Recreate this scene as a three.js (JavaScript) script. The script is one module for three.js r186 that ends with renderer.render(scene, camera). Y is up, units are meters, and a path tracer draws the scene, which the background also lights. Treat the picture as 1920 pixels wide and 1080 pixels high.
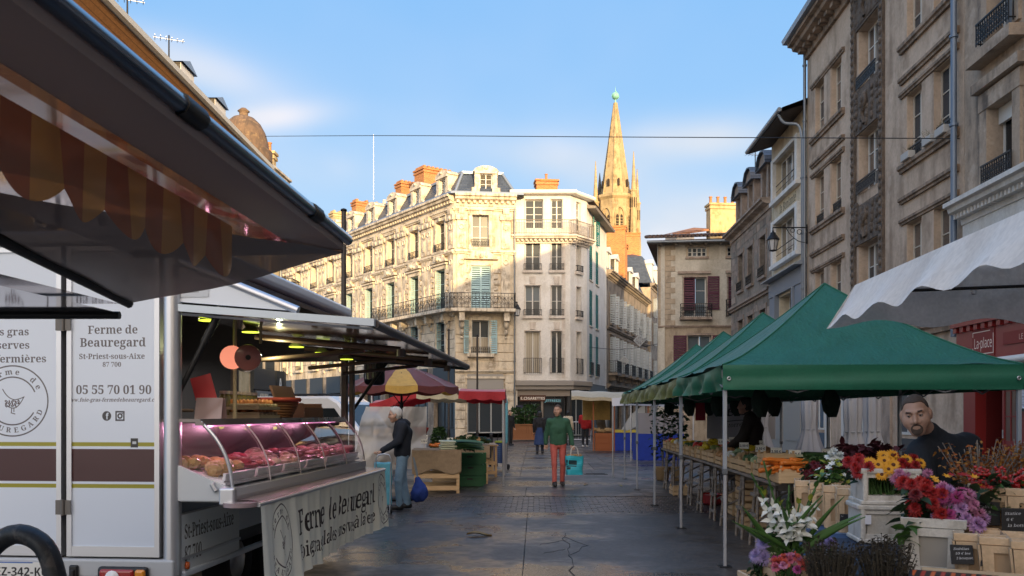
import * as THREE from 'three';
import { RoundedBoxGeometry } from 'three/addons/geometries/RoundedBoxGeometry.js';

// ---------- camera, sky, sun, exposure ----------
const scene = new THREE.Scene();
const EYE = 1.57;
const camera = new THREE.PerspectiveCamera(2 * Math.atan(776 / 1600) * 180 / Math.PI, 1920 / 1552, 0.05, 900);
camera.position.set(0, EYE, 0);
camera.setViewOffset(1920, 1552, 0, 0, 1920, 1080);
camera.focus = 16; camera.userData.fStop = 9;
const renderer = new THREE.WebGLRenderer();
renderer.toneMapping = THREE.LinearToneMapping;
renderer.toneMappingExposure = 3.0;
renderer.shadowMap.enabled = true;

const SUN_AZ = 0.27, SUN_EL = 7.8 * Math.PI / 180;   // behind the camera, a little to the right
const sunDir = new THREE.Vector3(Math.sin(SUN_AZ) * Math.cos(SUN_EL), Math.sin(SUN_EL), Math.cos(SUN_AZ) * Math.cos(SUN_EL));
const sun = new THREE.DirectionalLight(new THREE.Color().setRGB(1, 0.71, 0.36), 2.3);
sun.position.copy(sunDir).multiplyScalar(160); sun.target.position.set(0, 8, -50);
sun.position.add(sun.target.position);
sun.castShadow = true; sun.shadow.mapSize.set(4096, 4096); sun.shadow.radius = 1;
Object.assign(sun.shadow.camera, { left: -80, right: 80, top: 80, bottom: -60, near: 1, far: 400 });
scene.add(sun, sun.target);

// ---------- noise ----------
function RNG(s) { return () => { s = (s + 0x6d2b79f5) | 0; let t = Math.imul(s ^ (s >>> 15), 1 | s); t = (t + Math.imul(t ^ (t >>> 7), 61 | t)) ^ t; return ((t ^ (t >>> 14)) >>> 0) / 4294967296; }; }
const R = RNG(7), rr = (a, b) => a + (b - a) * R(), pick = (a) => a[Math.floor(R() * a.length)];
const h2 = (x, y, s) => { let n = Math.imul(x, 374761393) + Math.imul(y, 668265263) + Math.imul(s, 974634777); n = Math.imul(n ^ (n >>> 13), 1274126177); return ((n ^ (n >>> 16)) >>> 0) / 4294967296; };
const sm = (t) => t * t * (3 - 2 * t), mix = (a, b, t) => a + (b - a) * t, cl = (x, a = 0, b = 1) => Math.min(b, Math.max(a, x));
const step = (a, b, x) => sm(cl((x - a) / (b - a)));
function vn(x, y, p, s) { // periodic value noise
  const xi = Math.floor(x), yi = Math.floor(y), u = sm(x - xi), v = sm(y - yi), w = (k) => ((k % p) + p) % p;
  return mix(mix(h2(w(xi), w(yi), s), h2(w(xi + 1), w(yi), s), u), mix(h2(w(xi), w(yi + 1), s), h2(w(xi + 1), w(yi + 1), s), u), v);
}
function fbm(u, v, f, o, s) { let a = .5, t = 0, n = 0; for (let i = 0; i < o; i++) { t += a * vn(u * f, v * f, f, s + i); n += a; a *= .55; f *= 2; } return t / n; }
function n3(x, y, z) { // smooth 3d noise, -1..1
  const xi = Math.floor(x), yi = Math.floor(y), zi = Math.floor(z), u = sm(x - xi), v = sm(y - yi), w = sm(z - zi);
  const h = (a, b, c) => h2(xi + a, yi + b, zi + c);
  return 2 * mix(mix(mix(h(0, 0, 0), h(1, 0, 0), u), mix(h(0, 1, 0), h(1, 1, 0), u), v), mix(mix(h(0, 0, 1), h(1, 0, 1), u), mix(h(0, 1, 1), h(1, 1, 1), u), v), w) - 1;
}

// ---------- the sky: air, a few wisps of cloud, a glow round the low sun broadened to lift the shade ----------
{
  const W = 2048, H = 1024, d = new Float32Array(W * H * 4);
  const cz = [0.064, 0.148, 0.32], cm = [0.082, 0.18, 0.32], ch = [0.19, 0.27, 0.345];
  const WISPS = [[340, 120, 190, 48, .35, .75], [470, 225, 130, 26, -.1, .8], [1330, 262, 150, 42, -.05, .95], [1060, 305, 140, 46, .2, .6], [1300, 410, 190, 80, 0, .75], [560, 330, 200, 50, 0, .3]];
  for (let j = 0; j < H; j++) {
    const el = ((j + .5) / H - .5) * Math.PI, y = Math.sin(el), ce = Math.cos(el), e = cl(el / (Math.PI / 2));
    for (let i = 0; i < W; i++) {
      const az = ((i + .5) / W - .5) * 2 * Math.PI, x = Math.cos(az) * ce, z = Math.sin(az) * ce, o = (j * W + i) * 4;
      const t1 = Math.pow(1 - step(0, .34, e), 1.1), t2 = step(.25, 1, e);
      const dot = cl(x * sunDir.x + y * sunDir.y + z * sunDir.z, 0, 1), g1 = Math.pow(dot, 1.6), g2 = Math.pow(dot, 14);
      let c = [0, 1, 2].map((k) => mix(mix(cm[k], ch[k], t1), cz[k], t2));
      if (y > 0) { // thin cloud on a high plane
        const k = 1 / (y + .16), px = x * k * .9 + 40, pz = z * k * .55 + 40;
        const n = fbm(px / 16, pz / 16, 16, 6, 11) * .62 + fbm(px / 16, pz / 16, 40, 4, 31) * .38;
        const big = fbm(px / 16, pz / 16, 10, 3, 57);
        let a = .5 * step(.49, .68, n * .72 + big * .42 - .03) * step(.03, .16, y) * (1 - .8 * step(.19, .36, y)) * .85;
        if (z < -.3) for (const [bx, by, sx, sy, t, k] of WISPS) { const qx = -x / z * 1600 + 960 - bx, qy = 776 + y / z * 1600 - by, ex = (qx + qy * t) / sx, ey = (qy - qx * t) / sy; a += k * Math.exp(-ex * ex - ey * ey) * step(.12, .6, n); }
        a = Math.min(a, .9);
        const shade = step(.5, .75, n), cc = [mix(.25, .34, shade), mix(.27, .32, shade), mix(.30, .33, shade)];
        c = c.map((v, q) => mix(v, cc[q], a));
      }
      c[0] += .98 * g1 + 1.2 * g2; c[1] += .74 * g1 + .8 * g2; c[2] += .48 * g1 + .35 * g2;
      if (y < 0) c = [.10, .10, .11];
      d[o] = c[0]; d[o + 1] = c[1]; d[o + 2] = c[2]; d[o + 3] = 1;
    }
  }
  const t = new THREE.DataTexture(d, W, H, THREE.RGBAFormat, THREE.FloatType);
  t.mapping = THREE.EquirectangularReflectionMapping; t.magFilter = t.minFilter = THREE.LinearFilter; t.wrapS = THREE.RepeatWrapping; t.needsUpdate = true;
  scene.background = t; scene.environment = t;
}

// ---------- textures ----------
const enc = (x) => Math.round(255 * (x <= .0031308 ? 12.92 * cl(x) : 1.055 * Math.pow(cl(x), 1 / 2.4) - .055));
function tex(n, fn, srgb = true, rep = 1) { // n x n tile, fn(u, v) -> linear colour or one value; rep: metres per tile
  const d = new Uint8Array(n * n * 4);
  for (let j = 0; j < n; j++) for (let i = 0; i < n; i++) {
    let c = fn((i + .5) / n, (j + .5) / n), o = (j * n + i) * 4; if (!c.length) c = [c, c, c];
    for (let k = 0; k < 3; k++) d[o + k] = srgb ? enc(c[k]) : Math.round(cl(c[k]) * 255);
    d[o + 3] = 255;
  }
  const t = new THREE.DataTexture(d, n, n); t.wrapS = t.wrapT = THREE.RepeatWrapping; t.magFilter = t.minFilter = THREE.LinearFilter;
  if (srgb) t.colorSpace = THREE.SRGBColorSpace;
  t.repeat.set(1 / rep, 1 / rep); t.needsUpdate = true; return t;
}
const again = (t, rep) => { const c = t.clone(); c.repeat.set(1 / rep, 1 / rep); c.needsUpdate = true; return c; };
function canvasTex(w, h, draw) { const c = document.createElement('canvas'); c.width = w; c.height = h; draw(c.getContext('2d'), w, h); const t = new THREE.CanvasTexture(c); t.colorSpace = THREE.SRGBColorSpace; return t; }
const lerp3 = (a, b, t) => [mix(a[0], b[0], t), mix(a[1], b[1], t), mix(a[2], b[2], t)];
const NOISE = tex(512, (u, v) => fbm(u, v, 8, 6, 3) * .75 + fbm(u, v, 64, 3, 9) * .25, false, 3);
const FINE = tex(256, (u, v) => fbm(u, v, 32, 4, 5), false, .5);
const stain = (a, b, c, rep, s) => tex(512, (u, v) => { // wall colour a, run-down dirt b, pale wear c
  const n = fbm(u, v, 5, 6, s), m = fbm(u, v * .25 + .1, 16, 4, s + 20), f = fbm(u, v, 90, 2, s + 40);
  let k = lerp3(a, b, cl(step(.42, .78, n * .55 + m * .5) * .9)); k = lerp3(k, c, step(.58, .75, fbm(u, v, 12, 4, s + 70)) * .45);
  return k.map((x) => x * (.88 + .24 * f));
}, true, rep);

// ---------- materials ----------
const lin = (r, g, b) => new THREE.Color().setRGB(r, g, b);
function M(c, rough = .8, o = {}) { const m = new THREE.MeshPhysicalMaterial({ color: Array.isArray(c) ? lin(...c) : new THREE.Color(c), roughness: rough, ...o }); m.name = o.name || ''; return m; }
const W1 = [1, 1, 1];
const bump = (s, rep = 1.2) => ({ bumpMap: again(NOISE, rep), bumpScale: s });
const MT = {
  taupe: M(W1, .92, { map: stain([.56, .425, .315], [.27, .19, .13], [.62, .49, .38], 5.5, 100), ...bump(.012) }),
  taupeTrim: M(W1, .9, { map: stain([.33, .235, .165], [.10, .075, .055], [.45, .36, .28], 2.3, 130), ...bump(.012, .6) }),
  darkCarve: M(W1, .85, { map: stain([.16, .12, .09], [.05, .04, .035], [.25, .2, .16], 1.6, 150), ...bump(.05, .45) }),
  weather: M(W1, .92, { map: stain([.42, .32, .235], [.10, .08, .065], [.55, .45, .36], 3.6, 170), ...bump(.014) }),
  limestone: M(W1, .88, { map: stain([.68, .575, .43], [.30, .235, .165], [.77, .69, .56], 4, 190), ...bump(.012, .9) }),
  limeTrim: M(W1, .85, { map: stain([.69, .60, .47], [.26, .21, .155], [.76, .70, .6], 1.9, 210), ...bump(.01, .5) }),
  white: M(W1, .8, { map: stain([.72, .69, .65], [.6, .56, .50], [.78, .76, .73], 5, 230), ...bump(.006) }),
  whiteTrim: M(W1, .7, { map: stain([.62, .55, .48], [.42, .36, .3], [.7, .64, .57], 2, 240) }),
  beige: M(W1, .9, { map: stain([.57, .52, .43], [.40, .355, .28], [.64, .59, .5], 5, 250), ...bump(.008) }),
  beigeStone: M(W1, .9, { map: stain([.45, .36, .26], [.27, .21, .15], [.55, .46, .35], 2.4, 260), ...bump(.015, .5) }),
  greyStone: M(W1, .9, { map: stain([.40, .31, .245], [.22, .17, .135], [.50, .41, .34], 2.1, 270), ...bump(.015, .5) }),
  greyStone2: M(W1, .9, { map: stain([.32, .245, .195], [.20, .155, .12], [.42, .34, .28], 1.7, 275), ...bump(.015, .5) }),
  darkStone: M(W1, .9, { map: stain([.27, .225, .18], [.13, .105, .085], [.36, .31, .26], 3.1, 280), ...bump(.015, .6) }),
  yellowWall: M(W1, .9, { map: stain([.62, .50, .30], [.45, .35, .2], [.68, .58, .4], 4, 290), ...bump(.008) }),
  churchStone: M(W1, .9, { map: stain([.43, .32, .17], [.22, .155, .075], [.52, .41, .25], 5, 300), ...bump(.05, 1.1) }),
  copper: M([.22, .50, .40], .6),
  pipe: M([.20, .215, .235], .45, { metalness: .6 }),
  iron: M([.018, .018, .02], .5, { metalness: .4 }),
  steel: M([.55, .56, .58], .32, { metalness: .85 }),
  alu: M([.62, .63, .66], .35, { metalness: .8 }),
  zinc: M([.27, .31, .36], .45, { metalness: .5 }),
  frameW: M([.66, .64, .60], .5), frameC: M([.60, .52, .42], .55), frameG: M([.35, .37, .38], .5),
  shutBlue: M([.36, .52, .55], .6), shutTeal: M([.012, .165, .155], .55), shutPlum: M([.085, .016, .035], .6), shutPale: M([.48, .53, .56], .6),
  greyBlue: M([.20, .225, .265], .6, bump(.004)), wood: null, red: M([.23, .018, .016], .42), black: M([.012, .012, .013], .5),
};
MT.wood = M(W1, .75, { map: tex(256, (u, v) => { const g = fbm(u * 1, v, 3, 2, 8) * .6 + vn(u * 4 + fbm(u, v, 4, 2, 2) * 2, v * 64, 64, 4) * .4; return lerp3([.66, .47, .27], [.42, .26, .12], g); }, true, .6), bumpMap: FINE, bumpScale: .001 });
MT.woodGrey = M(W1, .8, { map: tex(256, (u, v) => { const g = vn(u * 4 + fbm(u, v, 4, 2, 2) * 2, v * 48, 48, 14); return lerp3([.30, .26, .22], [.16, .135, .115], g); }, true, .6) });
// slates: courses with a shadow line, each slate its own tone
const slateTex = (a, b, s) => tex(512, (u, v) => {
  const r = Math.floor(v * 24), k = u * 16 + (r % 2) * .5, c = Math.floor(k) % 16, f = v * 24 - r, g = k - Math.floor(k);
  const t = h2(c, r, s) * .7 + fbm(u, v, 20, 3, s) * .5, edge = (f < .1 ? .45 : 1) * (g < .06 ? .6 : 1);
  return lerp3(a, b, cl(t)).map((x) => x * edge);
}, true, 4);
const slateB = tex(256, (u, v) => { const r = Math.floor(v * 24), f = v * 24 - r, k = u * 16 + (r % 2) * .5, g = k - Math.floor(k); return (1 - f) * .7 + (g < .06 ? 0 : .2); }, false, 4);
MT.slate = M(W1, .5, { map: slateTex([.03, .042, .066], [.065, .083, .115], 4), bumpMap: slateB, bumpScale: .02 });
MT.slateOld = M(W1, .75, { map: slateTex([.05, .045, .038], [.12, .105, .085], 9), bumpMap: slateB, bumpScale: .02 });
MT.tileRoof = M(W1, .8, { map: slateTex([.24, .10, .055], [.38, .19, .10], 14), bumpMap: slateB, bumpScale: .04 });
MT.tileDark = M(W1, .8, { map: slateTex([.085, .055, .045], [.16, .10, .08], 15), bumpMap: slateB, bumpScale: .04 });
const brickTex = (a, b, m, s) => tex(512, (u, v) => {
  const r = Math.floor(v * 20), k = u * 7 + (r % 2) * .5, c = ((Math.floor(k) % 7) + 7) % 7, f = v * 20 - r, g = k - Math.floor(k);
  return (f < .14 || g < .05) ? m : lerp3(a, b, cl(h2(c, r, s) * .8 + fbm(u, v, 10, 4, s) * .5 - .1));
}, true, 1.6);
MT.brick = M(W1, .9, { map: brickTex([.58, .235, .065], [.38, .13, .04], [.48, .33, .2], 3), ...bump(.01, .4) });
MT.brickPale = M(W1, .9, { map: stain([.56, .42, .22], [.33, .21, .09], [.62, .5, .3], 2.2, 330), ...bump(.015, .5) });
// glass of windows seen from the street: dark rooms, blinds and curtains behind a pane that mirrors the sky
const curtain = (a, b, s) => tex(128, (u, v) => { const f = vn(u * 24, 1, 24, s) * .8 + vn(u * 6, v * 2, 6, s + 3) * .2; return lerp3(a, b, f); }, true, 1.3);
const GL = { clearcoat: .14, specularIntensity: .5, clearcoatRoughness: .02, ior: 1.45 };
MT.g1 = M([.012, .016, .02], .25, GL); MT.g2 = M([.035, .045, .055], .25, GL); MT.g3 = M(W1, .8, { map: curtain([.26, .27, .28], [.08, .085, .09], 3), ...GL });
MT.g4 = M(W1, .8, { map: curtain([.52, .47, .38], [.22, .18, .13], 8), ...GL }); MT.g5 = M([.10, .13, .155], .3, GL);
MT.g6 = M([.03, .036, .046], .1, { clearcoat: 1, clearcoatRoughness: .01, ior: 1.9 });
const GLASS = [MT.g1, MT.g1, MT.g2, MT.g2, MT.g2, MT.g5, MT.g3];

// ---------- geometry helpers: merge() joins pieces and gives them uv in metres ----------
const V = (x, y, z) => new THREE.Vector3(x, y, z);
const _m = new THREE.Matrix4(), _e = new THREE.Euler(), _q = new THREE.Quaternion();
function T(g, x = 0, y = 0, z = 0, rx = 0, ry = 0, rz = 0, sx = 1, sy = sx, sz = sx) { _q.setFromEuler(_e.set(rx, ry, rz)); g.applyMatrix4(_m.compose(V(x, y, z), _q, V(sx, sy, sz))); return g; }
const own = (g) => { g.userData.uv = true; return g; };           // keeps its own uv
const box = (w, h, d, x = 0, y = 0, z = 0, rx = 0, ry = 0, rz = 0) => T(new THREE.BoxGeometry(w, h, d), x, y, z, rx, ry, rz);
const bar = (x0, x1, y0, y1, z0, z1) => box(x1 - x0, y1 - y0, z1 - z0, (x0 + x1) / 2, (y0 + y1) / 2, (z0 + z1) / 2);
const rbx = (w, h, d, x = 0, y = 0, z = 0, r = .01, s = 1, rx = 0, ry = 0, rz = 0) => T(new RoundedBoxGeometry(w, h, d, s, Math.min(r, w / 2.01, h / 2.01, d / 2.01)), x, y, z, rx, ry, rz);
const sph = (r, x = 0, y = 0, z = 0, a = 10, b = 8, sx = 1, sy = sx, sz = sx) => T(new THREE.SphereGeometry(r, a, b), x, y, z, 0, 0, 0, sx, sy, sz);
function rod(a, b, r, r2 = r, seg = 8) { const A = V(...a), B = V(...b), d = B.clone().sub(A), g = new THREE.CylinderGeometry(r2, r, d.length(), seg); _q.setFromUnitVectors(V(0, 1, 0), d.normalize()); g.applyMatrix4(_m.compose(A.add(B).multiplyScalar(.5), _q, V(1, 1, 1))); return g; }
const tube = (pts, r, seg = 8, n = pts.length * 4, closed = false) => new THREE.TubeGeometry(new THREE.CatmullRomCurve3(pts.map((p) => V(...p)), closed), n, r, seg, closed);
const lathe = (pts, seg = 16) => new THREE.LatheGeometry(pts.map((p) => new THREE.Vector2(p[0], p[1])), seg);
const ring = (R0, r, x, y, z, rx = 0, ry = 0, a = 6, b = 16, arc = Math.PI * 2) => T(new THREE.TorusGeometry(R0, r, a, b, arc), x, y, z, rx, ry);
function shape(pts, holes = []) { const s = new THREE.Shape(pts.map((p) => new THREE.Vector2(p[0], p[1]))); for (const h of holes) s.holes.push(new THREE.Path(h.map((p) => new THREE.Vector2(p[0], p[1])))); return s; }
const rect = (x0, x1, y0, y1) => [[x0, y0], [x1, y0], [x1, y1], [x0, y1]];
const ext = (pts, depth, holes = [], bevel = 0) => new THREE.ExtrudeGeometry(shape(pts, holes), { depth, bevelEnabled: bevel > 0, bevelSize: bevel, bevelThickness: bevel, bevelSegments: 1, curveSegments: 8 });
const moulding = (L, pts) => T(ext(pts.map(([o, y]) => [-o, y]), L), 0, 0, 0, 0, Math.PI / 2, 0);   // profile [out, y] swept along x from 0 to L
function tri(verts, faces) { const g = new THREE.BufferGeometry(), p = []; for (const f of faces) for (let i = 1; i < f.length - 1; i++) for (const k of [f[0], f[i], f[i + 1]]) p.push(...verts[k]); g.setAttribute('position', new THREE.BufferAttribute(new Float32Array(p), 3)); g.computeVertexNormals(); return g; }
function grid(nu, nv, fn, closedU = false) { // surface from fn(u, v) -> [x, y, z]
  const p = [], uv = [], ix = []; for (let j = 0; j <= nv; j++) for (let i = 0; i <= nu; i++) { p.push(...fn(i / nu, j / nv)); uv.push(i / nu, j / nv); }
  for (let j = 0; j < nv; j++) for (let i = 0; i < nu; i++) { const a = j * (nu + 1) + i, b = a + 1, c = a + nu + 1, d = c + 1; ix.push(a, b, d, a, d, c); }
  const g = new THREE.BufferGeometry(); g.setAttribute('position', new THREE.BufferAttribute(new Float32Array(p), 3)); g.setAttribute('uv', new THREE.BufferAttribute(new Float32Array(uv), 2)); g.setIndex(ix); g.computeVertexNormals(); return g;
}
function merge(list) {
  list = [].concat(list).flat(3); let n = 0; const gs = list.map((g) => { const h = g.index ? g.toNonIndexed() : g; h.userData.uv = g.userData.uv; if (!h.attributes.normal) h.computeVertexNormals(); n += h.attributes.position.count; return h; });
  const P = new Float32Array(n * 3), N = new Float32Array(n * 3), U = new Float32Array(n * 2); let o = 0;
  const hasC = gs.some((g) => g.attributes.color), C = hasC ? new Float32Array(n * 3).fill(1) : null;
  const a = V(), b = V(), c = V();
  for (const g of gs) {
    const p = g.attributes.position, q = g.attributes.normal, t = g.attributes.uv, k = p.count;
    P.set(p.array.subarray(0, k * 3), o * 3); N.set(q.array.subarray(0, k * 3), o * 3);
    if (hasC && g.attributes.color) C.set(g.attributes.color.array.subarray(0, k * 3), o * 3);
    if (g.userData.uv && t) U.set(t.array.subarray(0, k * 2), o * 2);
    else for (let i = 0; i < k; i += 3) {
      a.fromBufferAttribute(p, i); b.fromBufferAttribute(p, i + 1).sub(a); c.fromBufferAttribute(p, i + 2).sub(a); b.cross(c);
      const X = Math.abs(b.x), Y = Math.abs(b.y), Z = Math.abs(b.z);
      for (let j = 0; j < 3; j++) { const s = (i + j) * 3, x = p.array[s], y = p.array[s + 1], z = p.array[s + 2], w = (o + i + j) * 2; if (X >= Y && X >= Z) { U[w] = z; U[w + 1] = y; } else if (Y >= Z) { U[w] = x; U[w + 1] = z; } else { U[w] = x; U[w + 1] = y; } }
    }
    o += k;
  }
  const G = new THREE.BufferGeometry(); G.setAttribute('position', new THREE.BufferAttribute(P, 3)); G.setAttribute('normal', new THREE.BufferAttribute(N, 3)); G.setAttribute('uv', new THREE.BufferAttribute(U, 2));
  if (hasC) G.setAttribute('color', new THREE.BufferAttribute(C, 3));
  return G;
}
// ---------- things ----------
const used = {};
const numbered = (n) => { const k = used[n] = (used[n] ?? -1) + 1; return k ? n + '_' + String(k).padStart(3, '0') : n; };
function tag(o, label, category, group) { o.userData = { ...o.userData, label, category }; if (group) o.userData.group = group; return o; }
function thing(name, label, category, [x, y, z] = [0, 0, 0], turn = 0, group) { const o = new THREE.Group(); o.name = numbered(name); scene.add(o); o.position.set(x, y, z); o.rotation.y = turn; return tag(o, label, category, group); }
function mesh(name, geo, m, parent, x = 0, y = 0, z = 0, ry = 0) {
  const g = geo.isBufferGeometry && geo.userData.done ? geo : merge(geo); g.userData.done = true;
  const o = new THREE.Mesh(g, m); o.name = parent ? name : numbered(name); o.castShadow = o.receiveShadow = true; o.position.set(x, y, z); o.rotation.y = ry; (parent || scene).add(o); return o;
}
const G = (...l) => { const g = merge(l); g.userData.done = true; return g; };   // a geometry to be shared
function copy(o, label, [x, y, z], turn = o.rotation.y, group) { const c = o.clone(); c.name = numbered(o.name.replace(/_\d{3}$/, '')); scene.add(c); c.position.set(x, y, z); c.rotation.y = turn; c.userData = { ...o.userData }; if (label) c.userData.label = label; if (group) c.userData.group = group; return c; }
const struct = (o) => { o.userData.kind = 'structure'; return o; };
const stuff = (o) => { o.userData.kind = 'stuff'; return o; };

// ================= the ground =================
const wetRough = tex(512, (u, v) => cl(.22 + .38 * step(.3, .7, fbm(u, v, 4, 5, 61) * .75 + fbm(u, v, 40, 3, 65) * .25)), false, 5.5);
const asphaltC = (a, b, s) => tex(512, (u, v) => { const n = fbm(u, v, 6, 5, s), f = fbm(u, v, 120, 2, s + 9); return lerp3(a, b, n).map((x) => x * (.6 + .8 * f)); }, true, 4);
const asphaltB = tex(512, (u, v) => fbm(u, v, 96, 3, 77) * .7 + fbm(u, v, 12, 4, 78) * .3, false, 2);
const wet = (map, o = {}) => M(W1, 1, { map, roughnessMap: wetRough, bumpMap: asphaltB, bumpScale: .0022, ior: 1.5, ...o });
MT.asph = [wet(asphaltC([.056, .049, .045], [.09, .08, .074], 81)), wet(asphaltC([.05, .045, .042], [.08, .072, .068], 84)), wet(asphaltC([.064, .057, .051], [.105, .093, .084], 87))];
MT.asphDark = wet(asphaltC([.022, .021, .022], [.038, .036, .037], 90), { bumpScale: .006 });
MT.sett = wet(asphaltC([.035, .033, .035], [.065, .06, .06], 93));
{
  const g = struct(mesh('ground', [T(new THREE.PlaneGeometry(900, 900), 0, -.035, -200, -Math.PI / 2, 0, 0)], MT.asphDark));
  const pave = struct(new THREE.Group()); pave.name = 'paving'; scene.add(pave); pave.rotation.y = -.028;
  const slab = (x0, x1, d0, d1, m = pick(MT.asph)) => mesh('paving_slab', [bar(x0 + .006, x1 - .006, -.1, 0, -d1 + .006, -d0 - .006)], m, pave, 0, (R() - .5) * .004);
  for (const [a, b] of [[-9.2, -4.6], [-4.6, -.13], [-.13, 4.35], [4.35, 8.6]]) { slab(a, b, -1, 3.2); slab(a, b, 3.2, 8.2 + .01); slab(a, b, 8.21, 13.6); }
  for (const [a, b] of [[-9, -4.6], [-4.6, -.2], [-.2, 2.1], [2.1, 4.4], [4.4, 8.6]]) slab(a, b, 16.3, 18.0);
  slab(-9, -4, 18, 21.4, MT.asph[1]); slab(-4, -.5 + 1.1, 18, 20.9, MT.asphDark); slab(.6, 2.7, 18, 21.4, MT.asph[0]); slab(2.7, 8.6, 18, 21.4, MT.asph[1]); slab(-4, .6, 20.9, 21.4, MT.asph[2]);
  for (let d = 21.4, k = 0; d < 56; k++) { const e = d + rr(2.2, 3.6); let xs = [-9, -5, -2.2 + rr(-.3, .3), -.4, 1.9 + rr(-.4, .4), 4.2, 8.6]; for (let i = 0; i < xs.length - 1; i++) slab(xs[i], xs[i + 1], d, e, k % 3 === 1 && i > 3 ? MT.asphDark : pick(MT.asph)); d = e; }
  // the band of setts across the street
  const n = 21, m = 96, sg = G(rbx(.185, .1, .116, 0, 0, 0, .012)), inst = new THREE.InstancedMesh(sg, MT.sett, n * m), mm = new THREE.Matrix4(), c = new THREE.Color();
  for (let i = 0; i < n; i++) for (let j = 0; j < m; j++) {
    inst.setMatrixAt(i * m + j, mm.makeRotationY(rr(-.03, .03)).setPosition(-9.4 + (j + (i % 2) * .5) * .193 + rr(-.004, .004), -.052 + rr(-.005, .004), -13.68 - i * .1245 + rr(-.003, .003)));
    const t = rr(.65, 1.35); inst.setColorAt(i * m + j, c.setRGB(t, t * .98, t));
  }
  inst.name = 'setts'; stuff(inst); inst.receiveShadow = true; pave.add(inst);
  // a branching crack and a patch in the near slab
  const cr = [], line = (p, w) => { for (let i = 0; i < p.length - 1; i++) { const [x, z] = p[i], [X, Z] = p[i + 1]; cr.push(box(Math.hypot(X - x, Z - z) + .01, .003, w * rr(.2, .5), (x + X) / 2, 0, (z + Z) / 2, 0, -Math.atan2(Z - z, X - x), 0)); } };
  const wob = (x0, z0, x1, z1, k, a) => Array.from({ length: k + 1 }, (_, i) => [mix(x0, x1, i / k) + rr(-a, a), mix(z0, z1, i / k) + rr(-a, a)]);
  line(wob(.36, -11.2, .38, -8.1, 14, .05), .022); line(wob(.36, -10.6, .02, -10.2, 6, .03), .012); line(wob(.37, -9.9, .08, -9.6, 6, .03), .012); line(wob(.36, -10.9, .6, -10.2, 5, .03), .012); line(wob(.6, -10.2, .4, -9.5, 5, .03), .01);
  mesh('crack', cr, M([.03, .029, .029], .9), pave, 0, .003);
  mesh('drain_cover', [rbx(.62, .02, .42, 1.55, 0, -22.3, .004), ...[0, 1, 2, 3, 4].map((i) => bar(1.3, 1.8, .01, .014, -22.45 + i * .07, -22.42 + i * .07))], MT.iron, pave);
  const leafM = [M([.22, .15, .05], .6), M([.28, .24, .08], .6), M([.16, .07, .03], .6)];
  const leaf = G(grid(6, 4, (u, v) => { const w = .045 * Math.sin(Math.PI * Math.pow(u, .8)) * (1 + .25 * Math.sin(u * 22)), y = (v - .5) * 2; return [(u - .5) * .17, .006 + .012 * y * y + .01 * Math.sin(u * 5), y * w]; }));
  const lp = [[-.42, 10.95, 1.9, 'broad curled leaf lying alone on the wet slab left of the seam'], [-2.55, 11.1, 1, 'small brown leaf lying far left on the wet slab, the left one of two'], [-2.32, 10.85, 1, 'small brown leaf lying far left on the wet slab, the right one of two'], [1.62, 18.7, .9, 'dry leaf on the paving before the man with the turquoise bag, nearer his bag'], [2.35, 18.5, .9, 'dry leaf on the paving closest to the tent legs']];
  lp.forEach(([x, d, s, l], i) => { const o = mesh('fallen_leaf', leaf, leafM[i % 3], null, x, .006, -d, i * 1.3); o.scale.setScalar(s); tag(o, l, 'leaf', 'leaves fallen on the paving'); });
}

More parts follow.
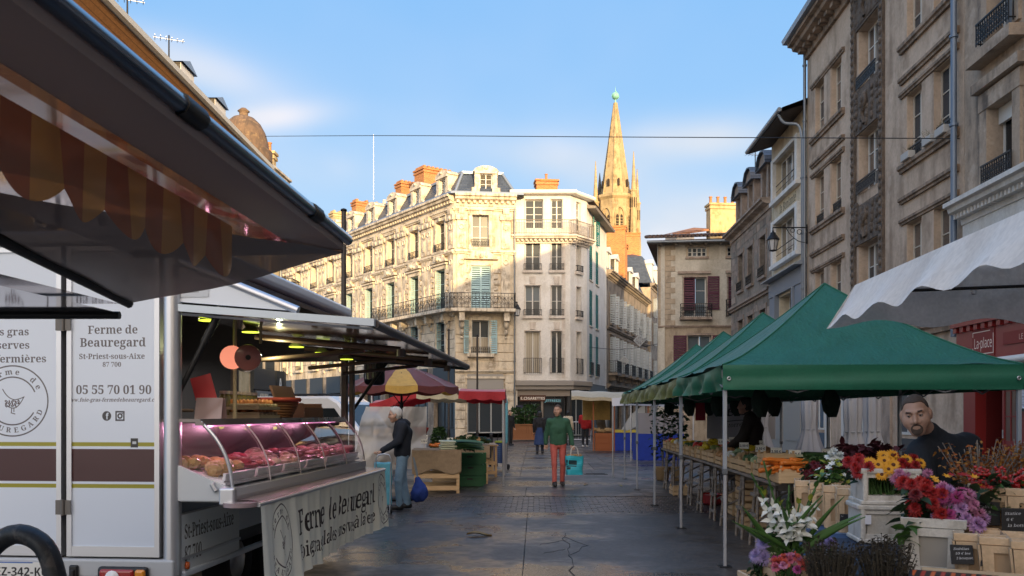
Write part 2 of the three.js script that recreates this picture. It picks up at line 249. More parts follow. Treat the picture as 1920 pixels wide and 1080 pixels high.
// ================= building kit =================
const geoCache = {};
const cached = (key, fn) => geoCache[key] ||= G(fn());
class Wall { // a vertical wall from (x0, z0) to (x1, z1) in the building's frame, left to right as seen from outside
  constructor(b, x0, z0, x1, z1) { Object.assign(this, { b, x0, z0, L: Math.hypot(x1 - x0, z1 - z0), th: Math.atan2(-(z1 - z0), x1 - x0) }); this.c = Math.cos(this.th); this.s = Math.sin(this.th); this.holes = []; this.todo = []; }
  put(o, x, y, z) { o.position.set(this.x0 + x * this.c + z * this.s, y, this.z0 - x * this.s + z * this.c); o.rotation.y = this.th; return o; }
  add(name, geo, m, x = 0, y = 0, z = 0) { return this.put(mesh(name, geo, m, this.b), x, y, z); }
  wall(H, m, t = .45, y0 = 0, name = 'wall') { return this.add(name, [T(ext(rect(0, this.L, y0, H), t, this.holes.map(([x, y, w, h]) => rect(x, x + w, y, y + h))), 0, 0, -t)], m); }
  // x: left edge, y: bottom. o: leaves, rows, col (frame), glass, rec (recess), sill, rail, shut, sur
  win(x, y, w, h, o = {}) {
    const { leaves = 2, rows = 2, col = MT.frameW, glass = GLASS, rec = .2, fr = .055, bars = .03 } = o;
    if (!o.noHole) this.holes.push([x, y, w, h]);
    const F = cached(['win', w, h, leaves, rows, fr].join(), () => {
      const g = [bar(0, fr, 0, h, -.05, 0), bar(w - fr, w, 0, h, -.05, 0), bar(fr, w - fr, 0, fr * 1.3, -.05, -.003), bar(fr, w - fr, h - fr, h, -.05, -.003)];
      for (let i = 1; i < leaves; i++) g.push(bar(w * i / leaves - fr * .7, w * i / leaves + fr * .7, fr * 1.3, h - fr, -.05, .006));
      for (let i = 1; i < rows; i++) for (let j = 0; j < leaves; j++) g.push(bar(w * j / leaves + fr * .7, w * (j + 1) / leaves - fr * .7, h * i / rows - bars / 2, h * i / rows + bars / 2, -.045, -.006));
      return g;
    });
    const m = this.add(o.name || 'window', F, col, x, y, -rec);
    const pw = (w - fr * 1.4) / leaves - fr * .6, ph = h / rows;
    const P = cached(['pane', pw, ph].join(), () => [box(pw, ph, .008, pw / 2, ph / 2, 0)]);
    const gm = Array.isArray(glass) ? pick(glass) : glass;
    for (let i = 0; i < leaves; i++) for (let j = 0; j < rows; j++) { const p = mesh('pane', P, gm === MT.g3 || R() < .75 ? gm : MT.g2, m, fr * .7 + i * w / leaves + (i ? fr * .2 : 0) + .01, j * ph, -.032); p.rotation.set(rr(-.006, .006), rr(-.008, .008), 0); }
    if (o.sur) { const s = o.sur, k = s.w ?? .16, d = s.d ?? .06, g = [bar(x - k, x, y, y + h, 0, d), bar(x + w, x + w + k, y, y + h, 0, d), bar(x - k - .03, x + w + k + .03, y + h, y + h + k * 1.3, 0, d + .02)]; if (s.key) g.push(box(.2, .34, d + .1, x + w / 2, y + h + .17, (d + .1) / 2)); if (s.cap) g.push(bar(x - k - .1, x + w + k + .1, y + h + k * 1.3, y + h + k * 1.3 + .1, 0, d + .14)); this.add('window_surround', g, s.m || MT.limeTrim); }
    if (o.sill) { const s = o.sill; this.add('window_sill', [bar(x - (s.o ?? .12), x + w + (s.o ?? .12), y - (s.h ?? .13), y - .002, -.15, s.d ?? .12)], s.m || MT.limeTrim); }
    if (o.rail) { const s = o.rail; this.railing(x - (s.o ?? .04), y + (s.y ?? .02), w + 2 * (s.o ?? .04), s.h ?? .45, s.d ?? .1, s); }
    if (o.shut) { const s = o.shut, sw = w / 2, S = cached(['shut', sw, h].join(), () => this.shutter(sw, h));
      if (s.mode === 'closed') { this.add('shutter', S, s.m, x, y, -.06); this.add('shutter', S, s.m, x + sw, y, -.06); }
      else if (s.mode === 'ajar') { const a = this.add('shutter', S, s.m, x + .02, y, .02), b = this.add('shutter', S, s.m, x + w - .02, y, .02); a.rotation.y = this.th - Math.PI + (s.a ?? 1.1) ; b.rotation.y = this.th - (s.a ?? 1.1); }
      else if (s.mode === 'reveal') { const q = cached(['shr', rec, h].join(), () => this.shutter(rec + .02, h)); const a = this.add('shutter', q, s.m, x + .035, y, .02), b = this.add('shutter', q, s.m, x + w - .035, y, -rec); a.rotation.y = this.th + Math.PI / 2; b.rotation.y = this.th - Math.PI / 2; }
      else { this.add('shutter', S, s.m, x - sw - .03, y, .03); this.add('shutter', S, s.m, x + w + .03, y, .03); } }
    return m;
  }
  shutter(w, h) { const g = [bar(0, .06, 0, h, 0, .04), bar(w - .06, w, 0, h, 0, .04)]; for (const y of [0, h * .48, h - .08]) g.push(bar(.06, w - .06, y, y + .08, .003, .037)); const n = Math.round(h / .14); for (let i = 0; i < n; i++) g.push(box(w - .12, .11, .012, w / 2, (i + .5) * h / n, .02, -.5)); return g; }
  railing(x, y, w, h, d = .1, s = {}) {
    const g = [bar(0, w, h - .035, h, d - .02, d + .02), bar(.02, w - .02, .05, .075, d - .012, d + .012)], n = Math.max(3, Math.round(w / (s.gap ?? .12)));
    for (let i = 0; i <= n; i++) g.push(bar(i * (w - .03) / n, i * (w - .03) / n + .022, 0, h - .035, d - .01, d + .01));
    if (s.scroll) for (let i = 0; i < n; i += 1) { const cx = (i + .5) * (w - .03) / n + .01; g.push(ring(w / n * .36, .012, cx, h * .68, d, 0, 0, 4, 8), ring(w / n * .3, .011, cx, h * .3, d, 0, 0, 4, 8)); if (s.scroll > 1) g.push(box(.02, h * .5, .015, cx, h * .5, d, 0, 0, i % 2 ? .6 : -.6)); }
    if (d > .15) for (const k of [0, w - .03]) { g.push(bar(k, k + .03, h - .035, h - .002, 0, d - .02), bar(k, k + .028, .05, .073, 0, d - .012)); for (let z = .12; z < d; z += .14) g.push(bar(k + .004, k + .024, 0, h - .035, z - .01, z + .01)); }
    return this.add(s.name || 'balcony_railing', g, s.m || MT.iron, x, y, 0);
  }
  ledge(y, h, d, m, x0 = 0, x1 = this.L, name = 'ledge') { return this.add(name, [moulding(x1 - x0, [[-.05, 0], [d * .55, 0], [d * .6, h * .35], [d, h * .5], [d, h], [-.05, h + d * .2]])], m, x0, y, 0); }
  cornice(y, h, d, m, x0 = 0, x1 = this.L, dent = .34) {
    const c = this.add('cornice', [moulding(x1 - x0, [[-.05, 0], [d * .15, 0], [d * .2, h * .4], [d * .75, h * .55], [d * .8, h * .75], [d, h * .8], [d, h], [-.05, h * 1.08]])], m, x0, y, 0);
    if (dent) { const g = [], n = Math.round((x1 - x0) / dent); for (let i = 0; i < n; i++) { const x = (i + .5) * (x1 - x0) / n; g.push(box(dent * .5, h * .28, d * .52, x, h * .4, d * .28)); } stuff(mesh('modillions', g, m, c)); }
    return c;
  }
  lettering(text, x, y, w, h, o = {}) { // flat print on a thin board
    const t = canvasTex(o.px || 512, Math.round((o.px || 512) * h / w), (c, W, H) => { if (o.bg) { c.fillStyle = o.bg; c.fillRect(0, 0, W, H); } c.fillStyle = o.fg || '#fff'; c.textAlign = 'center'; c.textBaseline = 'middle'; c.font = (o.font || 'bold {}px sans-serif').replace('{}', Math.round(H * (o.size || .62))); c.fillText(text, W / 2, H * .53, W * .94); });
    return this.add(o.name || 'lettering', [own(T(new THREE.PlaneGeometry(w, h), w / 2, h / 2, 0)), box(w, h, .03, w / 2, h / 2, -.018)], M(W1, .6, { map: t }), x, y, o.z ?? .04);
  }
}
// roof surfaces from rings of points at given heights: loft([[ [x, z]... ], y], ...)
function loft(rings, cap = true) {
  const v = [], f = [], n = rings[0][0].length;
  for (const [pts, y] of rings) for (const [x, z] of pts) v.push([x, y, z]);
  for (let r = 0; r < rings.length - 1; r++) for (let i = 0; i < n; i++) { const j = (i + 1) % n; f.push([r * n + i, r * n + j, (r + 1) * n + j, (r + 1) * n + i]); }
  if (cap) f.push(Array.from({ length: n }, (_, i) => (rings.length - 1) * n + i));
  return tri(v, f);
}
function inset(pts, d) { // convex polygon, counter-clockwise seen from above with z towards us
  const n = pts.length, L = []; for (let i = 0; i < n; i++) { const [x, z] = pts[i], [X, Z] = pts[(i + 1) % n], l = Math.hypot(X - x, Z - z), nx = -(Z - z) / l, nz = (X - x) / l; L.push([x - nx * d, z - nz * d, X - x, Z - z]); }
  return L.map((b, i) => { const a = L[(i + n - 1) % n], det = a[2] * b[3] - a[3] * b[2], t = ((b[0] - a[0]) * b[3] - (b[1] - a[1]) * b[2]) / det; return [a[0] + a[2] * t, a[1] + a[3] * t]; });
}
function chimney(b, x, z, y0, y1, w, d, m, turn = 0, pots = 3, name = 'chimney') {
  const c = mesh(name, [box(w, y1 - y0, d, 0, (y1 - y0) / 2, 0), box(w + .14, .16, d + .14, 0, y1 - y0 - .28, 0), box(w + .2, .13, d + .2, 0, y1 - y0 - .06, 0)], m, b, x, y0, z, turn);
  const pm = MT.brick; for (let i = 0; i < pots; i++) mesh('chimney_pot', [T(lathe([[.10, 0], [.12, .04], [.09, .1], [.085, .42], [.12, .46], [.11, .5], [0, .5]], 10), 0, 0, 0)], pm, c, pots > 1 ? (i / (pots - 1) - .5) * (w - .3) : 0, y1 - y0, 0);
  return c;
}
function aerial(x, y, z, label, h = 1.6) { const t = thing('roof_aerial', label, 'aerial', [x, y, z], .4); mesh('mast', [rod([0, -.3, 0], [0, h, 0], .03, .025)], MT.iron, t); const g = [rod([-.5, h * .92, 0], [.5, h * .92, 0], .015)]; for (let i = 0; i < 6; i++) g.push(rod([-.45 + i * .18, h * .92, -.25 + i * .02], [-.45 + i * .18, h * .92, .25 - i * .02], .012)); mesh('crossbars', g, MT.alu, t); }
const pipe = (w, x, y0, y1, z = .12, r = .055, m = MT.pipe) => { const p = w.add('downpipe', [rod([x, y0, z], [x, y1, z], r)], m); const g = []; for (let y = y0 + .8; y < y1; y += 2.1) g.push(rod([x, y, z], [x, y + .06, z], r * 1.45)); if (g.length) mesh('bracket', g, m, p); return p; };
function wallLamp(name, label, p, arm, turn, s = 1) { // iron street lantern on a bracket; p is the wall end of the arm, the arm runs along local -x
  const t = thing(name, label, 'street lamp', p, turn), L = arm; 
  mesh('bracket', [rod([0, 0, 0], [-L, 0, 0], .03 * s), rod([0, -.75 * s, 0], [0, .12, 0], .03 * s), tube([[0, -.7 * s, 0], [-.25 * L, -.62 * s, 0], [-.5 * L, -.3 * s, 0], [-.62 * L, 0, 0]], .018 * s), ring(.11 * s, .014, -.22 * L, -.2 * s, 0), ring(.09 * s, .014, -.42 * L, -.13 * s, 0), rod([-L, 0, 0], [-L, -.18 * s, 0], .022)], MT.iron, t);
  const hood = mesh('lantern_hood', [T(lathe([[.02, 0], [.05, -.03], [.04, -.08], [.12, -.12], [.14, -.2], [.30, -.42], [.31, -.46], [.26, -.46]], 6), -L, -.12 * s, 0, 0, 0, 0, s)], MT.iron, t);
  mesh('lantern_frame', [0, 1, 2, 3, 4, 5].map((i) => { const a = i * Math.PI / 3; return rod([-L + .25 * s * Math.sin(a), -.58 * s, .25 * s * Math.cos(a)], [-L + .16 * s * Math.sin(a), -1.05 * s, .16 * s * Math.cos(a)], .014 * s); }).concat([T(lathe([[0, -.06], [.16, -.02], [.17, .02], [0, .02]], 6), -L, -1.06 * s, 0, 0, 0, 0, s)]), MT.iron, t);
  mesh('lantern_glass', [T(lathe([[.15, 0], [.245, .47]], 6), -L, -1.05 * s, 0, 0, 0, 0, s)], M([.55, .56, .58], .25), t);
  return t;
}

// ================= the cream corner building with the long carved front =================
{
  const b = thing('corner_building', 'long cream carved stone corner building with slate mansard roof and wrought iron balcony', 'building', [-3.75, 0, -56.2]);
  const P = [[-18.75, -25.8], [0, 0], [4.0, -.45], [4.3, -16], [-9, -36]];
  const fr = new Wall(b, ...P[0], ...P[1]), ch = new Wall(b, ...P[1], ...P[2]), sd = new Wall(b, ...P[2], ...P[3]);
  const H = 15.3, n = 9, bw = fr.L / n, blue = MT.shutBlue;
  const pil = [], base = [], orn = [], band = [], quoin = [];
  const levels = [[5.5, 2.25], [8.55, 2.75], [12.5, 2.05]];
  const deco = (w, x0, x1) => { // one bay of pilaster strips with roundels and panels at x
    for (const x of [x0, x1]) {
      w.pil ||= []; w.pil.push(bar(x - .3, x + .3, 8.5, 12.15, 0, .12), bar(x - .3, x + .3, 12.5, 14.7, 0, .14), bar(x - .38, x + .38, 14.35, 14.75, 0, .24), bar(x - .36, x + .36, 12.15, 12.4, 0, .22));
      w.pil.push(ring(.16, .05, x, 11.6, .13), ring(.16, .05, x, 13.9, .15), bar(x - .14, x + .14, 9.1, 10.4, .12, .17), bar(x - .2, x + .2, 14.75, 15.1, 0, .3), sph(.15, x, 14.5, .2, 8, 6, 1, 1.2, .8), bar(x - .12, x + .12, 12.8, 13.5, .14, .19));
    }
  };
  for (let i = 0; i < n; i++) {
    const c = (i + .5) * bw;
    levels.forEach(([y, h], k) => {
      const w = k === 1 ? 1.25 : 1.15;
      fr.win(c - w / 2, y, w, h, { rows: 3, rec: .3, glass: [MT.g1, MT.g2, MT.g2, MT.g5], col: k < 2 ? MT.shutBlue : MT.frameW, sur: { w: .2, d: .1, key: k !== 1, cap: k === 1 || (k === 2 && i % 2 === 0) }, shut: k < 2 && i > 2 ? { m: blue, mode: 'reveal' } : undefined, sill: { d: .28, h: .2, o: .25 }, rail: k === 2 ? { h: .5, d: .2, scroll: 1, gap: .2 } : k === 0 ? { h: .4, d: .12, gap: .15 } : undefined });
      if (k === 1) orn.push(T(ext([[-1, 0], [1, 0], [.9, .14], [.55, .36], [0, .5], [-.55, .36], [-.9, .14]], .28), c, 11.75, 0), sph(.16, c, 11.95, .3, 8, 6), sph(.1, c - .3, 11.88, .28, 6, 5), sph(.1, c + .3, 11.88, .28, 6, 5));
      if (k === 2) for (const s of [-1, 1]) orn.push(sph(.14, c + s * .85, y + h + .05, .12, 8, 6, 1, 1.6, 1), box(.22, .34, .3, c + s * .5, y - .35, .12), sph(.12, c + s * .95, y - .2, .1, 8, 6, .8, 2, .8));
      if (k === 1) for (let q = 0; q < 7; q++) for (const s of [-1, 1]) quoin.push(box(q % 2 ? .26 : .36, .28, .12, c + s * (w / 2 + (q % 2 ? .33 : .38)), y + .25 + q * .38, .06));
    });
    deco(fr, i * bw + .34, (i + 1) * bw - .34);
    for (let q = 0; q < 9; q++) for (const s of [-1, 1]) if (i % 3 === 0) quoin.push(box(.3 + .14 * (q % 2), .32, .1, c + s * bw * .5 - s * (.2 + .07 * (q % 2)), 5.2 + q * .36, .05));
    for (const s of [-.5, .5]) orn.push(box(.28, .5, .62, c + s * 2.2, 8.0, .3), sph(.17, c + s * 2.2, 7.7, .3, 8, 6, .8, 1.4, 1), sph(.11, c + s * 2.2, 7.35, .16, 6, 5, .9, 1.5, 1));
  }
  fr.wall(H, MT.limestone, .5, 4.7); 
  for (const [y, h, d] of [[12.1, .26, .28], [8.0, .24, .24], [15.0, .2, .2]]) fr.ledge(y, h, d, MT.limeTrim, 0, fr.L, 'string_course');
  fr.cornice(15.25, .75, .62, MT.limeTrim, 0, fr.L, .36);
  for (const y of [5.3, 5.9, 6.5, 7.1, 7.7]) fr.add('stone_joint', [bar(.1, fr.L - .1, y, y + .035, -.01, .004)], M([.12, .1, .08], .9));
  stuff(fr.add('pilasters', fr.pil, MT.limeTrim)); stuff(fr.add('ornaments', orn, MT.limeTrim)); stuff(fr.add('quoin_stones', quoin, MT.limeTrim));
  // ground floor of the long front: dark shop fronts with piers
  for (let i = 0; i < n; i++) { const x = i * bw; fr.add('pier', [bar(x, x + .8, 0, 4.7, -.5, 0), bar(x - .05 + .05, x + .85, 0, .5, 0, .08)], MT.darkStone); fr.add('shop_front', [bar(x + .8, x + bw, 0, .6, -.35, -.05), bar(x + .8, x + bw, 3.3, 4.7, -.45, .06)], M([.032, .036, .042], .5)); fr.win(x + .82, .62, bw - .84, 2.66, { name: 'shop_window', leaves: 3, rows: 1, col: MT.black, glass: [MT.g1, MT.g2, MT.g5], noHole: true, rec: .3 }); }
  fr.lettering('KAPORAL', fr.L - 3 * bw + 1, 3.6, 2.0, .6, { bg: '#191c20', fg: '#c9ccd0', z: .1, name: 'shop_sign' });
  fr.lettering('KAPORAL', fr.L - 5 * bw + 1, 3.6, 2.2, .6, { bg: '#191c20', fg: '#b9bcc0', z: .1, name: 'shop_sign' });
  // the chamfered end
  ch.win(.95 + .15, 5.55, 1.15, 2.2, { rows: 2, rec: .3, glass: MT.g4, sur: { w: .2, d: .1, key: 1 }, shut: { m: blue, mode: 'ajar', a: .35 }, sill: { d: .3, h: .22, o: .3 }, rail: { h: .42, d: .16, gap: .14, scroll: 1 } });
  ch.win(1.05, 8.5, 1.3, 2.85, { rows: 3, rec: .3, col: blue, sur: { w: .22, d: .12 }, shut: { m: blue, mode: 'closed' } });
  ch.win(1.12, 12.55, 1.1, 2.15, { rows: 3, rec: .25, glass: MT.g2, sur: { w: .22, d: .12, key: 1, cap: 1 }, sill: { d: .3, h: .2, o: .25 }, rail: { h: .5, d: .2, scroll: 1, gap: .16 } });
  ch.holes.push([.7, 0, 2.6, 3.5]); ch.wall(H, MT.limestone, .5);
  deco(ch, .42, 3.35); const o2 = [], q2 = [];
  o2.push(T(ext([[-1.15, 0], [1.15, 0], [1.05, .14], [.6, .44], [0, .6], [-.6, .44], [-1.05, .14]], .36), 1.7, 11.75, 0), sph(.2, 1.7, 12.02, .36, 8, 6, 1, 1.2, .7), sph(.13, 1.35, 11.95, .34, 6, 5), sph(.13, 2.05, 11.95, .34, 6, 5));
  for (const x of [.42, 3.35]) o2.push(box(.36, .6, .8, x, 7.95, .4), sph(.24, x, 7.5, .34, 8, 6, .8, 1.5, 1), sph(.16, x, 6.95, .2, 8, 6, .8, 1.4, 1), sph(.09, x, 6.6, .14, 6, 5));
  for (let q = 0; q < 7; q++) for (const s of [-1, 1]) q2.push(box(q % 2 ? .28 : .42, .3, .13, 1.7 + s * (q % 2 ? 1.0 : 1.07), 8.75 + q * .38, .065));
  stuff(ch.add('pilasters', ch.pil, MT.limeTrim)); stuff(ch.add('ornaments', o2, MT.limeTrim)); stuff(ch.add('quoin_stones', q2, MT.limeTrim));
  // rusticated courses below the balcony
  for (let k = 0; k < 7; k++) for (const [x0, x1] of [[0, .68], [3.32, ch.L]]) ch.add('rusticated_stone', [rbx(x1 - x0, .56, .1, (x0 + x1) / 2, .3 + k * .6, .02, .025)], MT.limeTrim);
  for (let k = 0; k < 5; k++) for (const [x0, x1] of k > 0 && k < 5 ? [[.04, .86], [2.52, ch.L - .04]] : [[.04, ch.L - .04]]) ch.add('rusticated_stone', [rbx(x1 - x0, .54, .1, (x0 + x1) / 2, 4.75 + k * .58, .02, .025)], MT.limestone);
  for (const [y, h, d] of [[12.1, .26, .28], [15.0, .2, .2], [4.3, .16, .16]]) ch.ledge(y, h, d, MT.limeTrim, 0, ch.L, 'string_course');
  ch.cornice(15.25, .75, .62, MT.limeTrim, 0, ch.L, .36);
  ch.add('shop_front', [bar(.72, 3.28, 3.9 - .0, 4.05, 0, .12), bar(.72, .8, 0, 3.5, -.2, -.02), bar(3.2, 3.28, 0, 3.5, -.2, -.02)], MT.limeTrim);
  const board = ch.add('shop_board', [bar(.82, 3.18, 2.9, 3.46, -.16, -.05)], M([.42, .40, .38], .6)); ch.add('shop_blind', [bar(.8, 3.2, 3.05, 4.2, .02, .06)], M([.33, .31, .285], .8));
  ch.lettering('JEUX DE TISSUS', .82, 2.55, 2.36, .46, { bg: '#b5533a', fg: '#e8b84a', z: .08, name: 'shop_sign', font: 'italic bold {}px serif' });
  ch.win(.82, .3, 2.36, 2.2, { name: 'shop_window', leaves: 3, rows: 1, col: MT.frameG, glass: [MT.g2, MT.g4], noHole: true, rec: .2 });
  sd.wall(H, MT.limestone, .5); new Wall(b, ...P[4], ...P[0]).wall(H, MT.limestone, .5); new Wall(b, ...P[3], ...P[4]).wall(H, MT.limestone, .5);
  // balcony: slab and railing round the corner, over the three nearest bays
  const slabM = MT.limeTrim, x0 = fr.L - 3 * bw + .2;
  fr.add('balcony_slab', [bar(x0, fr.L + .3, 8.25, 8.45, 0, .95)], slabM); ch.add('balcony_slab', [bar(-.3, ch.L - .1, 8.246, 8.446, .0, .97)], slabM);
  fr.railing(x0, 8.45, fr.L - x0 + .42, 1.0, .9, { gap: .24, scroll: 2 }); ch.railing(-.36, 8.45, ch.L + .25, 1.0, .92, { gap: .24, scroll: 2 });
  // mansard: steep slate, a zinc curb, a low top
  const e = inset(P, -.1), r1 = inset(P, .95), r2 = inset(P, 1.05), r3 = inset(P, 4.0), y0 = 16.0;
  mesh('mansard_roof', [loft([[e, y0], [r1, y0 + 1.7]], false)], MT.slate, b); mesh('upper_roof', [loft([[r2, y0 + 1.84], [r3, y0 + 2.5]])], MT.slate, b);
  mesh('roof_curb', [loft([[inset(P, .85), y0 + 1.66], [inset(P, .85), y0 + 1.83], [inset(P, 1.15), y0 + 1.88]], false), loft([[inset(P, -.55), y0 - .02], [inset(P, -.5), y0 + .14], [inset(P, -.02), y0 + .2]], false)], MT.zinc, b);
  mesh('hip_rolls', [P, P.slice(1)].map((_, i) => rod([e[i + 1][0], y0, e[i + 1][1]], [r1[i + 1][0], y0 + 1.75, r1[i + 1][1]], .1)), MT.zinc, b);
  const dormer = (w, x, k) => { // stone dormer with a curved pediment
    const d = w.add('dormer', [bar(-.75, -.42, .1, 2.0, -.9, .05), bar(.42, .75, .1, 2.0, -.9, .05), bar(-.75, .75, 2.0, 2.2, -.9, .14), T(ext([[-.85, 0], [.85, 0], [.7, .26], [.35, .46], [0, .52], [-.35, .46], [-.7, .26]], .9), 0, 2.2, -.8), bar(-.85, .85, -.05, .1, -.6, .12), bar(-.95, -.75, .1, .75, -.5, .06), bar(.75, .95, .1, .75, -.5, .06), sph(.13, 0, 2.45, .1, 6, 5)], MT.limeTrim, x, y0, -.12); d.scale.y = .74;
    const f = mesh('dormer_window', [bar(-.42, -.36, .1, 2, -.2, -.12), bar(.36, .42, .1, 2, -.2, -.12), bar(-.03, .03, .1, 2, -.19, -.11), bar(-.36, .36, 1.93, 2, -.2, -.13), ...[.6, 1.05, 1.5].map((y) => bar(-.36, .36, y, y + .04, -.18, -.14))], MT.frameW, d); f.userData.label = 'white dormer casement';
  mesh('dormer_cheeks', [bar(-.74, -.43, .2, 2.1, -1.6, -.9), bar(.43, .74, .2, 2.1, -1.6, -.9), bar(-.43, .43, .1, 2, -.25, -.21)], k, d); };
  for (let i = 0; i < n; i++) dormer(fr, (i + .5) * bw, MT.slateOld); dormer(ch, 2.05, MT.slateOld);
  // chimney stacks standing across the ridge
  const t = fr.th, at = (u, v) => [fr.x0 + u * fr.c - v * fr.s, fr.z0 - u * fr.s - v * fr.c];
  for (const [u, v, w, d, y1, pots, m] of [[fr.L - 11.2, 5.0, 1.5, 2.6, 20.9, 5, MT.brick], [fr.L - 14.8, 5.0, 1.0, 2.4, 20.6, 4, MT.brick], [fr.L - 21.5, 6, .9, 6, 20.3, 0, MT.brick], [fr.L - 28.5, 6, .9, 4, 20.8, 1, MT.brickPale]]) { const [x, z] = at(u, v), c = chimney(b, x, z, 17, y1, w, d, m, t, 0); const g = []; for (let k = 0; k < 7; k++) g.push(box(w * .9, .22, .2, 0, y1 - 17 + .1, (k / 6 - .5) * (d - .3))); mesh('chimney_pot', g, m, c); if (pots === 0) mesh('chimney_pot', [rod([0, 2.6, 0], [0, 3.9, 0], .16)], MT.limeTrim, c); }
  tag(mesh('lightning_rod', [rod([0, 0, 0], [0, 5.5, 0], .045, .02)], MT.alu, null, -11.6, 19.5, -71.5), 'thin white rod rising above the chimneys of the long cream building', 'mast');
  pipe(ch, ch.L - .1, 0, 15.2, .2, .05);
}
// ================= the white corner building =================
{
  const b = thing('corner_building', 'narrow white corner building with curved cornice balcony at top and teal shutters on its side', 'building', [.28, 0, -57]);
  const P = [[-.32, -.02], [3.62, 0], [4.85, -1.55], [7.05, -9.2], [0, -11]];
  const a = new Wall(b, ...P[0], ...P[1]), c = new Wall(b, ...P[1], ...P[2]), s = new Wall(b, ...P[2], ...P[3]); const H = 16.2;
  const trim = MT.whiteTrim;
  for (const [y, h, ry, rh] of [[4.25, 2.85, 0, 1.05], [8.1, 2.05, .02, .42], [11.15, 1.9, .02, .42]]) {
    const low = y < 5, o = (g) => ({ rows: low ? 1 : 2, leaves: 2, rec: .22, glass: g, sur: { w: .05, d: .03, m: trim }, sill: low ? undefined : { d: .16, h: .16, o: .16, m: trim }, rail: { h: rh, d: .16, gap: low ? .13 : .12, y: ry, o: .1 } });
    a.win(.92, y, 1.0, h, o(low ? MT.g4 : [MT.g5, MT.g2])); a.win(2.66, y, .75, h, o(low ? MT.g1 : MT.g2));
    c.win(.72, y, .5, h, { ...o(MT.g3), rows: 2 });
    for (const [w, x] of [[a, 1.42], [a, 3.03]]) w.add('keystone', [T(ext([[-.16, 0], [.16, 0], [.22, .5], [-.22, .5]], .08), x, y + h + .1, 0)], trim);
  }
  for (const x of [.92, 2.66]) { a.win(x, 13.95, x < 1 ? 1.2 : .75, 1.95, { rows: 4, rec: .2, leaves: 2, glass: [MT.g2, MT.g2], sur: { w: .04, d: .03, m: trim } }); }
  c.win(.7, 13.95, .55, 1.95, { rows: 4, rec: .2, leaves: 1 });
  for (const [y, h] of [[4.3, 2.9], [7.75, 2.5], [10.95, 2.45]]) for (const x of [.95, 3.35]) { s.win(x, y, 1.15, h, { rec: .25, shut: { m: MT.shutTeal, mode: 'closed' }, sill: { d: .08, h: .08, o: .06, m: trim } }); if (y < 5) s.railing(x, y, 1.15, .9, .1, { gap: .14 }); }
  s.win(2.4, 13.8, 1.1, 1.75, { rec: .25, glass: MT.g2, shut: { m: MT.shutTeal, mode: 'ajar', a: .25 } });
  for (const [w, h] of [[a, H], [c, H], [s, H - .1]]) w.wall(h, MT.white, .4, 3.7);
  new Wall(b, ...P[4], ...P[0]).wall(H, MT.white, .4); new Wall(b, ...P[3], ...P[4]).wall(H, MT.white, .4);
  for (const w of [a, c]) { w.cornice(12.95, .5, .62, trim, w === c ? -.1 : 0, w.L + (w === a ? .42 : .25), .3); w.ledge(3.2, .55, .35, M([.30, .27, .24], .7), w === c ? -.05 : 0, w.L + .2, 'shop_cornice'); w.add('eave', [moulding(w.L + .5, [[-.3, 0], [.45, .02], [.5, .12], [.45, .26], [-.3, .34]])], MT.frameW, -.1, H - .02, 0); }
  s.add('eave', [moulding(s.L + .3, [[-.3, 0], [.6, -.05], [.65, .1], [-.3, .3]])], MT.woodGrey, 0, H - .5, 0);
  a.railing(0, 13.5, a.L + .5, .95, .5, { gap: .11, m: M([.16, .13, .11], .6) }); c.railing(-.2, 13.5, c.L + .4, .95, .5, { gap: .11, m: M([.16, .13, .11], .6) });
  for (let k = 0; k < 9; k++) a.add('corner_stone', [bar(3.36, 3.6, 4 + k, 4.92 + k, 0, .03)], trim);
  // shops below
  const dark = M([.05, .045, .04], .5);
  a.add('shop_front', [bar(0, .3, 0, 3.2, -.4, 0), bar(.3, a.L, 2.75, 3.2, -.4, -.02), bar(.3, a.L, 0, .35, -.3, -.04), bar(2.0, 2.12, .35, 2.75, -.3, -.04)], M([.24, .2, .165], .6)); c.add('shop_front', [bar(0, c.L, 2.7, 3.2, -.3, 0), bar(0, .16, 0, 2.7, -.3, 0), bar(c.L - .16, c.L, 0, 2.7, -.3, 0)], dark);
  a.win(.32, .36, 1.66, 2.38, { name: 'shop_window', leaves: 2, rows: 1, col: MT.black, glass: [MT.g1, MT.g2], noHole: true, rec: .25 }); a.win(2.14, .36, 1.46, 2.38, { name: 'shop_window', leaves: 2, rows: 1, col: MT.black, glass: [MT.g1], noHole: true, rec: .25 }); c.win(.18, .1, c.L - .36, 2.58, { name: 'shop_door', leaves: 2, rows: 1, col: MT.frameG, glass: MT.g2, noHole: true, rec: .2 });
  a.lettering('E.CIGARETTES', .55, 2.42, 1.75, .4, { bg: '#4a2614', fg: '#efe6da', z: .02, name: 'shop_sign' }); a.lettering('JETFREEZE', 2.2, 2.28, 1.15, .36, { bg: '#10151c', fg: '#7fc4d4', z: .02, name: 'shop_sign' }); a.lettering('', .12, 1.6, 1.0, .55, { bg: '#141c3c', z: .06, name: 'shop_panel' });
  s.add('shop_front', [bar(0, s.L, 0, 3.7, -.4, -.03), bar(.2, s.L - .2, 2.7, 3.5, -.03, .1)], M([.10, .105, .115], .6)); s.add('shop_door', [bar(.3, 1.5, .05, 2.5, -.03, .02)], M([.33, .075, .02], .5));
  mesh('roof', [loft([[inset(P, -.3), H + .22], [inset(P, 2.2), H + .75]])], MT.tileDark, b);
  chimney(b, 2.15, -3.6, H, 18.1, 1.5, .9, MT.brick, .1, 1); mesh('chimney', [box(2.6, 1.2, .8, .2, .6, 0), T(ext([[-1.9, 0], [1.2, 0], [1.2, .9]], .7), -.4, 0, -.3)], MT.brick, b, 1.4, H, -5);
  
}
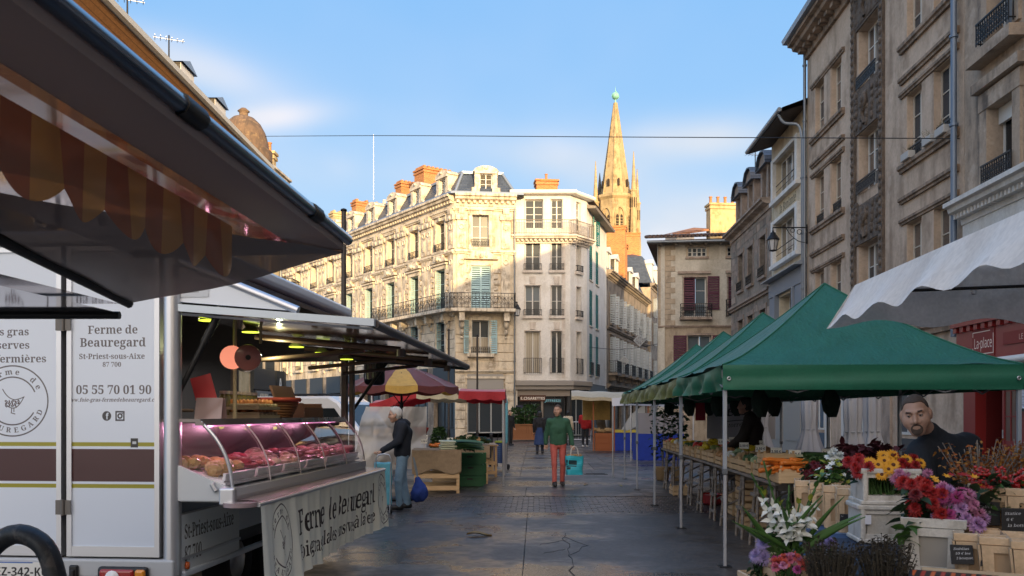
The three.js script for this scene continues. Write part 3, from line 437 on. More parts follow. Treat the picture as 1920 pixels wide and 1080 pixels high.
// ================= houses down the side street =================
{
  const b = thing('townhouse', 'dark grey stone house with pale shutters down the side street, slate dormers above', 'house', [7.35, 0, -66.2]);
  const P = [[0, 0], [6.1, -18.6], [-4, -21], [-9, -3]], w = new Wall(b, ...P[0], ...P[1]), e = new Wall(b, ...P[3], ...P[0]);
  const n = 6, bw = w.L / n, sur = { w: .16, d: .06, m: MT.darkStone };
  for (let i = 0; i < n; i++) { const c = (i + .5) * bw; w.win(c - .55, 8.7, 1.1, 2.25, { sur, shut: { m: MT.shutPale, mode: 'ajar', a: 1.25 }, rail: { h: .75, d: .16, gap: .14, scroll: 1 }, sill: { d: .2, m: MT.darkStone } }); w.win(c - .55, 4.9, 1.1, 2.7, { sur: { ...sur, cap: 1, key: 1 }, shut: { m: MT.shutPale, mode: 'ajar', a: 1.2 } }); w.add('balcony_slab', [bar(c - .9, c + .9, 4.6, 4.8, 0, .7), bar(c - .6, c - .4, 4.2, 4.6, 0, .5), bar(c + .4, c + .6, 4.2, 4.6, 0, .5)], MT.darkStone); w.railing(c - .9, 4.8, 1.8, .95, .68, { gap: .13, scroll: 1 }); w.win(c - 1.1, .3, 2.2, 2.7, { name: 'shop_window', rows: 1, glass: MT.g1, col: MT.black }); }
  w.wall(12.3, MT.darkStone); e.wall(12.3, MT.darkStone);
  w.ledge(8.2, .24, .2, MT.darkStone, 0, w.L, 'string_course'); w.ledge(3.6, .3, .3, MT.darkStone, 0, w.L, 'string_course'); w.cornice(12.2, .55, .5, MT.darkStone, 0, w.L, .5);
  mesh('mansard_roof', [loft([[P, 12.75], [inset(P, 1.3), 15.6], [inset(P, 4), 16.4]])], MT.slate, b);
  for (let i = 0; i < 5; i++) { const x = (i + .45) * bw, d = w.add('dormer', [bar(-.6, -.34, 0, 1.5, -1.1, 0), bar(.34, .6, 0, 1.5, -1.1, 0), bar(-.34, .34, 0, .2, -1, 0), T(ext([[-.78, 0], [.78, 0], [0, .5]], 1.3), 0, 1.5, -1.2)], MT.frameW, x, 12.8, -.12); mesh('dormer_window', [bar(-.34, .34, .2, 1.5, -.16, -.12)], MT.g5, d); mesh('dormer_cheek', [bar(-.62, -.603, .1, 1.5, -1.2, -.1), bar(.603, .62, .1, 1.5, -1.2, -.1)], MT.slateOld, d); }
  chimney(b, 1.3, -6.2, 13, 17.4, 2.0, 1.1, MT.brick, -.2, 0); chimney(b, 2.2, -7.6, 13, 16.2, .8, .8, MT.brick, -.2, 1);
  const b2 = thing('townhouse', 'tall farther house with white dormers at the bend of the side street', 'house', [13.9, 0, -85.6]), Q = [[0, 0], [5, -16], [-3, -19], [-8, -2]], w2 = new Wall(b2, ...Q[0], ...Q[1]), e2 = new Wall(b2, ...Q[3], ...Q[0]);
  for (let i = 0; i < 4; i++) { const c = (i + .5) * w2.L / 4; for (const y of [4.8, 8.6, 11.5]) w2.win(c - .5, y, 1, y > 11 ? 1.8 : 2.2, { sur, shut: { m: MT.shutPale, mode: 'ajar' } }); }
  w2.wall(14.3, MT.darkStone); e2.wall(14.3, MT.beigeStone); w2.cornice(14.2, .5, .5, MT.darkStone, 0, w2.L, 0);
  mesh('mansard_roof', [loft([[Q, 14.75], [inset(Q, 1), 17.6], [inset(Q, 3), 18.4]])], MT.slate, b2);
  for (let i = 0; i < 3; i++) w2.add('dormer', [bar(-.55, .55, 0, 1.9, -1, 0), T(ext([[-.7, 0], [.7, 0], [0, .5]], 1.2), 0, 1.9, -1.1)], MT.frameW, (i + .5) * w2.L / 4, 15, -.1);
  chimney(b2, -1.4, -3, 16, 20.3, 1.4, .8, MT.brick, 0, 2);
  w2.lettering('eram', .3, 3.1, 1.6, .8, { bg: '#23383a', fg: '#d5dcdc', z: .5, name: 'shop_sign' });
}
// ================= the church tower =================
{
  const b = thing('church_tower', 'tall sunlit stone church tower with pinnacles and a spire topped by a green ball', 'church', [20.6, 0, -170], .12);
  const oct = (r, y) => [Array.from({ length: 8 }, (_, i) => { const a = -(i + .5) * Math.PI / 4; return [r * Math.cos(a), r * Math.sin(a)]; }), y], R0 = 3.55;
  const wallG = [loft([oct(R0 + .5, 0), oct(R0 + .5, 27), oct(R0 + .3, 27.4), oct(R0 + .3, 31.6), oct(R0 + .55, 31.8), oct(R0 + .5, 32.2), oct(R0, 32.4), oct(R0, 43.7), oct(R0 + .45, 44.2), oct(R0 + .45, 44.7), oct(R0 + .1, 44.8)])];
  mesh('tower', wallG, MT.churchStone, b);
  const bay = (i, f) => { const a = i * Math.PI / 4, ap = R0 * Math.cos(Math.PI / 8); return T(f, ap * Math.sin(a), 0, ap * Math.cos(a), 0, a, 0); };
  const lancet = (w, h) => { const p = [[-w / 2, 0], [w / 2, 0], [w / 2, h - w]]; for (let k = 1; k <= 4; k++) { const t = k / 4; p.push([w / 2 * Math.cos(t * Math.PI / 2), h - w + w * Math.sin(t * Math.PI / 2)]); } for (let k = 3; k >= 0; k--) { const t = k / 4; p.push([-w / 2 * Math.cos(t * Math.PI / 2), h - w + w * Math.sin(t * Math.PI / 2)]); } return p; };
  const dark = M([.035, .025, .018], .9);
  for (let i = 0; i < 8; i++) {
    mesh('window_arch', [bay(i, T(ext(lancet(2.1, 7.2), .25, [lancet(1.75, 6.9).map(([x, y]) => [x, y + .02])]), 0, 35.0, -.02)), bay(i, bar(-.14, .14, 35, 41, -.05, .16))], MT.churchStone, b);
    for (const s of [-.42, .42]) { const o = mesh('belfry_opening', [bay(i, T(ext(lancet(.52, 5.2), .08), s, 35.4, -.02))], dark, b); mesh('louvre', Array.from({ length: 8 }, (_, k) => bay(i, box(.5, .05, .3, s, 35.8 + k * .58, .1, .6))), MT.churchStone, o); mesh('lower_opening', [bay(i, T(ext(lancet(.5, 2.1), .06), s, 29, .42))], dark, o); }
    mesh('window_arch', [bay(i, T(ext(lancet(2, 3.2), .2, [lancet(1.6, 2.9)]), 0, 28.6, .3))], MT.churchStone, b);
  }
  mesh('spire', [loft([oct(2.95, 44.6), oct(.32, 63.5)]), ...Array.from({ length: 8 }, (_, i) => { const a = (i + .5) * Math.PI / 4; return rod([2.98 * Math.cos(a), 44.6, 2.98 * Math.sin(a)], [.34 * Math.cos(a), 63.5, .34 * Math.sin(a)], .13, .06, 5); })], MT.churchStone, b);
  for (const y of [46.4]) mesh('spire_light', [0, 1, 2, 3, 4, 5, 6, 7].map((i) => { const a = i * Math.PI / 4, k = (63.5 - y) / 18.9, r = (.32 + 2.63 * k) * .924; return T(ext(lancet(.34 * k + .1, 1.3 * k + .3), .3), r * Math.sin(a), y, r * Math.cos(a) - 0, 0, a, 0); }), dark, b);
  mesh('ball', [sph(.72, 0, 64.9, 0, 18, 14), rod([0, 63.3, 0], [0, 64.3, 0], .2, .12), rod([0, 65.5, 0], [0, 66.8, 0], .07, .02), ...[0, 1, 2].map((i) => ring(.73, .05, 0, 64.9, 0, i * 1.05, i * .7)), sph(.12, .1, 65.7, .1)], MT.copper, b);
  // turrets with their own little spires
  for (const [x, z, y0, y1, y2, m] of [[-4.15, .6, 0, 42.6, 51.6, 0], [2.95, 2.9, 0, 44.6, 53.1, 0], [4.55, -.4, 0, 42.9, 50.6, 0], [-2.6, -2.6, 40, 45, 50.2, 1], [1.7, -1.4, 44, 45.4, 52, 1], [-.4, -4.3, 0, 42, 51, 0]]) {
    const o8 = (r, y) => [oct(r, y)[0].map(([p, q]) => [p + x, q + z]), y];
    mesh('turret', [loft([o8(.85, y0), o8(.8, y1 - 8 > y0 ? y1 - 8 : y0 + .1), o8(.62, y1 - 4), o8(.62, y1 + .5), o8(.75, y1 + .7), o8(.72, y1 + 1), o8(.5, y1 + 1.1), o8(.06, y2)])], m ? MT.slateOld : MT.churchStone, b);
    if (!m) mesh('turret_opening', [0, 1, 2, 3].map((k) => T(box(.2, 2, 1.22, 0, y1 - 1.6, 0), x, 0, z, 0, k * Math.PI / 4, 0)), dark, b);
  }
}

// ================= right-hand row =================
const rowX = (d) => 9.76 + .044 * d;
const rowWall = (b, d1, d0) => new Wall(b, 0, 0, rowX(d0) - rowX(d1), d1 - d0);
const rowHouse = (name, label, d1) => thing(name, label, 'building', [rowX(d1), 0, -d1]);
const gable = (b, L, d1, d0, H, ridge, depth, m, over = .5) => { // roof with its ridge along the street
  const sx = rowX(d0) - rowX(d1), w = d1 - d0; mesh('roof', [tri([[-over, H, .05], [sx - over, H, w], [depth / 2, ridge, 0], [depth / 2 + sx, ridge, w], [depth, H, 0], [depth + sx, H, w], [-over, H - .12, .05], [sx - over, H - .12, w]], [[0, 1, 3, 2], [2, 3, 5, 4], [0, 2, 4], [1, 5, 3], [6, 7, 1, 0]])], m, b);
  mesh('back_wall', [bar(.02, depth, 0, H - .05, .02, .4), T(bar(.02, depth, 0, H - .05, -.4, 0), sx, 0, w - .02), bar(depth - .4, depth, 0, H - .05, .4, w - .45)], MT.weather, b);
};
{ // taupe building, two pairs of windows and a dark carved strip between
  const d1 = 32.3, d0 = 20.1, b = rowHouse('taupe_building', 'tall taupe rendered building with a dark carved panel strip between paired windows', d1), w = rowWall(b, d1, d0);
  const o = { rec: .17, rows: 3, col: MT.frameC, glass: [MT.g6, MT.g6, MT.g2, MT.g6] };
  for (const [y, h] of [[4.75, 2.0], [8.4, 1.85], [11.7, 1.85]]) {
    for (const x of [.95, 2.75, 9.0, 10.65]) { w.win(x, y, 1.02, h, o); if (y < 11) w.railing(x + .02, y, .98, .42, -.06, { gap: .1, scroll: 1 }); }
    w.win(5.35, y + .05, 1.6, h + .05, { ...o, rec: .3, col: MT.frameW, leaves: 3 });
    for (const [a, c] of [[.6, 4.1], [8.65, 12.0]]) { w.ledge(y - .2, .2, .14, MT.taupeTrim, a, c, 'window_ledge'); w.ledge(y - 1.05, .16, .12, MT.taupeTrim, a, c, 'panel_ledge'); w.ledge(y + h + .02, .14, .1, MT.taupeTrim, a, c, 'lintel_ledge'); w.add('pier', [bar((a + c) / 2 - .35, (a + c) / 2 + .35, y, y + h, .002, .02)], MT.taupe); }
    w.add('carved_panel', [bar(5.1, 7.2, y + h + .12, y + 3.35, 0, .05), ...Array.from({ length: 26 }, (_, i) => { const u = 5.3 + (i % 5) * .43, v = y + h + .35 + Math.floor(i / 5) * .2; return sph(.13, u + rr(-.06, .06), v + rr(-.05, .05), .05, 7, 5, 1, rr(.7, 1.4), .5); }), tube([[6.1, y + h + .25, .08], [5.95, y + h + .6, .1], [6.2, y + h + .9, .1], [6.05, y + h + 1.2, .08]], .08, 6)], MT.darkCarve);
    w.railing(5.35, y + .05, 1.6, .4, .08, { gap: .1, scroll: 2 });
  }
  for (const x of [4.9, 7.2]) { w.add('carved_border', [bar(x, x + .28, 4.4, 15, 0, .09), ...Array.from({ length: 42 }, (_, i) => sph(.1, x + .14, 4.5 + i * .25, .09, 6, 5, 1, 1, .6))], MT.darkCarve); }
  w.add('carved_lintel', [bar(5.18, 7.2, 13.75, 14.3, 0, .07)], MT.darkCarve);
  const fr = [ // ground floor fronts under the tents: blue joinery, pale pillars
    [0, .7, MT.greyStone], [.7, 2.2, M([.055, .10, .15], .5)], [2.2, 2.7, MT.frameW], [2.7, 3.5, M([.05, .085, .13], .5)], [3.5, 3.9, M([.35, .03, .04], .5)], [3.9, 4.4, MT.frameW], [4.4, 6.2, M([.07, .135, .155], .5)], [6.2, 7.1, MT.frameW], [7.1, 8.0, MT.greyStone], [8.0, 8.4, M([.02, .05, .10], .5)], [8.4, 9.9, M([.05, .06, .07], .4)], [9.9, 10.4, M([.02, .05, .10], .5)], [10.4, 11.4, M([.06, .13, .145], .5)], [11.4, 12.2, MT.white]];
  for (const [a, c, m] of fr) w.add('shop_panel', [bar(a + .01, c - .01, 0, 3.6, -.3, m === MT.greyStone || m === MT.frameW ? .06 : -.02), ...(c - a > 1.2 ? [bar(a + .2, c - .2, .3, .9, -.02, .01), bar(a + .2, (a + c) / 2 - .05, 1.1, 2.9, -.02, .01), bar((a + c) / 2 + .05, c - .2, 1.1, 2.9, -.02, .01)] : [])], m);
  for (const x of [.95, 4.7, 8.6]) w.win(x, 1.0, 1.1, 1.9, { name: 'shop_window', noHole: true, rec: -.03, rows: 1, glass: [MT.g2, MT.g5], col: MT.frameW });
  w.holes.push([.005, -.1, 12.15, 3.7]); w.wall(15.1, MT.taupe, .5); w.ledge(3.6, .35, .2, MT.taupeTrim, 0, w.L, 'shop_cornice');
  w.cornice(14.95, .6, .75, MT.taupeTrim, 0, w.L, .62); w.add('gutter', [moulding(w.L + .2, [[.55, 0], [.9, .02], [.95, .16], [.9, .2], [.55, .1]])], MT.zinc, -.1, 15.55, 0);
  gable(b, w.L, d1, d0, 15.6, 17.3, 10, MT.slate);
  for (let i = 0; i < 3; i++) { const f = w.add('flower_box', [rbx(.5, .2, .2, 0, 0, 0, .02)], M([.45, .43, .40], .7), 9.35 + i * .72 + (i ? .6 : 0), 8.5, .12); mesh('withered_plant', Array.from({ length: 8 }, () => rod([rr(-.2, .2), .05, rr(-.05, .05)], [rr(-.28, .28), rr(.15, .36), rr(-.1, .12)], .008, .003, 4)), M([.16, .13, .05], .8), f); }
  pipe(w, 12.05, 3.4, 15.4, .16, .075, M([.16, .20, .26], .45, { metalness: .4 }));
  pipe(w, .06, 3.4, 15.3, .12, .06);
}
{ // weathered building with the white cornice and the red cafe below
  const d1 = 20.08, d0 = 8, b = rowHouse('weathered_building', 'weathered brown building with pale stone window frames above a red cafe front', d1), w = rowWall(b, d1, d0);
  for (const x of [1.15, 3.6, 6.2, 8.8]) {
    w.win(x, 6.62, 1.05, 1.72, { rec: .3, rows: 1, glass: MT.g1, sur: { w: .3, d: .07, m: MT.weather }, rail: { h: .45, d: .14, gap: .1, scroll: 2, o: .1 } }); w.add('roller_blind_box', [bar(x, x + 1.05, 7.98, 8.34, -.28, -.2)], MT.frameW);
    w.add('lintel_stone', [bar(x - .45, x + 1.5, 8.78, 9.0, 0, .2)], MT.weather); w.win(x, 9.75, 1.05, 1.9, { rec: .3, rows: 1, glass: MT.g3, sur: { w: .24, d: .07, m: MT.weather }, rail: { h: .5, d: .22, gap: .1, scroll: 2, o: .16 } }); w.add('window_shelf', [bar(x - .4, x + 1.45, 9.35, 9.6, 0, .34)], MT.weather); w.win(x, 13.2, 1.05, 1.7, { rec: .3, glass: MT.g2, sur: { w: .24, d: .07, m: MT.weather } });
  }
  w.wall(16.4, MT.weather, .5, 6.4); w.cornice(6.0, .5, .5, MT.white, 0, w.L, .16); w.cornice(16.3, .5, .6, MT.weather, 0, w.L, .5);
  w.add('entablature', [bar(0, w.L, 4.1, 6.0, -.3, .04), bar(0, w.L, 5.5, 5.62, .04, .1)], MT.white); for (let i = 0; i < 6; i++) { w.add('pilaster', [bar(i * 1.9 + .3, i * 1.9 + .7, 4.3, 5.5, .04, .14), bar(i * 1.9 + .2, i * 1.9 + .8, 5.2, 5.5, .14, .3)], MT.white); w.win(i * 1.9 + .85, 4.45, 1.2, .95, { name: 'fanlight', noHole: true, rec: -.07, rows: 1, glass: MT.g4 }); }
  // the cafe
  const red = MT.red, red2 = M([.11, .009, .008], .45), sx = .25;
  w.add('cafe_fascia', [bar(sx, w.L, 2.72, 3.55, -.05, .3), bar(sx - .06, w.L, 3.55, 3.68, -.05, .42), ...Array.from({ length: 24 }, (_, i) => bar(sx + i * .32, sx + .16 + i * .32, 3.43, 3.55, .3, .38))], red);
  w.add('awning_roll', [rod([sx + .9, 2.66, .5], [w.L, 2.66, .5], .085, .085, 12)], MT.frameW);
  const lp = canvasTex(512, 384, (c, W, H) => { c.fillStyle = '#7a1d18'; c.fillRect(0, 0, W, H); c.strokeStyle = c.fillStyle = '#e2cfc0'; c.lineWidth = 12; c.strokeRect(20, 40, 470, 300); c.fillStyle = '#7a1d18'; c.fillRect(6, 100, 110, 150); c.fillRect(420, 20, 90, 60); c.fillStyle = '#e2cfc0'; c.font = '190px sans-serif'; c.textAlign = 'center'; c.fillText('La·place', W / 2, 262, 420); });
  w.add('cafe_sign', [own(T(new THREE.PlaneGeometry(.95, .62), 0, 0, 0)), box(.95, .62, .012, 0, 0, -.008)], M(W1, .6, { map: lp }), 1.5, 3.12, .318);
  w.lettering('LE CAFÉ · LE RESTO · LE BAR', 2.35, 3.0, 3.2, .26, { bg: '#7a1d18', fg: '#d9b9a6', z: .33, name: 'cafe_lettering', font: '{}px sans-serif' });
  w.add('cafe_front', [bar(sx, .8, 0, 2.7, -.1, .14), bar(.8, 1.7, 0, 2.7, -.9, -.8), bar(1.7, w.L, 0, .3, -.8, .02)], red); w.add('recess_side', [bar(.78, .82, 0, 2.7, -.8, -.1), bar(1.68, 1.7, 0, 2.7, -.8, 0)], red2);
  const door = w.add('cafe_door', [bar(0, .09, 0, 2.6, -.05, 0), bar(.75, .84, 0, 2.6, -.05, 0), bar(.09, .75, .02, .95, -.045, -.012), bar(.2, .64, .25, .75, -.012, .004), bar(.09, .75, 2.5, 2.6, -.05, -.003), ...[.3, .52].map((x) => bar(x, x + .03, .95, 2.5, -.04, -.006)), ...[1.45, 2.0].map((y) => bar(.09, .75, y, y + .03, -.042, -.009))], red, 1.72, .05, .02);
  mesh('glass_pane', [bar(.09, .75, .95, 2.5, -.03, -.024)], M([.16, .10, .075], .3, GL), door); mesh('handle', [rod([.12, 1.0, .05], [.12, 1.18, .05], .014)], MT.steel, door);
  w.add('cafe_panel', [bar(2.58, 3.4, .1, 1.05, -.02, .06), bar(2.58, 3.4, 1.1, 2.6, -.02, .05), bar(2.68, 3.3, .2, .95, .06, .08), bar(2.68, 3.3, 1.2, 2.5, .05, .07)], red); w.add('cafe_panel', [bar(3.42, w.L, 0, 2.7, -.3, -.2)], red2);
  const menu = w.add('menu_case', [rbx(.62, .72, .08, 0, 0, 0, .015)], MT.black, 2.85, 1.98, .14);
  mesh('menu_sheet', [own(new THREE.PlaneGeometry(.5, .6))], M(W1, .5, { map: canvasTex(256, 320, (c, W, H) => { c.fillStyle = '#d9dbe6'; c.fillRect(0, 0, W, H); c.fillStyle = '#777c90'; for (let i = 0; i < 17; i++) c.fillRect(40 + (i * 37) % 30, 30 + i * 16, 120 + (i * 53) % 50, i % 5 ? 4 : 8); }) }), menu, 0, 0, .044);
  gable(b, w.L, d1, d0, 16.8, 18.8, 10, MT.slate);
}
{ // narrow cream house
  const d1 = 37.5, d0 = 32.34, b = rowHouse('cream_house', 'narrow cream house with white framed window groups, script sign and blue grey base', d1), w = rowWall(b, d1, d0), o = { leaves: 4, rows: 1, rec: .22, glass: [MT.g6, MT.g6, MT.g5], col: MT.frameW };
  for (const [y, h] of [[10.85, 1.5], [8.1, 1.6]]) { w.win(.75, y, 3.3, h, o); w.add('white_surround', [bar(.45, .75, y - .15, y + h + .15, 0, .16), bar(4.05, 4.35, y - .15, y + h + .15, 0, .16), bar(.75, 4.05, y + h, y + h + .15, 0, .15), bar(.4, 4.4, y - .32, y - .15, 0, .22)], MT.white); w.add('guard_rail', [rod([.75, y + .5, 0], [4.05, y + .5, 0], .02), rod([.75, y + .25, 0], [4.05, y + .25, 0], .012)], MT.iron); }
  w.win(1.3, 5.0, 2.3, 1.5, { leaves: 5, rows: 1, rec: .4, glass: MT.g2 }); w.add('grey_base', [bar(.1, w.L, 6.6, 7.25, 0, .16), bar(.1, 1.2, 3.2, 6.6, 0, .12), bar(3.7, w.L, 3.2, 6.6, 0, .12), bar(1.2, 3.7, 3.2, 4.9, 0, .12), bar(1.0, 1.2, 4.7, 6.6, .12, .2), bar(3.7, 3.9, 4.7, 6.6, .12, .2)], MT.greyBlue); w.add('zinc_flashing', [moulding(w.L, [[0, .25], [.5, .02], [.5, -.03], [0, -.02]])], MT.zinc, 0, 7.28, 0);
  w.wall(13.3, MT.yellowWall ? M(W1, .9, { map: stain([.60, .51, .37], [.45, .36, .24], [.66, .59, .47], 5, 390), ...bump(.006) }) : 0, .5);
  const sign = w.add('script_sign', [own(new THREE.PlaneGeometry(2.6, .75))], M(W1, .8, { map: canvasTex(512, 160, (c, W, H) => { c.fillStyle = '#c5b392'; c.fillRect(0, 0, W, H); c.fillStyle = '#4d4433'; c.font = 'italic bold 105px serif'; c.textAlign = 'center'; c.fillText('la Bonlanté', W / 2, 112, W * .92); c.fillRect(90, 128, 390, 5); }) }), 2.5, 10.18, .012);
  w.add('shop_panel', [bar(0, w.L, 0, 3.2, -.05, .1), bar(.4, 2.2, .5, 2.6, .1, .13), bar(2.7, 4.7, .5, 2.6, .1, .13)], M([.30, .29, .27], .6));
  mesh('eave', [tri([[-1.0, 13.0, -.1], [rowX(d0) - rowX(d1) - 1.0, 13.0, d1 - d0 + .1], [.1, 13.34, -.1], [.1 - .2, 13.34, d1 - d0 + .1], [-1.0, 13.16, -.1], [-1.2, 13.16, d1 - d0 + .1], [4.5, 15.2, -.1], [4.3, 15.2, d1 - d0 + .1]], [[0, 1, 3, 2], [0, 4, 5, 1], [4, 6, 7, 5]])], M([.06, .04, .032], .7), b);
  w.add('gutter', [rod([-.1, 13.1, 1.06], [w.L + .1, 13.1, 1.06], .085)], MT.zinc); w.add('swan_neck', [tube([[w.L - .25, 13.05, 1.02], [w.L - .22, 12.7, .8], [w.L - .1, 12.55, .3], [w.L - .08, 12.0, .14]], .06)], MT.zinc); pipe(w, w.L - .08, 3.4, 12.1, .14, .065);
  gable(b, w.L, d1, d0, 13.3, 15.3, 9.4, MT.tileDark, 0);
}
{ // grey stone house
  const d1 = 45.8, d0 = 37.55, b = rowHouse('stone_house', 'brownish stone house of squared blocks with arched dormers beside the narrow cream house', d1), w = rowWall(b, d1, d0);
  for (const x of [1.75, 3.85, 6.25]) { w.win(x, 7.85, 1.05, 1.85, { rec: .3, sur: { w: .17, d: .03, m: MT.greyStone2 }, rail: { h: .42, d: .12, gap: .1, scroll: 1 }, sill: { m: MT.greyStone2 } }); w.win(x, 4.35, 1.05, 2.0, { rec: .3, sur: { w: .17, d: .03, m: MT.greyStone2 }, sill: { m: MT.greyStone2 } }); w.win(x - .3, .4, 1.6, 2.5, { name: 'shop_window', rec: .25, rows: 1, glass: MT.g1, col: MT.shutBlue }); }
  w.wall(10.75, MT.darkStone, .5); w.ledge(6.95, .24, .2, MT.greyStone2, 0, w.L, 'string_course'); w.cornice(10.65, .45, .5, MT.greyStone, 0, w.L, 0); w.ledge(3.3, .3, .25, MT.greyStone2, 0, w.L, 'shop_cornice');
  const hit = (x0, x1, y0, y1) => w.holes.some(([a, y, ww, h]) => x1 > a - .17 && x0 < a + ww + .17 && y1 > y - .14 && y0 < y + h + .22), gs = [[], [], []];
  for (let r = 0, y = 3.65; y < 10.6; r++, y += .34) for (let x = -(r % 2) * .3; x < w.L - .05;) { const l = rr(.45, .75), x0 = Math.max(0, x) + .008, x1 = Math.min(w.L, x + l) - .008; if (x1 - x0 > .1 && !hit(x0, x1, y, y + .33) && !(y + .33 > 6.95 && y < 7.2)) gs[Math.floor(R() * 3)].push(bar(x0, x1, y + .006, y + .33, -.02, rr(.006, .022))); x += l; }
  gs.forEach((g, i) => { const p = w.add('stone_blocks', g, [MT.greyStone, MT.greyStone2, MT.darkStone][i]); stuff(p); });
  for (const x of [1.1, 3.75, 6.4]) { const d = w.add('dormer', [bar(-.7, -.4, 0, 1.7, -1.6, .04), bar(.4, .7, 0, 1.7, -1.6, .04), bar(-.4, .4, 0, .2, -1.5, .04), T(ext([[-.85, 0], [.85, 0], [.78, .3], [.5, .58], [0, .68], [-.5, .58], [-.78, .3]], 1.8), 0, 1.7, -1.7)], MT.greyStone2, x + .4, 11.1, -.1); mesh('dormer_window', [bar(-.4, -.34, .2, 1.7, -.25, -.15), bar(.34, .4, .2, 1.7, -.25, -.15), bar(-.03, .03, .2, 1.7, -.24, -.14), bar(-.4, .4, .9, .94, -.245, -.155)], MT.frameW, d); mesh('pane', [bar(-.4, .4, .2, 1.7, -.3, -.22)], MT.g5, d); mesh('dormer_roof', [T(ext([[-.95, 0], [.95, 0], [.86, .34], [.55, .66], [0, .77], [-.55, .66], [-.86, .34]], 1.8, [[[-.9, .02], [.9, .02], [.8, .3], [.5, .6], [0, .7], [-.5, .6], [-.8, .3]]]), 0, 1.71, -1.55)], MT.slate, d); }
  const sx = rowX(d0) - rowX(d1), Lz = d1 - d0; mesh('mansard_roof', [loft([[[[0, 0], [sx, Lz], [9 + sx, Lz], [9, 0]], 11.05], [[[1.1, 0.01], [1.1 + sx, Lz - .01], [7.9 + sx, Lz - .01], [7.9, .01]], 13.0], [[[4, .01], [4 + sx, Lz - .01], [5 + sx, Lz - .01], [5, .01]], 14.0]])], MT.slate, b);
  mesh('back_wall', [bar(.5, 9, 0, 11.05, .03, .4), bar(8.6, 9, 0, 11, .4, Lz)], MT.greyStone, b);
}
aerial(12.4, 13.2, -43.5, 'branched television aerial standing on the roof of the stone house', 1.7);
{ // beige house with plum shutters facing us at the end
  const b = thing('beige_house', 'beige rendered house with plum shutters and tiled roof facing the market', 'house', [8.55, 0, -50]), w = new Wall(b, 0, 0, 6.6, .5), sd = new Wall(b, 2.9, -11, 0, 0), plum = MT.shutPlum, s = { w: .1, d: .04, m: MT.beigeStone };
  for (const x of [1.72, 4.0]) w.win(x, 10.75, 1.1 - (x > 3 ? .1 : 0), .55, { rec: .15, rows: 2, leaves: 4, glass: MT.g5, sur: s, sill: { d: .08, m: MT.greyStone } });
  w.win(1.5, 7.25, 1.3, 2.3, { rec: .25, rows: 3, glass: [MT.g5, MT.g3], sur: { w: .08, d: .03, m: MT.greyStone } }); const S = cached('plumL', () => w.shutter(.66, 1.95)); w.add('shutter', S, plum, 1.5, 7.62, -.1); w.add('shutter', S, plum, 2.88, 7.64, .03); w.railing(1.28, 7.2, 1.8, .78, .35, { gap: .12, scroll: 2 }); w.add('balcony_slab', [bar(1.25, 3.1, 7.05, 7.19, 0, .42)], MT.greyStone);
  w.win(4.05, 7.25, 1.3, 2.3, { rec: .25, rows: 3, glass: MT.g5, sur: { w: .08, d: .03, m: MT.greyStone } }); w.add('shutter', S, plum, 4.08, 7.62, -.1); w.add('shutter', S, plum, 4.72, 7.62, -.09); w.railing(3.9, 7.2, 1.6, 1.0, .45, { gap: .09, scroll: 2 });
  for (const x of [1.25, 4.0]) w.add('lintel_ledge', [bar(x - .1, x + 1.8, 9.75, 9.9, 0, .14)], MT.greyStone);
  w.win(1.72, 3.4, 1.35, 2.75, { rec: .25, rows: 3, leaves: 2, glass: [MT.g5, MT.g3], sur: { w: .1, d: .03, m: MT.greyStone } }); const S2 = cached('plumB', () => w.shutter(.74, 2.75)); for (const x of [.9, 3.16, 3.95]) w.add('shutter', S2, plum, x, 3.4, .04);
  w.wall(11.7, MT.beige, .4, 6.72); w.add('lower_wall', [T(ext(rect(0, w.L, 0, 6.6), .4, [rect(1.72, 3.07, 3.4, 6.15)]), 0, 0, -.4)], MT.beigeStone); sd.wall(11.7, MT.beige, .4); w.ledge(6.6, .13, .1, MT.greyStone, 0, w.L, 'string_course');
  for (let k = 0; k < 15; k++) w.add('quoin_stone', [rbx(k % 2 ? .75 : 1.0, .3, .06, (k % 2 ? .75 : 1.0) / 2, 6.9 + k * .315, 0, .01)], M(W1, .9, { map: MT.beigeStone.map }));
  mesh('roof', [tri([[-.75, 11.6, .6], [7, 11.75, 1.1], [7, 12.75, -5], [3.6, 12.65, -5.2], [2.2, 11.6, -11.5], [7, 11.6, -11], [-.75, 11.48, .6], [7, 11.63, 1.1], [2.2, 11.48, -11.5]], [[0, 1, 2, 3], [0, 3, 4], [3, 2, 5, 4], [6, 7, 1, 0], [0, 4, 8, 6]])], MT.tileDark, b);
  const tiles = []; for (let i = 0; i < 34; i++) tiles.push(T(new THREE.CylinderGeometry(.1, .1, 1.6, 6, 1), -.6 + i * .225, 11.93 + i * .004, .1 + i * .014, Math.PI / 2 + .19, 0, 0)); mesh('edge_tiles', tiles, MT.tileDark, b);
  mesh('rear_wing', [bar(6.75, 14.5, 0, 13.6, -11, -1.6)], MT.beige, b);  // hidden block added to keep the sun off the side street
  w.add('eave_soffit', [bar(-.6, w.L + .3, 11.5, 11.56, 0, .55), ...Array.from({ length: 8 }, (_, i) => bar(.1 + i * .85, .22 + i * .85, 11.38, 11.5, 0, .5))], MT.woodGrey); w.add('gutter', [rod([-.7, 11.52, .66], [w.L + .3, 11.56, .66], .07)], MT.zinc);
  chimney(b, 5.0, -5.2, 12.2, 15.1, 1.75, .8, MT.brickPale, .1, 4);
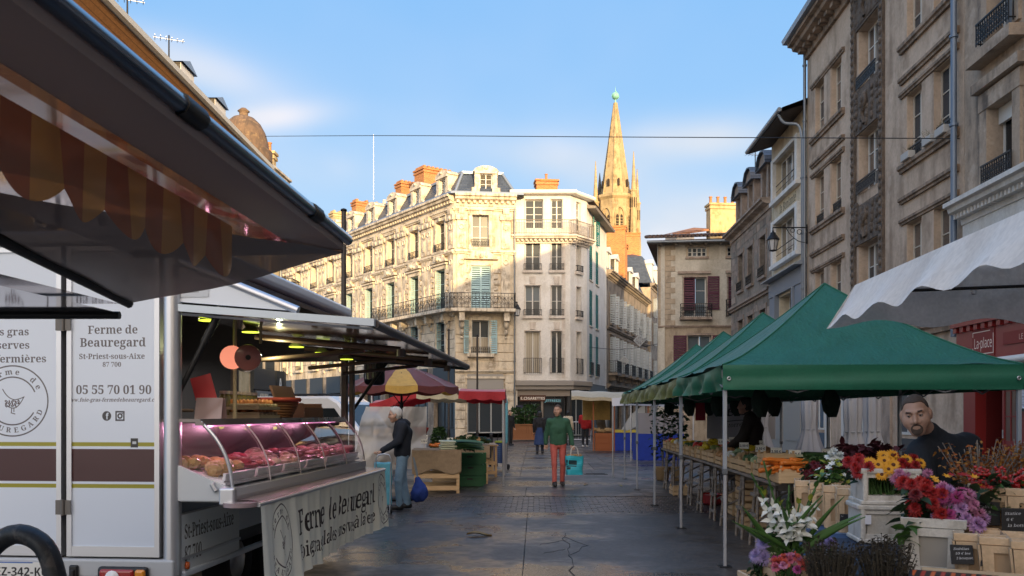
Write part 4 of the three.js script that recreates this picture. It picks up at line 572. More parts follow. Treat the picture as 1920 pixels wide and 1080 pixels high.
  const u = thing('roof_turret', 'small tiled roof with white gable behind the beige house roof, left of its chimney', 'roof', [10.9, 11.8, -55.5], .3); mesh('wall', [box(1.3, 1.3, 1.5, 0, .65, 0)], MT.white, u); mesh('roof', [tri([[-1.1, 1.2, 1.1], [1.6, 1.7, 1.1], [1.6, 2.2, -1], [-1.0, 1.5, -1], [-1.1, 1.06, 1.1], [1.6, 1.56, 1.1]], [[0, 1, 2, 3], [4, 5, 1, 0]])], MT.tileRoof, u);
}
wallLamp('wall_lantern', 'black iron street lantern on a long scrolled bracket above the green tents', [rowX(32.2) - .05, 8.6, -32.2], 1.28, 0, .82);
wallLamp('wall_lantern', 'small black lantern on a short bracket between the cream and white corner buildings', [.2, 8.9, -55.9], .15, Math.PI, .85).children[0].position.x = 0;
// ================= left-hand row =================
{
  const b = thing('eaves_building', 'long left hand building with orange wooden eaves and dormers above the market canopy', 'building', [-12, 0, -10]);
  const w = new Wall(b, 0, 0, 0, -29); // runs away from us, facing right
  for (let i = 0; i < 8; i++) for (const y of [4.6, 8.2]) w.win(1.4 + i * 3.5, y, 1.1, 2.1, { rows: 3, sur: { w: .14, d: .05 }, sill: {}, shut: { m: MT.shutPale, mode: 'flat' } });
  for (let i = 0; i < 7; i++) w.win(.8 + i * 4, .5, 2.6, 2.4, { name: 'shop_window', rows: 1, leaves: 3, col: MT.frameG, glass: MT.g1 });
  w.ledge(3.6, .25, .2, MT.limeTrim, 0, w.L, 'string_course');
  w.wall(12.1, MT.yellowWall, .5);
  w.add('wooden_eaves', [moulding(w.L, [[0, -.9], [.12, -.95], [.5, -.55], [.95, .0], [.92, .06], [0, .06]])], M(W1, .7, { map: tex(256, (u, v) => { const p = Math.floor(v * 14), f = v * 14 - p; return lerp3([.44, .20, .06], [.30, .12, .03], h2(p, 3, 5)).map((x) => x * (f < .1 ? .4 : .8 + .3 * vn(u * 40, v * 60, 64, 7))); }, true, 2), }), 0, 12.65, 0);
  w.add('gutter', [moulding(w.L, [[.88, .04], [1.12, .06], [1.16, .2], [1.08, .24], [.86, .16]])], MT.frameW, 0, 12.65, 0);
  mesh('roof', [tri([[.95, 12.85, 0], [.95, 12.85, -29], [-5.5, 15.3, -29], [-5.5, 15.3, 0], [-12, 12.8, -29], [-12, 12.8, 0]], [[0, 1, 2, 3], [3, 2, 4, 5], [0, 3, 5], [1, 4, 2]])], MT.slate, b);
  for (const u of [14.4, 20.9, 24.4]) { const d = w.add('dormer', [bar(-.62, .62, 0, 1.42, -1.6, 0)], MT.white, u, 12.95, .25); d.scale.y = .78; for (const x of [-.65, .625]) mesh('cheek', [bar(x, x + .025, .1, 1.4, -1.6, -.02)], MT.slateOld, d); mesh('dormer_roof', [tri([[-.72, 1.42, .1], [.72, 1.42, .1], [0, 1.78, .1], [-.72, 1.42, -1.7], [.72, 1.42, -1.7], [0, 1.78, -1.7]], [[0, 1, 2], [0, 2, 5, 3], [1, 4, 5, 2]])], MT.zinc, d); mesh('vent', [bar(-.14, .14, .8, 1.05, 0, .03), bar(-.14, .14, .35, .6, 0, .03)], MT.limeTrim, d); }
  const e = new Wall(b, -12, 0, 0, 0); e.wall(12.1, MT.yellowWall, .4);
}
aerial(-11.9, 13.0, -26.4, 'thin bare mast aerial on the left roof, nearer of the two', 1.5); aerial(-11.9, 13.0, -29.6, 'branched aerial on the left roof beside the nearer dormer', 1.7);
{
  const b = thing('domed_building', 'left hand building with arched windows, weathered dome and a corner balcony', 'building', [-12, 0, -39.05]), w = new Wall(b, 0, 0, .25, -4.6), c = new Wall(b, .25, -4.6, -3.5, -9);
  const w0 = new Wall(b, 0.04, 6.5, 0.04, 0.05);
  w.win(.5, 8.55, 1.0, 1.7, { rec: .08, rows: 1, glass: MT.frameW, col: MT.frameW }); w.win(1.9, 8.55, 1.0, 1.7, { rec: .08, rows: 1, glass: MT.frameW, col: MT.frameW });
  w.wall(13.4, MT.yellowWall, .5, 6.9); w.add('lower_wall', [bar(0, w.L, 0, 6.9, -.5, .02)], MT.limestone); w.ledge(6.7, .45, .5, MT.darkStone, 0, w.L, 'cornice'); c.wall(12, MT.yellowWall, .5);
  const arch = (x) => { const p = []; for (let k = 0; k <= 8; k++) p.push([.6 * Math.cos(k * Math.PI / 8), .6 * Math.sin(k * Math.PI / 8)]); return T(ext([[.6, -1.6], ...p, [-.6, -1.6]], .06), x, 5.3, .01); };
  for (const x of [.9, 2.6]) { const a = w.add('arched_window', [arch(x)], MT.g2); mesh('arch_ring', [T(new THREE.TorusGeometry(.7, .11, 5, 12, Math.PI), x, 5.3, .05)], MT.limeTrim, a); }
  pipe(w, 3.95, 0, 13, .14, .07); w.win(4.1, 7.55, .5, 2.4, { rec: .1, rows: 1, leaves: 1, glass: MT.frameW });
  w.add('balcony_slab', [bar(4.0, 5.2, 7.1, 7.3, -.2, .75), T(sph(.45, 4.5, 6.85, .25, 10, 8, 1, .9, 1))], MT.darkStone); w.railing(3.95, 7.3, 1.25, 1.1, .72, { gap: .11, scroll: 2 }); c.add('balcony_slab', [bar(.05, 1.8, 7.1, 7.296, 0, .75)], MT.darkStone); c.railing(0.1, 7.3, 1.8, 1.1, .72, { gap: .11, scroll: 2 });
  mesh('dome', [T(lathe([[1.3, 0], [1.3, .5], [1.15, .55], [1.12, .9], [1.0, 1.35], [.78, 1.75], [.5, 2.02], [.2, 2.14], [.2, 2.3], [.28, 2.36], [.12, 2.5], [0, 2.52]], 20), -.5, 13.3, -.7)], M(W1, .8, { map: stain([.16, .10, .06], [.07, .05, .035], [.3, .2, .1], 1.2, 401) }), b);
  w.cornice(13.0, .5, .5, MT.limeTrim, 0, w.L, .3); mesh('roof', [loft([[[[0, 0], [.25, -4.6], [-3.5, -9], [-9, -9], [-9, 0]].reverse(), 13.5], [[[-3, -2], [-3, -4.4], [-5, -6], [-6, -6], [-6, -2]].reverse(), 15]])], MT.slate, b);
  chimney(b, .0, -3.2, 13.4, 14.5, .5, .5, MT.brickPale, 0, 1);
  // shops at street level
  const sh = M([.04, .045, .05], .5); w.add('shop_front', [bar(0, w.L, 2.7, 3.7, .02, .2), bar(0, .3, 0, 2.7, .02, .15), bar(2.4, 2.7, 0, 2.7, .02, .15)], sh); w.win(.3, .4, 2.1, 2.2, { name: 'shop_window', noHole: true, rec: -.05, rows: 1, glass: [MT.g2, MT.g5], col: MT.frameG }); w.lettering('ATELIER', .3, 2.2, 2, .45, { bg: '#70757a', fg: '#e8dcc0', z: .2, name: 'shop_sign' });
  w.lettering('A', 3.0, 2.5, 1.2, 1.2, { bg: '#20262c', fg: '#cfd6da', z: .24, name: 'shop_sign' }); c.add('shop_front', [bar(.2, 5, 2.6, 3.8, 0, .2), bar(.2, 5, 0, 2.6, 0, .05)], sh);
}
// the rest of the square behind us, whose roofs keep the market in shade
for (const [x0, z0, x1, z1, H, r, l] of [[10.1, 8, 9.2, 42, 16.4, 19.4, 'long pale house farther up the right side of the square'], [22, -66, 20.6, -28, 15, 17.5, 'long house in the street behind the right hand row'], [16, 46, -18, 50, 12, 14.5, 'broad house closing the square at its upper end']]) {
  const b = thing('square_house', l, 'house', [x0, 0, -z0 + 16]); b.position.z = z0 - 16;
  const w = new Wall(b, 0, 0, x1 - x0, z1 - z0), n = Math.floor(w.L / 3.2); for (let i = 0; i < n; i++) for (const y of [4.4, 7.9, 11.3]) if (y + 2 < H - .8) w.win((i + .5) * w.L / n - .5, y, 1, 1.9, { sill: {} });
  w.wall(H, MT.weather, .5); w.cornice(H - .1, .4, .5, MT.weather, 0, w.L, 0);
  mesh('roof', [loft([[[[-.4, 0], [w.L + .4, 0], [w.L + .4, -11], [-.4, -11]], H + .3], [[[1.5, -5], [w.L - 1.5, -5], [w.L - 1.5, -6], [1.5, -6]], r]])], MT.slate, b).rotation.y = w.th;
  mesh('rear_walls', [bar(0, .4, 0, H, -11, -.52), bar(w.L - .4, w.L, 0, H, -11, -.52), bar(.4, w.L - .4, 0, H, -11, -10.6)], MT.weather, b).rotation.y = w.th;
}
// cable across the square and lights hung in the side street
tag(mesh('overhead_cable', [tube([[-11.7, 14.55, -39.9], [-4.5, 12.46, -33.4], [2.9, 10.3, -26.9], [rowX(20.3), 8.12, -20.3]], .013, 5, 40)], MT.iron), 'single thin cable strung across the whole square below the sky', 'cable');
tag(mesh('festoon_wire', [tube([[4.9, 6.2, -59], [9, 6.6, -66], [13.5, 7.6, -70]], .02, 4, 20)], MT.iron), 'thin wire carrying the star shaped lights across the side street', 'cable');
const star = (x, y, z, l, s) => { const t = thing('star_decoration', l, 'street decoration', [x, y, z], 0, 'unlit star shaped street decorations'), g = []; for (let k = 0; k < 4; k++) { const a = k * Math.PI / 4, e = 1.0 - (k % 2) * .25; g.push(rod([-e * s * Math.cos(a), -e * s * Math.sin(a), 0], [e * s * Math.cos(a), e * s * Math.sin(a), 0], .03, .03, 4)); } for (const q of [.45, .8, 1]) for (let k = 0; k < 4; k++) { const a = k * Math.PI / 2, c = (k + 1) * Math.PI / 2; g.push(rod([q * s * Math.cos(a), q * s * Math.sin(a), 0], [q * s * Math.cos(c), q * s * Math.sin(c), 0], .03, .03, 4)); } mesh('lattice', g, M([.55, .56, .56], .5), t); mesh('hanger', [rod([0, s, 0], [0, s + .5, 0], .015, .015, 4)], MT.iron, t); };
star(9.8, 7.2, -65.5, 'pale lattice star hung highest over the side street, farthest right of the three nearer ones', .45); star(6.3, 6.5, -64, 'pale lattice star hung close to the teal shutters', .42); star(9.2, 5.9, -70, 'pale lattice star hung lowest, before the pale shutters', .4); star(14.2, 6.6, -80, 'pale lattice star hung against the farther house in the side street', .55);

// ================= the white farm trailer =================
const gls = (tint = [1, 1, 1], o = {}) => M(tint, .02, { transmission: 1, thickness: 0, ior: 1.5, ...o });
const whiteP = M([.68, .74, .82], .28, { clearcoat: .4, clearcoatRoughness: .1, name: 'painted panel' });
const maroonG = M([.13, .07, .075], .12, { metalness: .5, clearcoat: 1, clearcoatRoughness: .08 });
const TR = [-2.37, 0, -5.9], TA = -.083;
const tl = (x, y, z) => { const c = Math.cos(TA), s = Math.sin(TA); return [TR[0] + x * c + z * s, y, TR[2] - x * s + z * c]; };   // a point of the trailer in the world
function hen(c, x, y, s) { // line drawing of a hen in a ring
  c.lineWidth = s * .035; c.strokeStyle = '#2a2024'; c.fillStyle = '#3b1a20';
  c.beginPath(); c.moveTo(x - .42 * s, y - .55 * s); c.quadraticCurveTo(x - .2 * s, y - .1 * s, x + .15 * s, y - .05 * s); c.quadraticCurveTo(x + .4 * s, y - .1 * s, x + .55 * s, y - .18 * s); c.quadraticCurveTo(x + .4 * s, y + .15 * s, x + .2 * s, y + .3 * s); c.quadraticCurveTo(x - .1 * s, y + .4 * s, x - .3 * s, y + .1 * s); c.stroke();
  for (let i = 0; i < 14; i++) { c.beginPath(); c.ellipse(x - .25 * s + (i % 5) * .14 * s, y + .02 * s + Math.floor(i / 5) * .1 * s, .06 * s, .03 * s, .5 + i, 0, 7); i % 2 ? c.fill() : c.stroke(); }
  c.beginPath(); c.moveTo(x, y + .33 * s); c.lineTo(x - .02 * s, y + .55 * s); c.lineTo(x + .16 * s, y + .6 * s); c.moveTo(x + .1 * s, y + .3 * s); c.lineTo(x + .1 * s, y + .5 * s); c.stroke();
}
function ringText(c, txt, x, y, r, a0, a1, px, flip) { c.font = 'bold ' + px + 'px serif'; c.textAlign = 'center'; c.textBaseline = 'middle'; const n = txt.length; for (let i = 0; i < n; i++) { const a = mix(a0, a1, n > 1 ? i / (n - 1) : .5); c.save(); c.translate(x + r * Math.cos(a), y + r * Math.sin(a)); c.rotate(a + (flip ? -Math.PI / 2 : Math.PI / 2)); c.fillText(txt[i], 0, 0); c.restore(); } }
function logo(c, x, y, r) { c.strokeStyle = c.fillStyle = '#3a3238'; c.lineWidth = r * .035; for (const [k, a, b] of [[1, 0, 7], [.68, .5, 2.6], [.68, 3.4, 5.9]]) { c.beginPath(); c.arc(x, y, r * k, a, b); c.stroke(); } ringText(c, 'Ferme de', x, y, r * .83, -2.6, -.5, r * .22); ringText(c, 'BEAUREGARD', x, y, r * .83, 2.75, .4, r * .2, true); hen(c, x - r * .02, y, r * .62); }
{
  const t = thing('market_trailer', 'white farm trailer with maroon and yellow stripes, glass counter and raised awning', 'trailer', TR, TA);
  // rear: three door leaves in aluminium frames
  const K = 480; // pixels per metre
  const leafTex = (draw, w = .64, h = 2.08) => canvasTex(Math.round(w * K), Math.round(h * K), (c, W, H) => {
    const Y = (y) => H - (y - .64) * K; c.fillStyle = '#d0dae8'; c.fillRect(0, 0, W, H);
    const st = (a, b, f) => { c.fillStyle = f; c.fillRect(0, Y(b), W, (b - a) * K); }; st(1.345, 1.372, '#8f8a12'); st(1.10, 1.325, '#3d1519'); st(1.055, 1.082, '#8f8a12');
    const tx = (s, x, y, px, f = 'bold {}px serif') => { c.fillStyle = '#3a3036'; c.font = f.replace('{}', px); c.textAlign = 'center'; c.textBaseline = 'middle'; c.fillText(s, x * W, Y(y)); }; draw(c, tx, Y, W);
  });
  const texR = leafTex((c, tx, Y, W) => {
    tx('Ferme de', .49, 2.153, 38); tx('Beauregard', .49, 2.064, 40); tx('St-Priest-sous-Aixe', .48, 1.968, 25); tx('87 700', .48, 1.91, 22); tx('05 55 70 01 90', .5, 1.735, 41); tx('www.foie-gras-fermedebeauregard.com', .5, 1.667, 17, 'italic bold {}px serif');
    c.fillStyle = '#24222a'; c.beginPath(); c.arc(W * .42, Y(1.555), 16, 0, 7); c.fill(); c.fillStyle = '#d0dae8'; c.font = 'bold 28px sans-serif'; c.fillText('f', W * .425, Y(1.552)); c.strokeStyle = '#24222a'; c.lineWidth = 5; c.strokeRect(W * .575 - 14, Y(1.555) - 14, 28, 28); c.beginPath(); c.arc(W * .575, Y(1.555), 7, 0, 7); c.stroke(); c.fillStyle = '#24222a'; c.fillRect(W * .575 + 6, Y(1.555) - 10, 4, 4);
    c.fillStyle = '#17171a'; c.fillRect(W * .70, Y(1.40), 26, 30); c.fillStyle = '#b9bfc6'; c.fillRect(W * .70 + 6, Y(1.40) + 10, 14, 9);
  });
  const texL = leafTex((c, tx, Y, W) => { tx('Foies gras', .40, 2.145, 34); tx('Conserves', .40, 2.05, 34); tx('Plats fermières', .44, 1.955, 34); logo(c, W * .5, Y(1.66), 118); });
  const texN = leafTex(() => {});
  for (const [x0, x1, tx, l] of [[-.73, -.06, texR, 'door leaf with address, phone number and icons'], [-1.5, -.77, texL, 'door leaf with round hen emblem'], [-2.2, -1.54, texN, null]]) {
    const w = x1 - x0, d = mesh('door', [own(T(new THREE.PlaneGeometry(w - .05, 2.08), (x0 + x1) / 2, 1.68, .012)), bar(x0 + .02, x1 - .02, .64, 2.72, -.04, .008)], M(W1, .3, { map: tx, clearcoat: .5, clearcoatRoughness: .08 }), t); if (l) d.userData.label = l;
    mesh('door_frame', [bar(x0, x0 + .035, .58, 2.75, -.05, .024), bar(x1 - .035, x1, .58, 2.75, -.05, .024), bar(x0 + .035, x1 - .035, .58, .65, -.05, .022), bar(x0 + .035, x1 - .035, 2.7, 2.75, -.05, .022)], MT.alu, d);
    if (x0 > -1) for (const y of [.92, 2.2]) mesh('hinge', [rod([x0 - .02, y - .055, .035], [x0 - .02, y + .055, .035], .014), bar(x0 - .075, x0 - .03, y - .05, y + .05, .024, .034), bar(x0 - .01, x0 + .035, y - .05, y + .05, .024, .034)], M([.16, .15, .14], .5, { metalness: .5 }), d);
  }
  mesh('corner_post', [rbx(.115, 2.42, .115, .01, 1.62, -.03, .05, 3)], MT.alu, t); mesh('corner_post', [rbx(.1, 2.4, .1, -2.25, 1.62, -.03, .04, 2)], MT.alu, t);
  mesh('rear_beam', [rbx(2.3, .13, .1, -1.1, .5, -.01, .02), bar(-2.2, -.04, .3, .43, -.06, .01)], M([.45, .47, .49], .45), t);
  const pl = mesh('number_plate', [own(T(new THREE.PlaneGeometry(.52, .115), 0, 0, .008)), box(.53, .125, .012)], M(W1, .4, { map: canvasTex(520, 115, (c, W, H) => { c.fillStyle = '#dcdcd8'; c.fillRect(0, 0, W, H); c.fillStyle = '#1e5aa8'; c.fillRect(0, 0, 40, H); c.fillRect(W - 42, 0, 42, H); c.fillStyle = '#e8e8e8'; c.font = 'bold 30px sans-serif'; c.textAlign = 'center'; c.fillText('F', 20, 100); c.fillText('87', W - 21, 100); c.strokeStyle = '#e8e8e8'; c.lineWidth = 4; c.beginPath(); c.arc(W - 21, 34, 11, 0, 7); c.stroke(); c.fillStyle = '#15151a'; c.font = 'bold 84px sans-serif'; c.textBaseline = 'middle'; c.fillText('EZ-342-KG', W / 2, 60, 420); }) }), t, -1.035, .475, .048);
  const tail = mesh('tail_light', [rbx(.36, .16, .05, -.30, .44, .055, .03, 2)], MT.black, t); mesh('red_lens', [rbx(.25, .13, .05, -.335, .44, .07, .022, 2)], M([.42, .01, .008], .12, { clearcoat: 1, transmission: .2 }), tail); mesh('orange_lens', [rbx(.075, .13, .05, -.168, .44, .07, .02, 2)], M([.75, .26, .01], .12, { clearcoat: 1 }), tail); mesh('white_lens', [T(lathe([[0, 0], [.045, 0], [.05, .02], [0, .03]], 14), -.355, .45, .085, Math.PI / 2)], M([.8, .8, .8], .2), tail);
  mesh('latch', [rbx(.065, .13, .03, -.66, .46, .05, .025, 2), rbx(.03, .05, .02, -.66, .47, .07, .01)], MT.black, t);
  // body: roof, far side with its opening, side skirt, floor
  mesh('roof', [rbx(2.34, .12, 4.5, -1.1, 2.79, -2.2, .04)], whiteP, t); mesh('ceiling', [bar(-2.18, -.02, 2.66, 2.72, -4.38, -.06)], maroonG, t);
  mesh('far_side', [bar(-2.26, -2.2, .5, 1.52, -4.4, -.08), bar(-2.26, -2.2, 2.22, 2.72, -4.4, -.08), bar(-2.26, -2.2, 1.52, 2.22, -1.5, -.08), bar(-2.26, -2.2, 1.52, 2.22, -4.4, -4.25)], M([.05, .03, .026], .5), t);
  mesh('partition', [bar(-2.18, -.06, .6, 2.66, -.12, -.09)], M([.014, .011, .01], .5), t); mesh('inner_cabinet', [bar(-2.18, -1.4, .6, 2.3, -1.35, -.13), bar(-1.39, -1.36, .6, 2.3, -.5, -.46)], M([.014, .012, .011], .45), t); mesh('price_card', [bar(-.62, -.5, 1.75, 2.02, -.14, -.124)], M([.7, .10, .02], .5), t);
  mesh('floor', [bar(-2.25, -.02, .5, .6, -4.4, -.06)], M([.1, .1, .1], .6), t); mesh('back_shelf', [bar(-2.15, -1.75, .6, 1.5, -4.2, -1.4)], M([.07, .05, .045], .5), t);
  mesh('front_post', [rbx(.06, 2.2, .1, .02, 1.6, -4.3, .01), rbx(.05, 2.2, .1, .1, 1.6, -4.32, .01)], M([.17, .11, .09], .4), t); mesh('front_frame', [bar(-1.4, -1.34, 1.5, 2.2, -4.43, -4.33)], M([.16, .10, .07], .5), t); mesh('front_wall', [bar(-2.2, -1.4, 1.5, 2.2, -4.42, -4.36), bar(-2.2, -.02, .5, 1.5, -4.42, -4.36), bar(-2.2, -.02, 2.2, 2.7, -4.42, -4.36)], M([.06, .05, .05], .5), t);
  const skirtT = canvasTex(1024, 256, (c, W, H) => { c.fillStyle = '#dde2e6'; c.fillRect(0, 0, W, H); c.fillStyle = '#2c2626'; c.font = 'bold 92px serif'; c.textBaseline = 'middle'; c.fillText('St-Priest-sous-Aixe', 40, 80, 900); c.fillText('87 700', 40, 180); });
  const sk = mesh('side_skirt', [own(T(new THREE.PlaneGeometry(1.0, .4), 0, .66, 0, 0, Math.PI / 2))], M(W1, .35, { map: skirtT }), t, .052, 0, -.58); mesh('skirt_panel', [bar(-.06, -.002, .46, .86, -.5, .5), rbx(.04, .05, 3.8, .0, .44, -1.4, .015), bar(-.06, 0, .62, .86, -3.8, -.5)], whiteP, sk); mesh('marker_light', [T(lathe([[0, 0], [.03, 0], [.025, .018], [0, .022]], 12), .01, .5, .45, 0, 0, -Math.PI / 2)], M([.7, .12, .01], .2, { clearcoat: 1 }), sk); mesh('trim_rail', [bar(-.03, .012, .545, .565, -.5, .5)], MT.alu, sk);
  mesh('under_shadow_box', [bar(-2.1, -.12, .36, .5, -4.3, -.2)], MT.black, t).name = 'chassis';  // black box standing in for the shade under the trailer floor
  for (const z of [-1.35, -2.1]) { const w = mesh('wheel', [T(lathe([[.17, -.09], [.29, -.1], [.325, -.07], [.33, 0], [.325, .07], [.29, .1], [.17, .09]], 24), -.16, .33, z, 0, 0, Math.PI / 2)], M([.015, .015, .015], .8), t); mesh('rim', [T(lathe([[0, .03], [.05, .04], [.1, .0], [.17, .05], [.175, .08]], 16), -.16, .33, z, 0, 0, -Math.PI / 2)], MT.alu, w); }
  // awning
    mesh('awning', [tri([[.02, 2.28, -.05], [1.41, 2.17, -.05], [1.41, 2.13, -4.75], [.02, 2.25, -4.75], [.02, 2.33, -.05], [1.41, 2.22, -.05], [1.41, 2.18, -4.75], [.02, 2.3, -4.75]], [[0, 1, 2, 3], [4, 7, 6, 5]])], maroonG, t);
  mesh('awning_edge', [tri([[0, 2.335, .0], [1.44, 2.215, 0], [1.44, 2.165, 0], [0, 2.285, 0], [0, 2.335, -.05], [1.44, 2.215, -.05], [1.44, 2.165, -.05], [0, 2.285, -.05]], [[0, 3, 2, 1], [0, 1, 5, 4], [3, 7, 6, 2], [1, 2, 6, 5]]), tri([[0, 2.275, -.01], [1.43, 2.155, -.01], [1.43, 2.14, -.03], [0, 2.26, -.03]], [[0, 3, 2, 1]])], M([.5, .56, .62], .4, { metalness: .5 }), t); mesh('awning_edge', [rod([1.43, 2.185, -.06], [1.43, 2.15, -4.78], .035, .035, 6)], M([.06, .05, .05], .4), t); mesh('awning_edge', [rod([1.43, 2.14, -4.78], [0, 2.26, -4.78], .035, .035, 6)], M([.02, .05, .045], .4), t);
  mesh('end_cheek', [tri([[.04, 2.6, -.03], [.84, 2.28, -.03], [.04, 2.35, -.03], [.04, 2.6, -.06], [.84, 2.28, -.06], [.04, 2.35, -.06]], [[0, 1, 2], [3, 5, 4], [0, 3, 4, 1]])], whiteP, t); mesh('cheek_tube', [rod([.02, 2.64, -.04], [.9, 2.28, -.04], .03)], MT.alu, t);
  mesh('emblem', [own(T(new THREE.PlaneGeometry(.2, .12), 1*.17, 2.44, -.024))], M(W1, .5, { map: canvasTex(200, 120, (c, W, H) => { c.fillStyle = '#c6ccd2'; c.fillRect(0, 0, W, H); c.fillStyle = '#a11c25'; c.font = 'italic bold 54px serif'; c.fillText('gros', 40, 60); c.font = '22px sans-serif'; c.fillStyle = '#555'; c.fillText('rooster', 60, 92); c.strokeStyle = '#a11c25'; c.lineWidth = 5; c.beginPath(); c.arc(110, 66, 80, 3.7, 5.6); c.stroke(); }) }), t);
  mesh('gas_strut', [rod([.33, 2.33, -.12], [.02, 1.72, -.1], .02), rod([.33, 2.33, -.12], [.2, 2.07, -.11], .028)], MT.black, t); mesh('gas_strut', [rod([.5, 2.26, -4.6], [.05, 1.6, -4.5], .02)], MT.black, t);
  for (const z of [-1.4, -2.7, -3.9]) mesh('awning_arm', [rod([.06, 2.23, z], [1.3, 2.12, z - .1], .025), rod([.1, 2.03, z], [.85, 2.15, z - .6], .02), rod([1.3, 2.12, z - .1], [1.3, 2.06, z - .1], .04)], M([.12, .075, .06], .4), t);
  // glass counter
  const prof = [[.20, 1.515], [.27, 1.45], [.34, 1.36], [.395, 1.25], [.425, 1.14], [.435, 1.055]], CL = 3.6;
  mesh('counter_base', [moulding(CL, [[-.04, .96], [.44, .96], [.455, 1.0], [.45, 1.05], [-.04, 1.05]].map((p) => p))].map((g) => T(g, 0, 0, 0, 0, Math.PI / 2, 0)), M([.5, .52, .54], .35), t, 0, 0, -.02);
  mesh('counter_end', [T(ext([[0, .97], [.43, .97], [.445, 1.06], [.40, 1.07], [.0, 1.24]], .03), 0, 0, -.03)], M([.55, .58, .6], .3), t); mesh('counter_corner', [rbx(.12, .13, .06, .42, 1.0, .0, .02), rod([.34, 1.04, .01], [.31, 1.09, .01], .02)], MT.alu, t);
  mesh('serving_ledge', [rbx(.24, .03, CL + .1, .53, .955, -CL / 2 - .02, .012), T(new THREE.CylinderGeometry(.115, .115, .03, 16), .53, .955, .05)], M([.36, .27, .28], .25, { clearcoat: .6 }), t); mesh('ledge_trim', [rod([.655, .95, .05], [.655, .95, -CL - .06], .014)], MT.alu, t);
  mesh('counter_top', [bar(-.12, .22, 1.512, 1.535, -CL, -.01), bar(.18, .24, 1.49, 1.513, -CL, -.01)], M([.2, .16, .15], .2, { clearcoat: 1 }), t); mesh('back_panel', [bar(-.1, -.06, 1.0, 1.5, -CL, -.05)], M([.06, .022, .026], .3), t); mesh('display_bed', [T(box(.44, .02, CL - .06, .17, 1.115, -CL / 2, 0, 0, -.16))], M([.7, .68, .68], .3), t);
  const nP = 5; for (let i = 0; i < nP; i++) { const z0 = -.04 - i * (CL - .04) / nP, z1 = z0 - (CL - .04) / nP + .02; mesh('glass_pane', [grid(1, 12, (u, v) => { const k = v * 5, a = Math.min(4, Math.floor(k)), f = k - a; return [mix(prof[a][0], prof[a + 1][0], f), mix(prof[a][1], prof[a + 1][1], f), mix(z0, z1, u)]; })], gls([.97, .96, .98]), t); }
  for (let i = 0; i <= nP; i++) mesh('pane_joint', [tube(prof.map(([x, y]) => [x + .006, y + .004, -.03 - i * (CL - .04) / nP]), i ? .007 : .014, 5, 14)], i ? M([.5, .48, .5], .3) : MT.alu, t);
  mesh('end_glass', [tri([[.0, 1.515, -.035], ...prof.map(([x, y]) => [x, y, -.035]), [0, 1.24, -.035]], [[0, 1, 2, 3, 4, 5, 6, 7]])], gls([.97, .96, .98]), t);
  const tubeM = M([1, .55, .85], .5, { emissive: lin(1, .38, .72), emissiveIntensity: .2 });
  mesh('counter_lamp', [rod([.13, 1.485, -.1], [.13, 1.485, -CL + .1], .011)], tubeM, t);
  for (let i = 0; i < 5; i++) { const p = new THREE.PointLight(lin(1, .42, .62), .05); p.position.set(...tl(.14, 1.46, -.35 - i * .72)); p.castShadow = true; p.shadow.radius = 1.5; scene.add(p); }
  // lamps under the roof and awning
  const spotM = M([.6, .8, .1], .4, { emissive: lin(.62, .75, .05), emissiveIntensity: .9 });
  for (const [x, y, z] of [[.05, 2.27, -.5], [.22, 2.22, -.9], [.25, 2.18, -1.9], [.3, 2.17, -2.5], [.35, 2.15, -3.2]]) { const l = mesh('spot_lamp', [T(lathe([[0, .05], [.03, .05], [.07, .01], [.072, 0]], 14), x, y, z)], M([.3, .32, .1], .4), t); mesh('lamp_disc', [T(lathe([[0, 0], [.066, 0], [.066, .006], [0, .006]], 14), x, y - .004, z)], spotM, l); }
  const pl2 = new THREE.PointLight(lin(.95, 1, .5), .18); pl2.position.set(...tl(.25, 2.1, -1.4)); pl2.castShadow = true; scene.add(pl2);
  const strip = mesh('ceiling_lamp', [bar(-1.0, -.1, 2.63, 2.655, -1.1, -.8)], M([.9, .88, .85], .5, { emissive: lin(1, .9, .8), emissiveIntensity: .5 }), t); const pl3 = new THREE.PointLight(lin(1, .85, .7), .22); pl3.position.set(...tl(-.5, 2.58, -.95)); pl3.castShadow = true; scene.add(pl3);
  const hl = mesh('heat_lamp', [T(lathe([[.02, .14], [.095, .14], [.1, .12], [.1, -.13], [.092, -.14]], 20), .25, 2.0, -.75, Math.PI / 2, 0, -.45)], M([.35, .12, .10], .3, { clearcoat: .6 }), t); mesh('lamp_disc', [T(lathe([[0, 0], [.09, 0], [.09, .01], [0, .01]], 20), .187, 2.0, -.62, Math.PI / 2, 0, -.45)], M([.8, .3, .2], .5, { emissive: lin(1, .32, .2), emissiveIntensity: .28 }), hl); mesh('lamp_stem', [rod([.2, 2.3, -.64], [.2, 1.53, -.64], .016), rod([.34, 2.26, -.8], [.34, 2.12, -.8], .012)], M([.5, .42, .25], .4), hl);
}
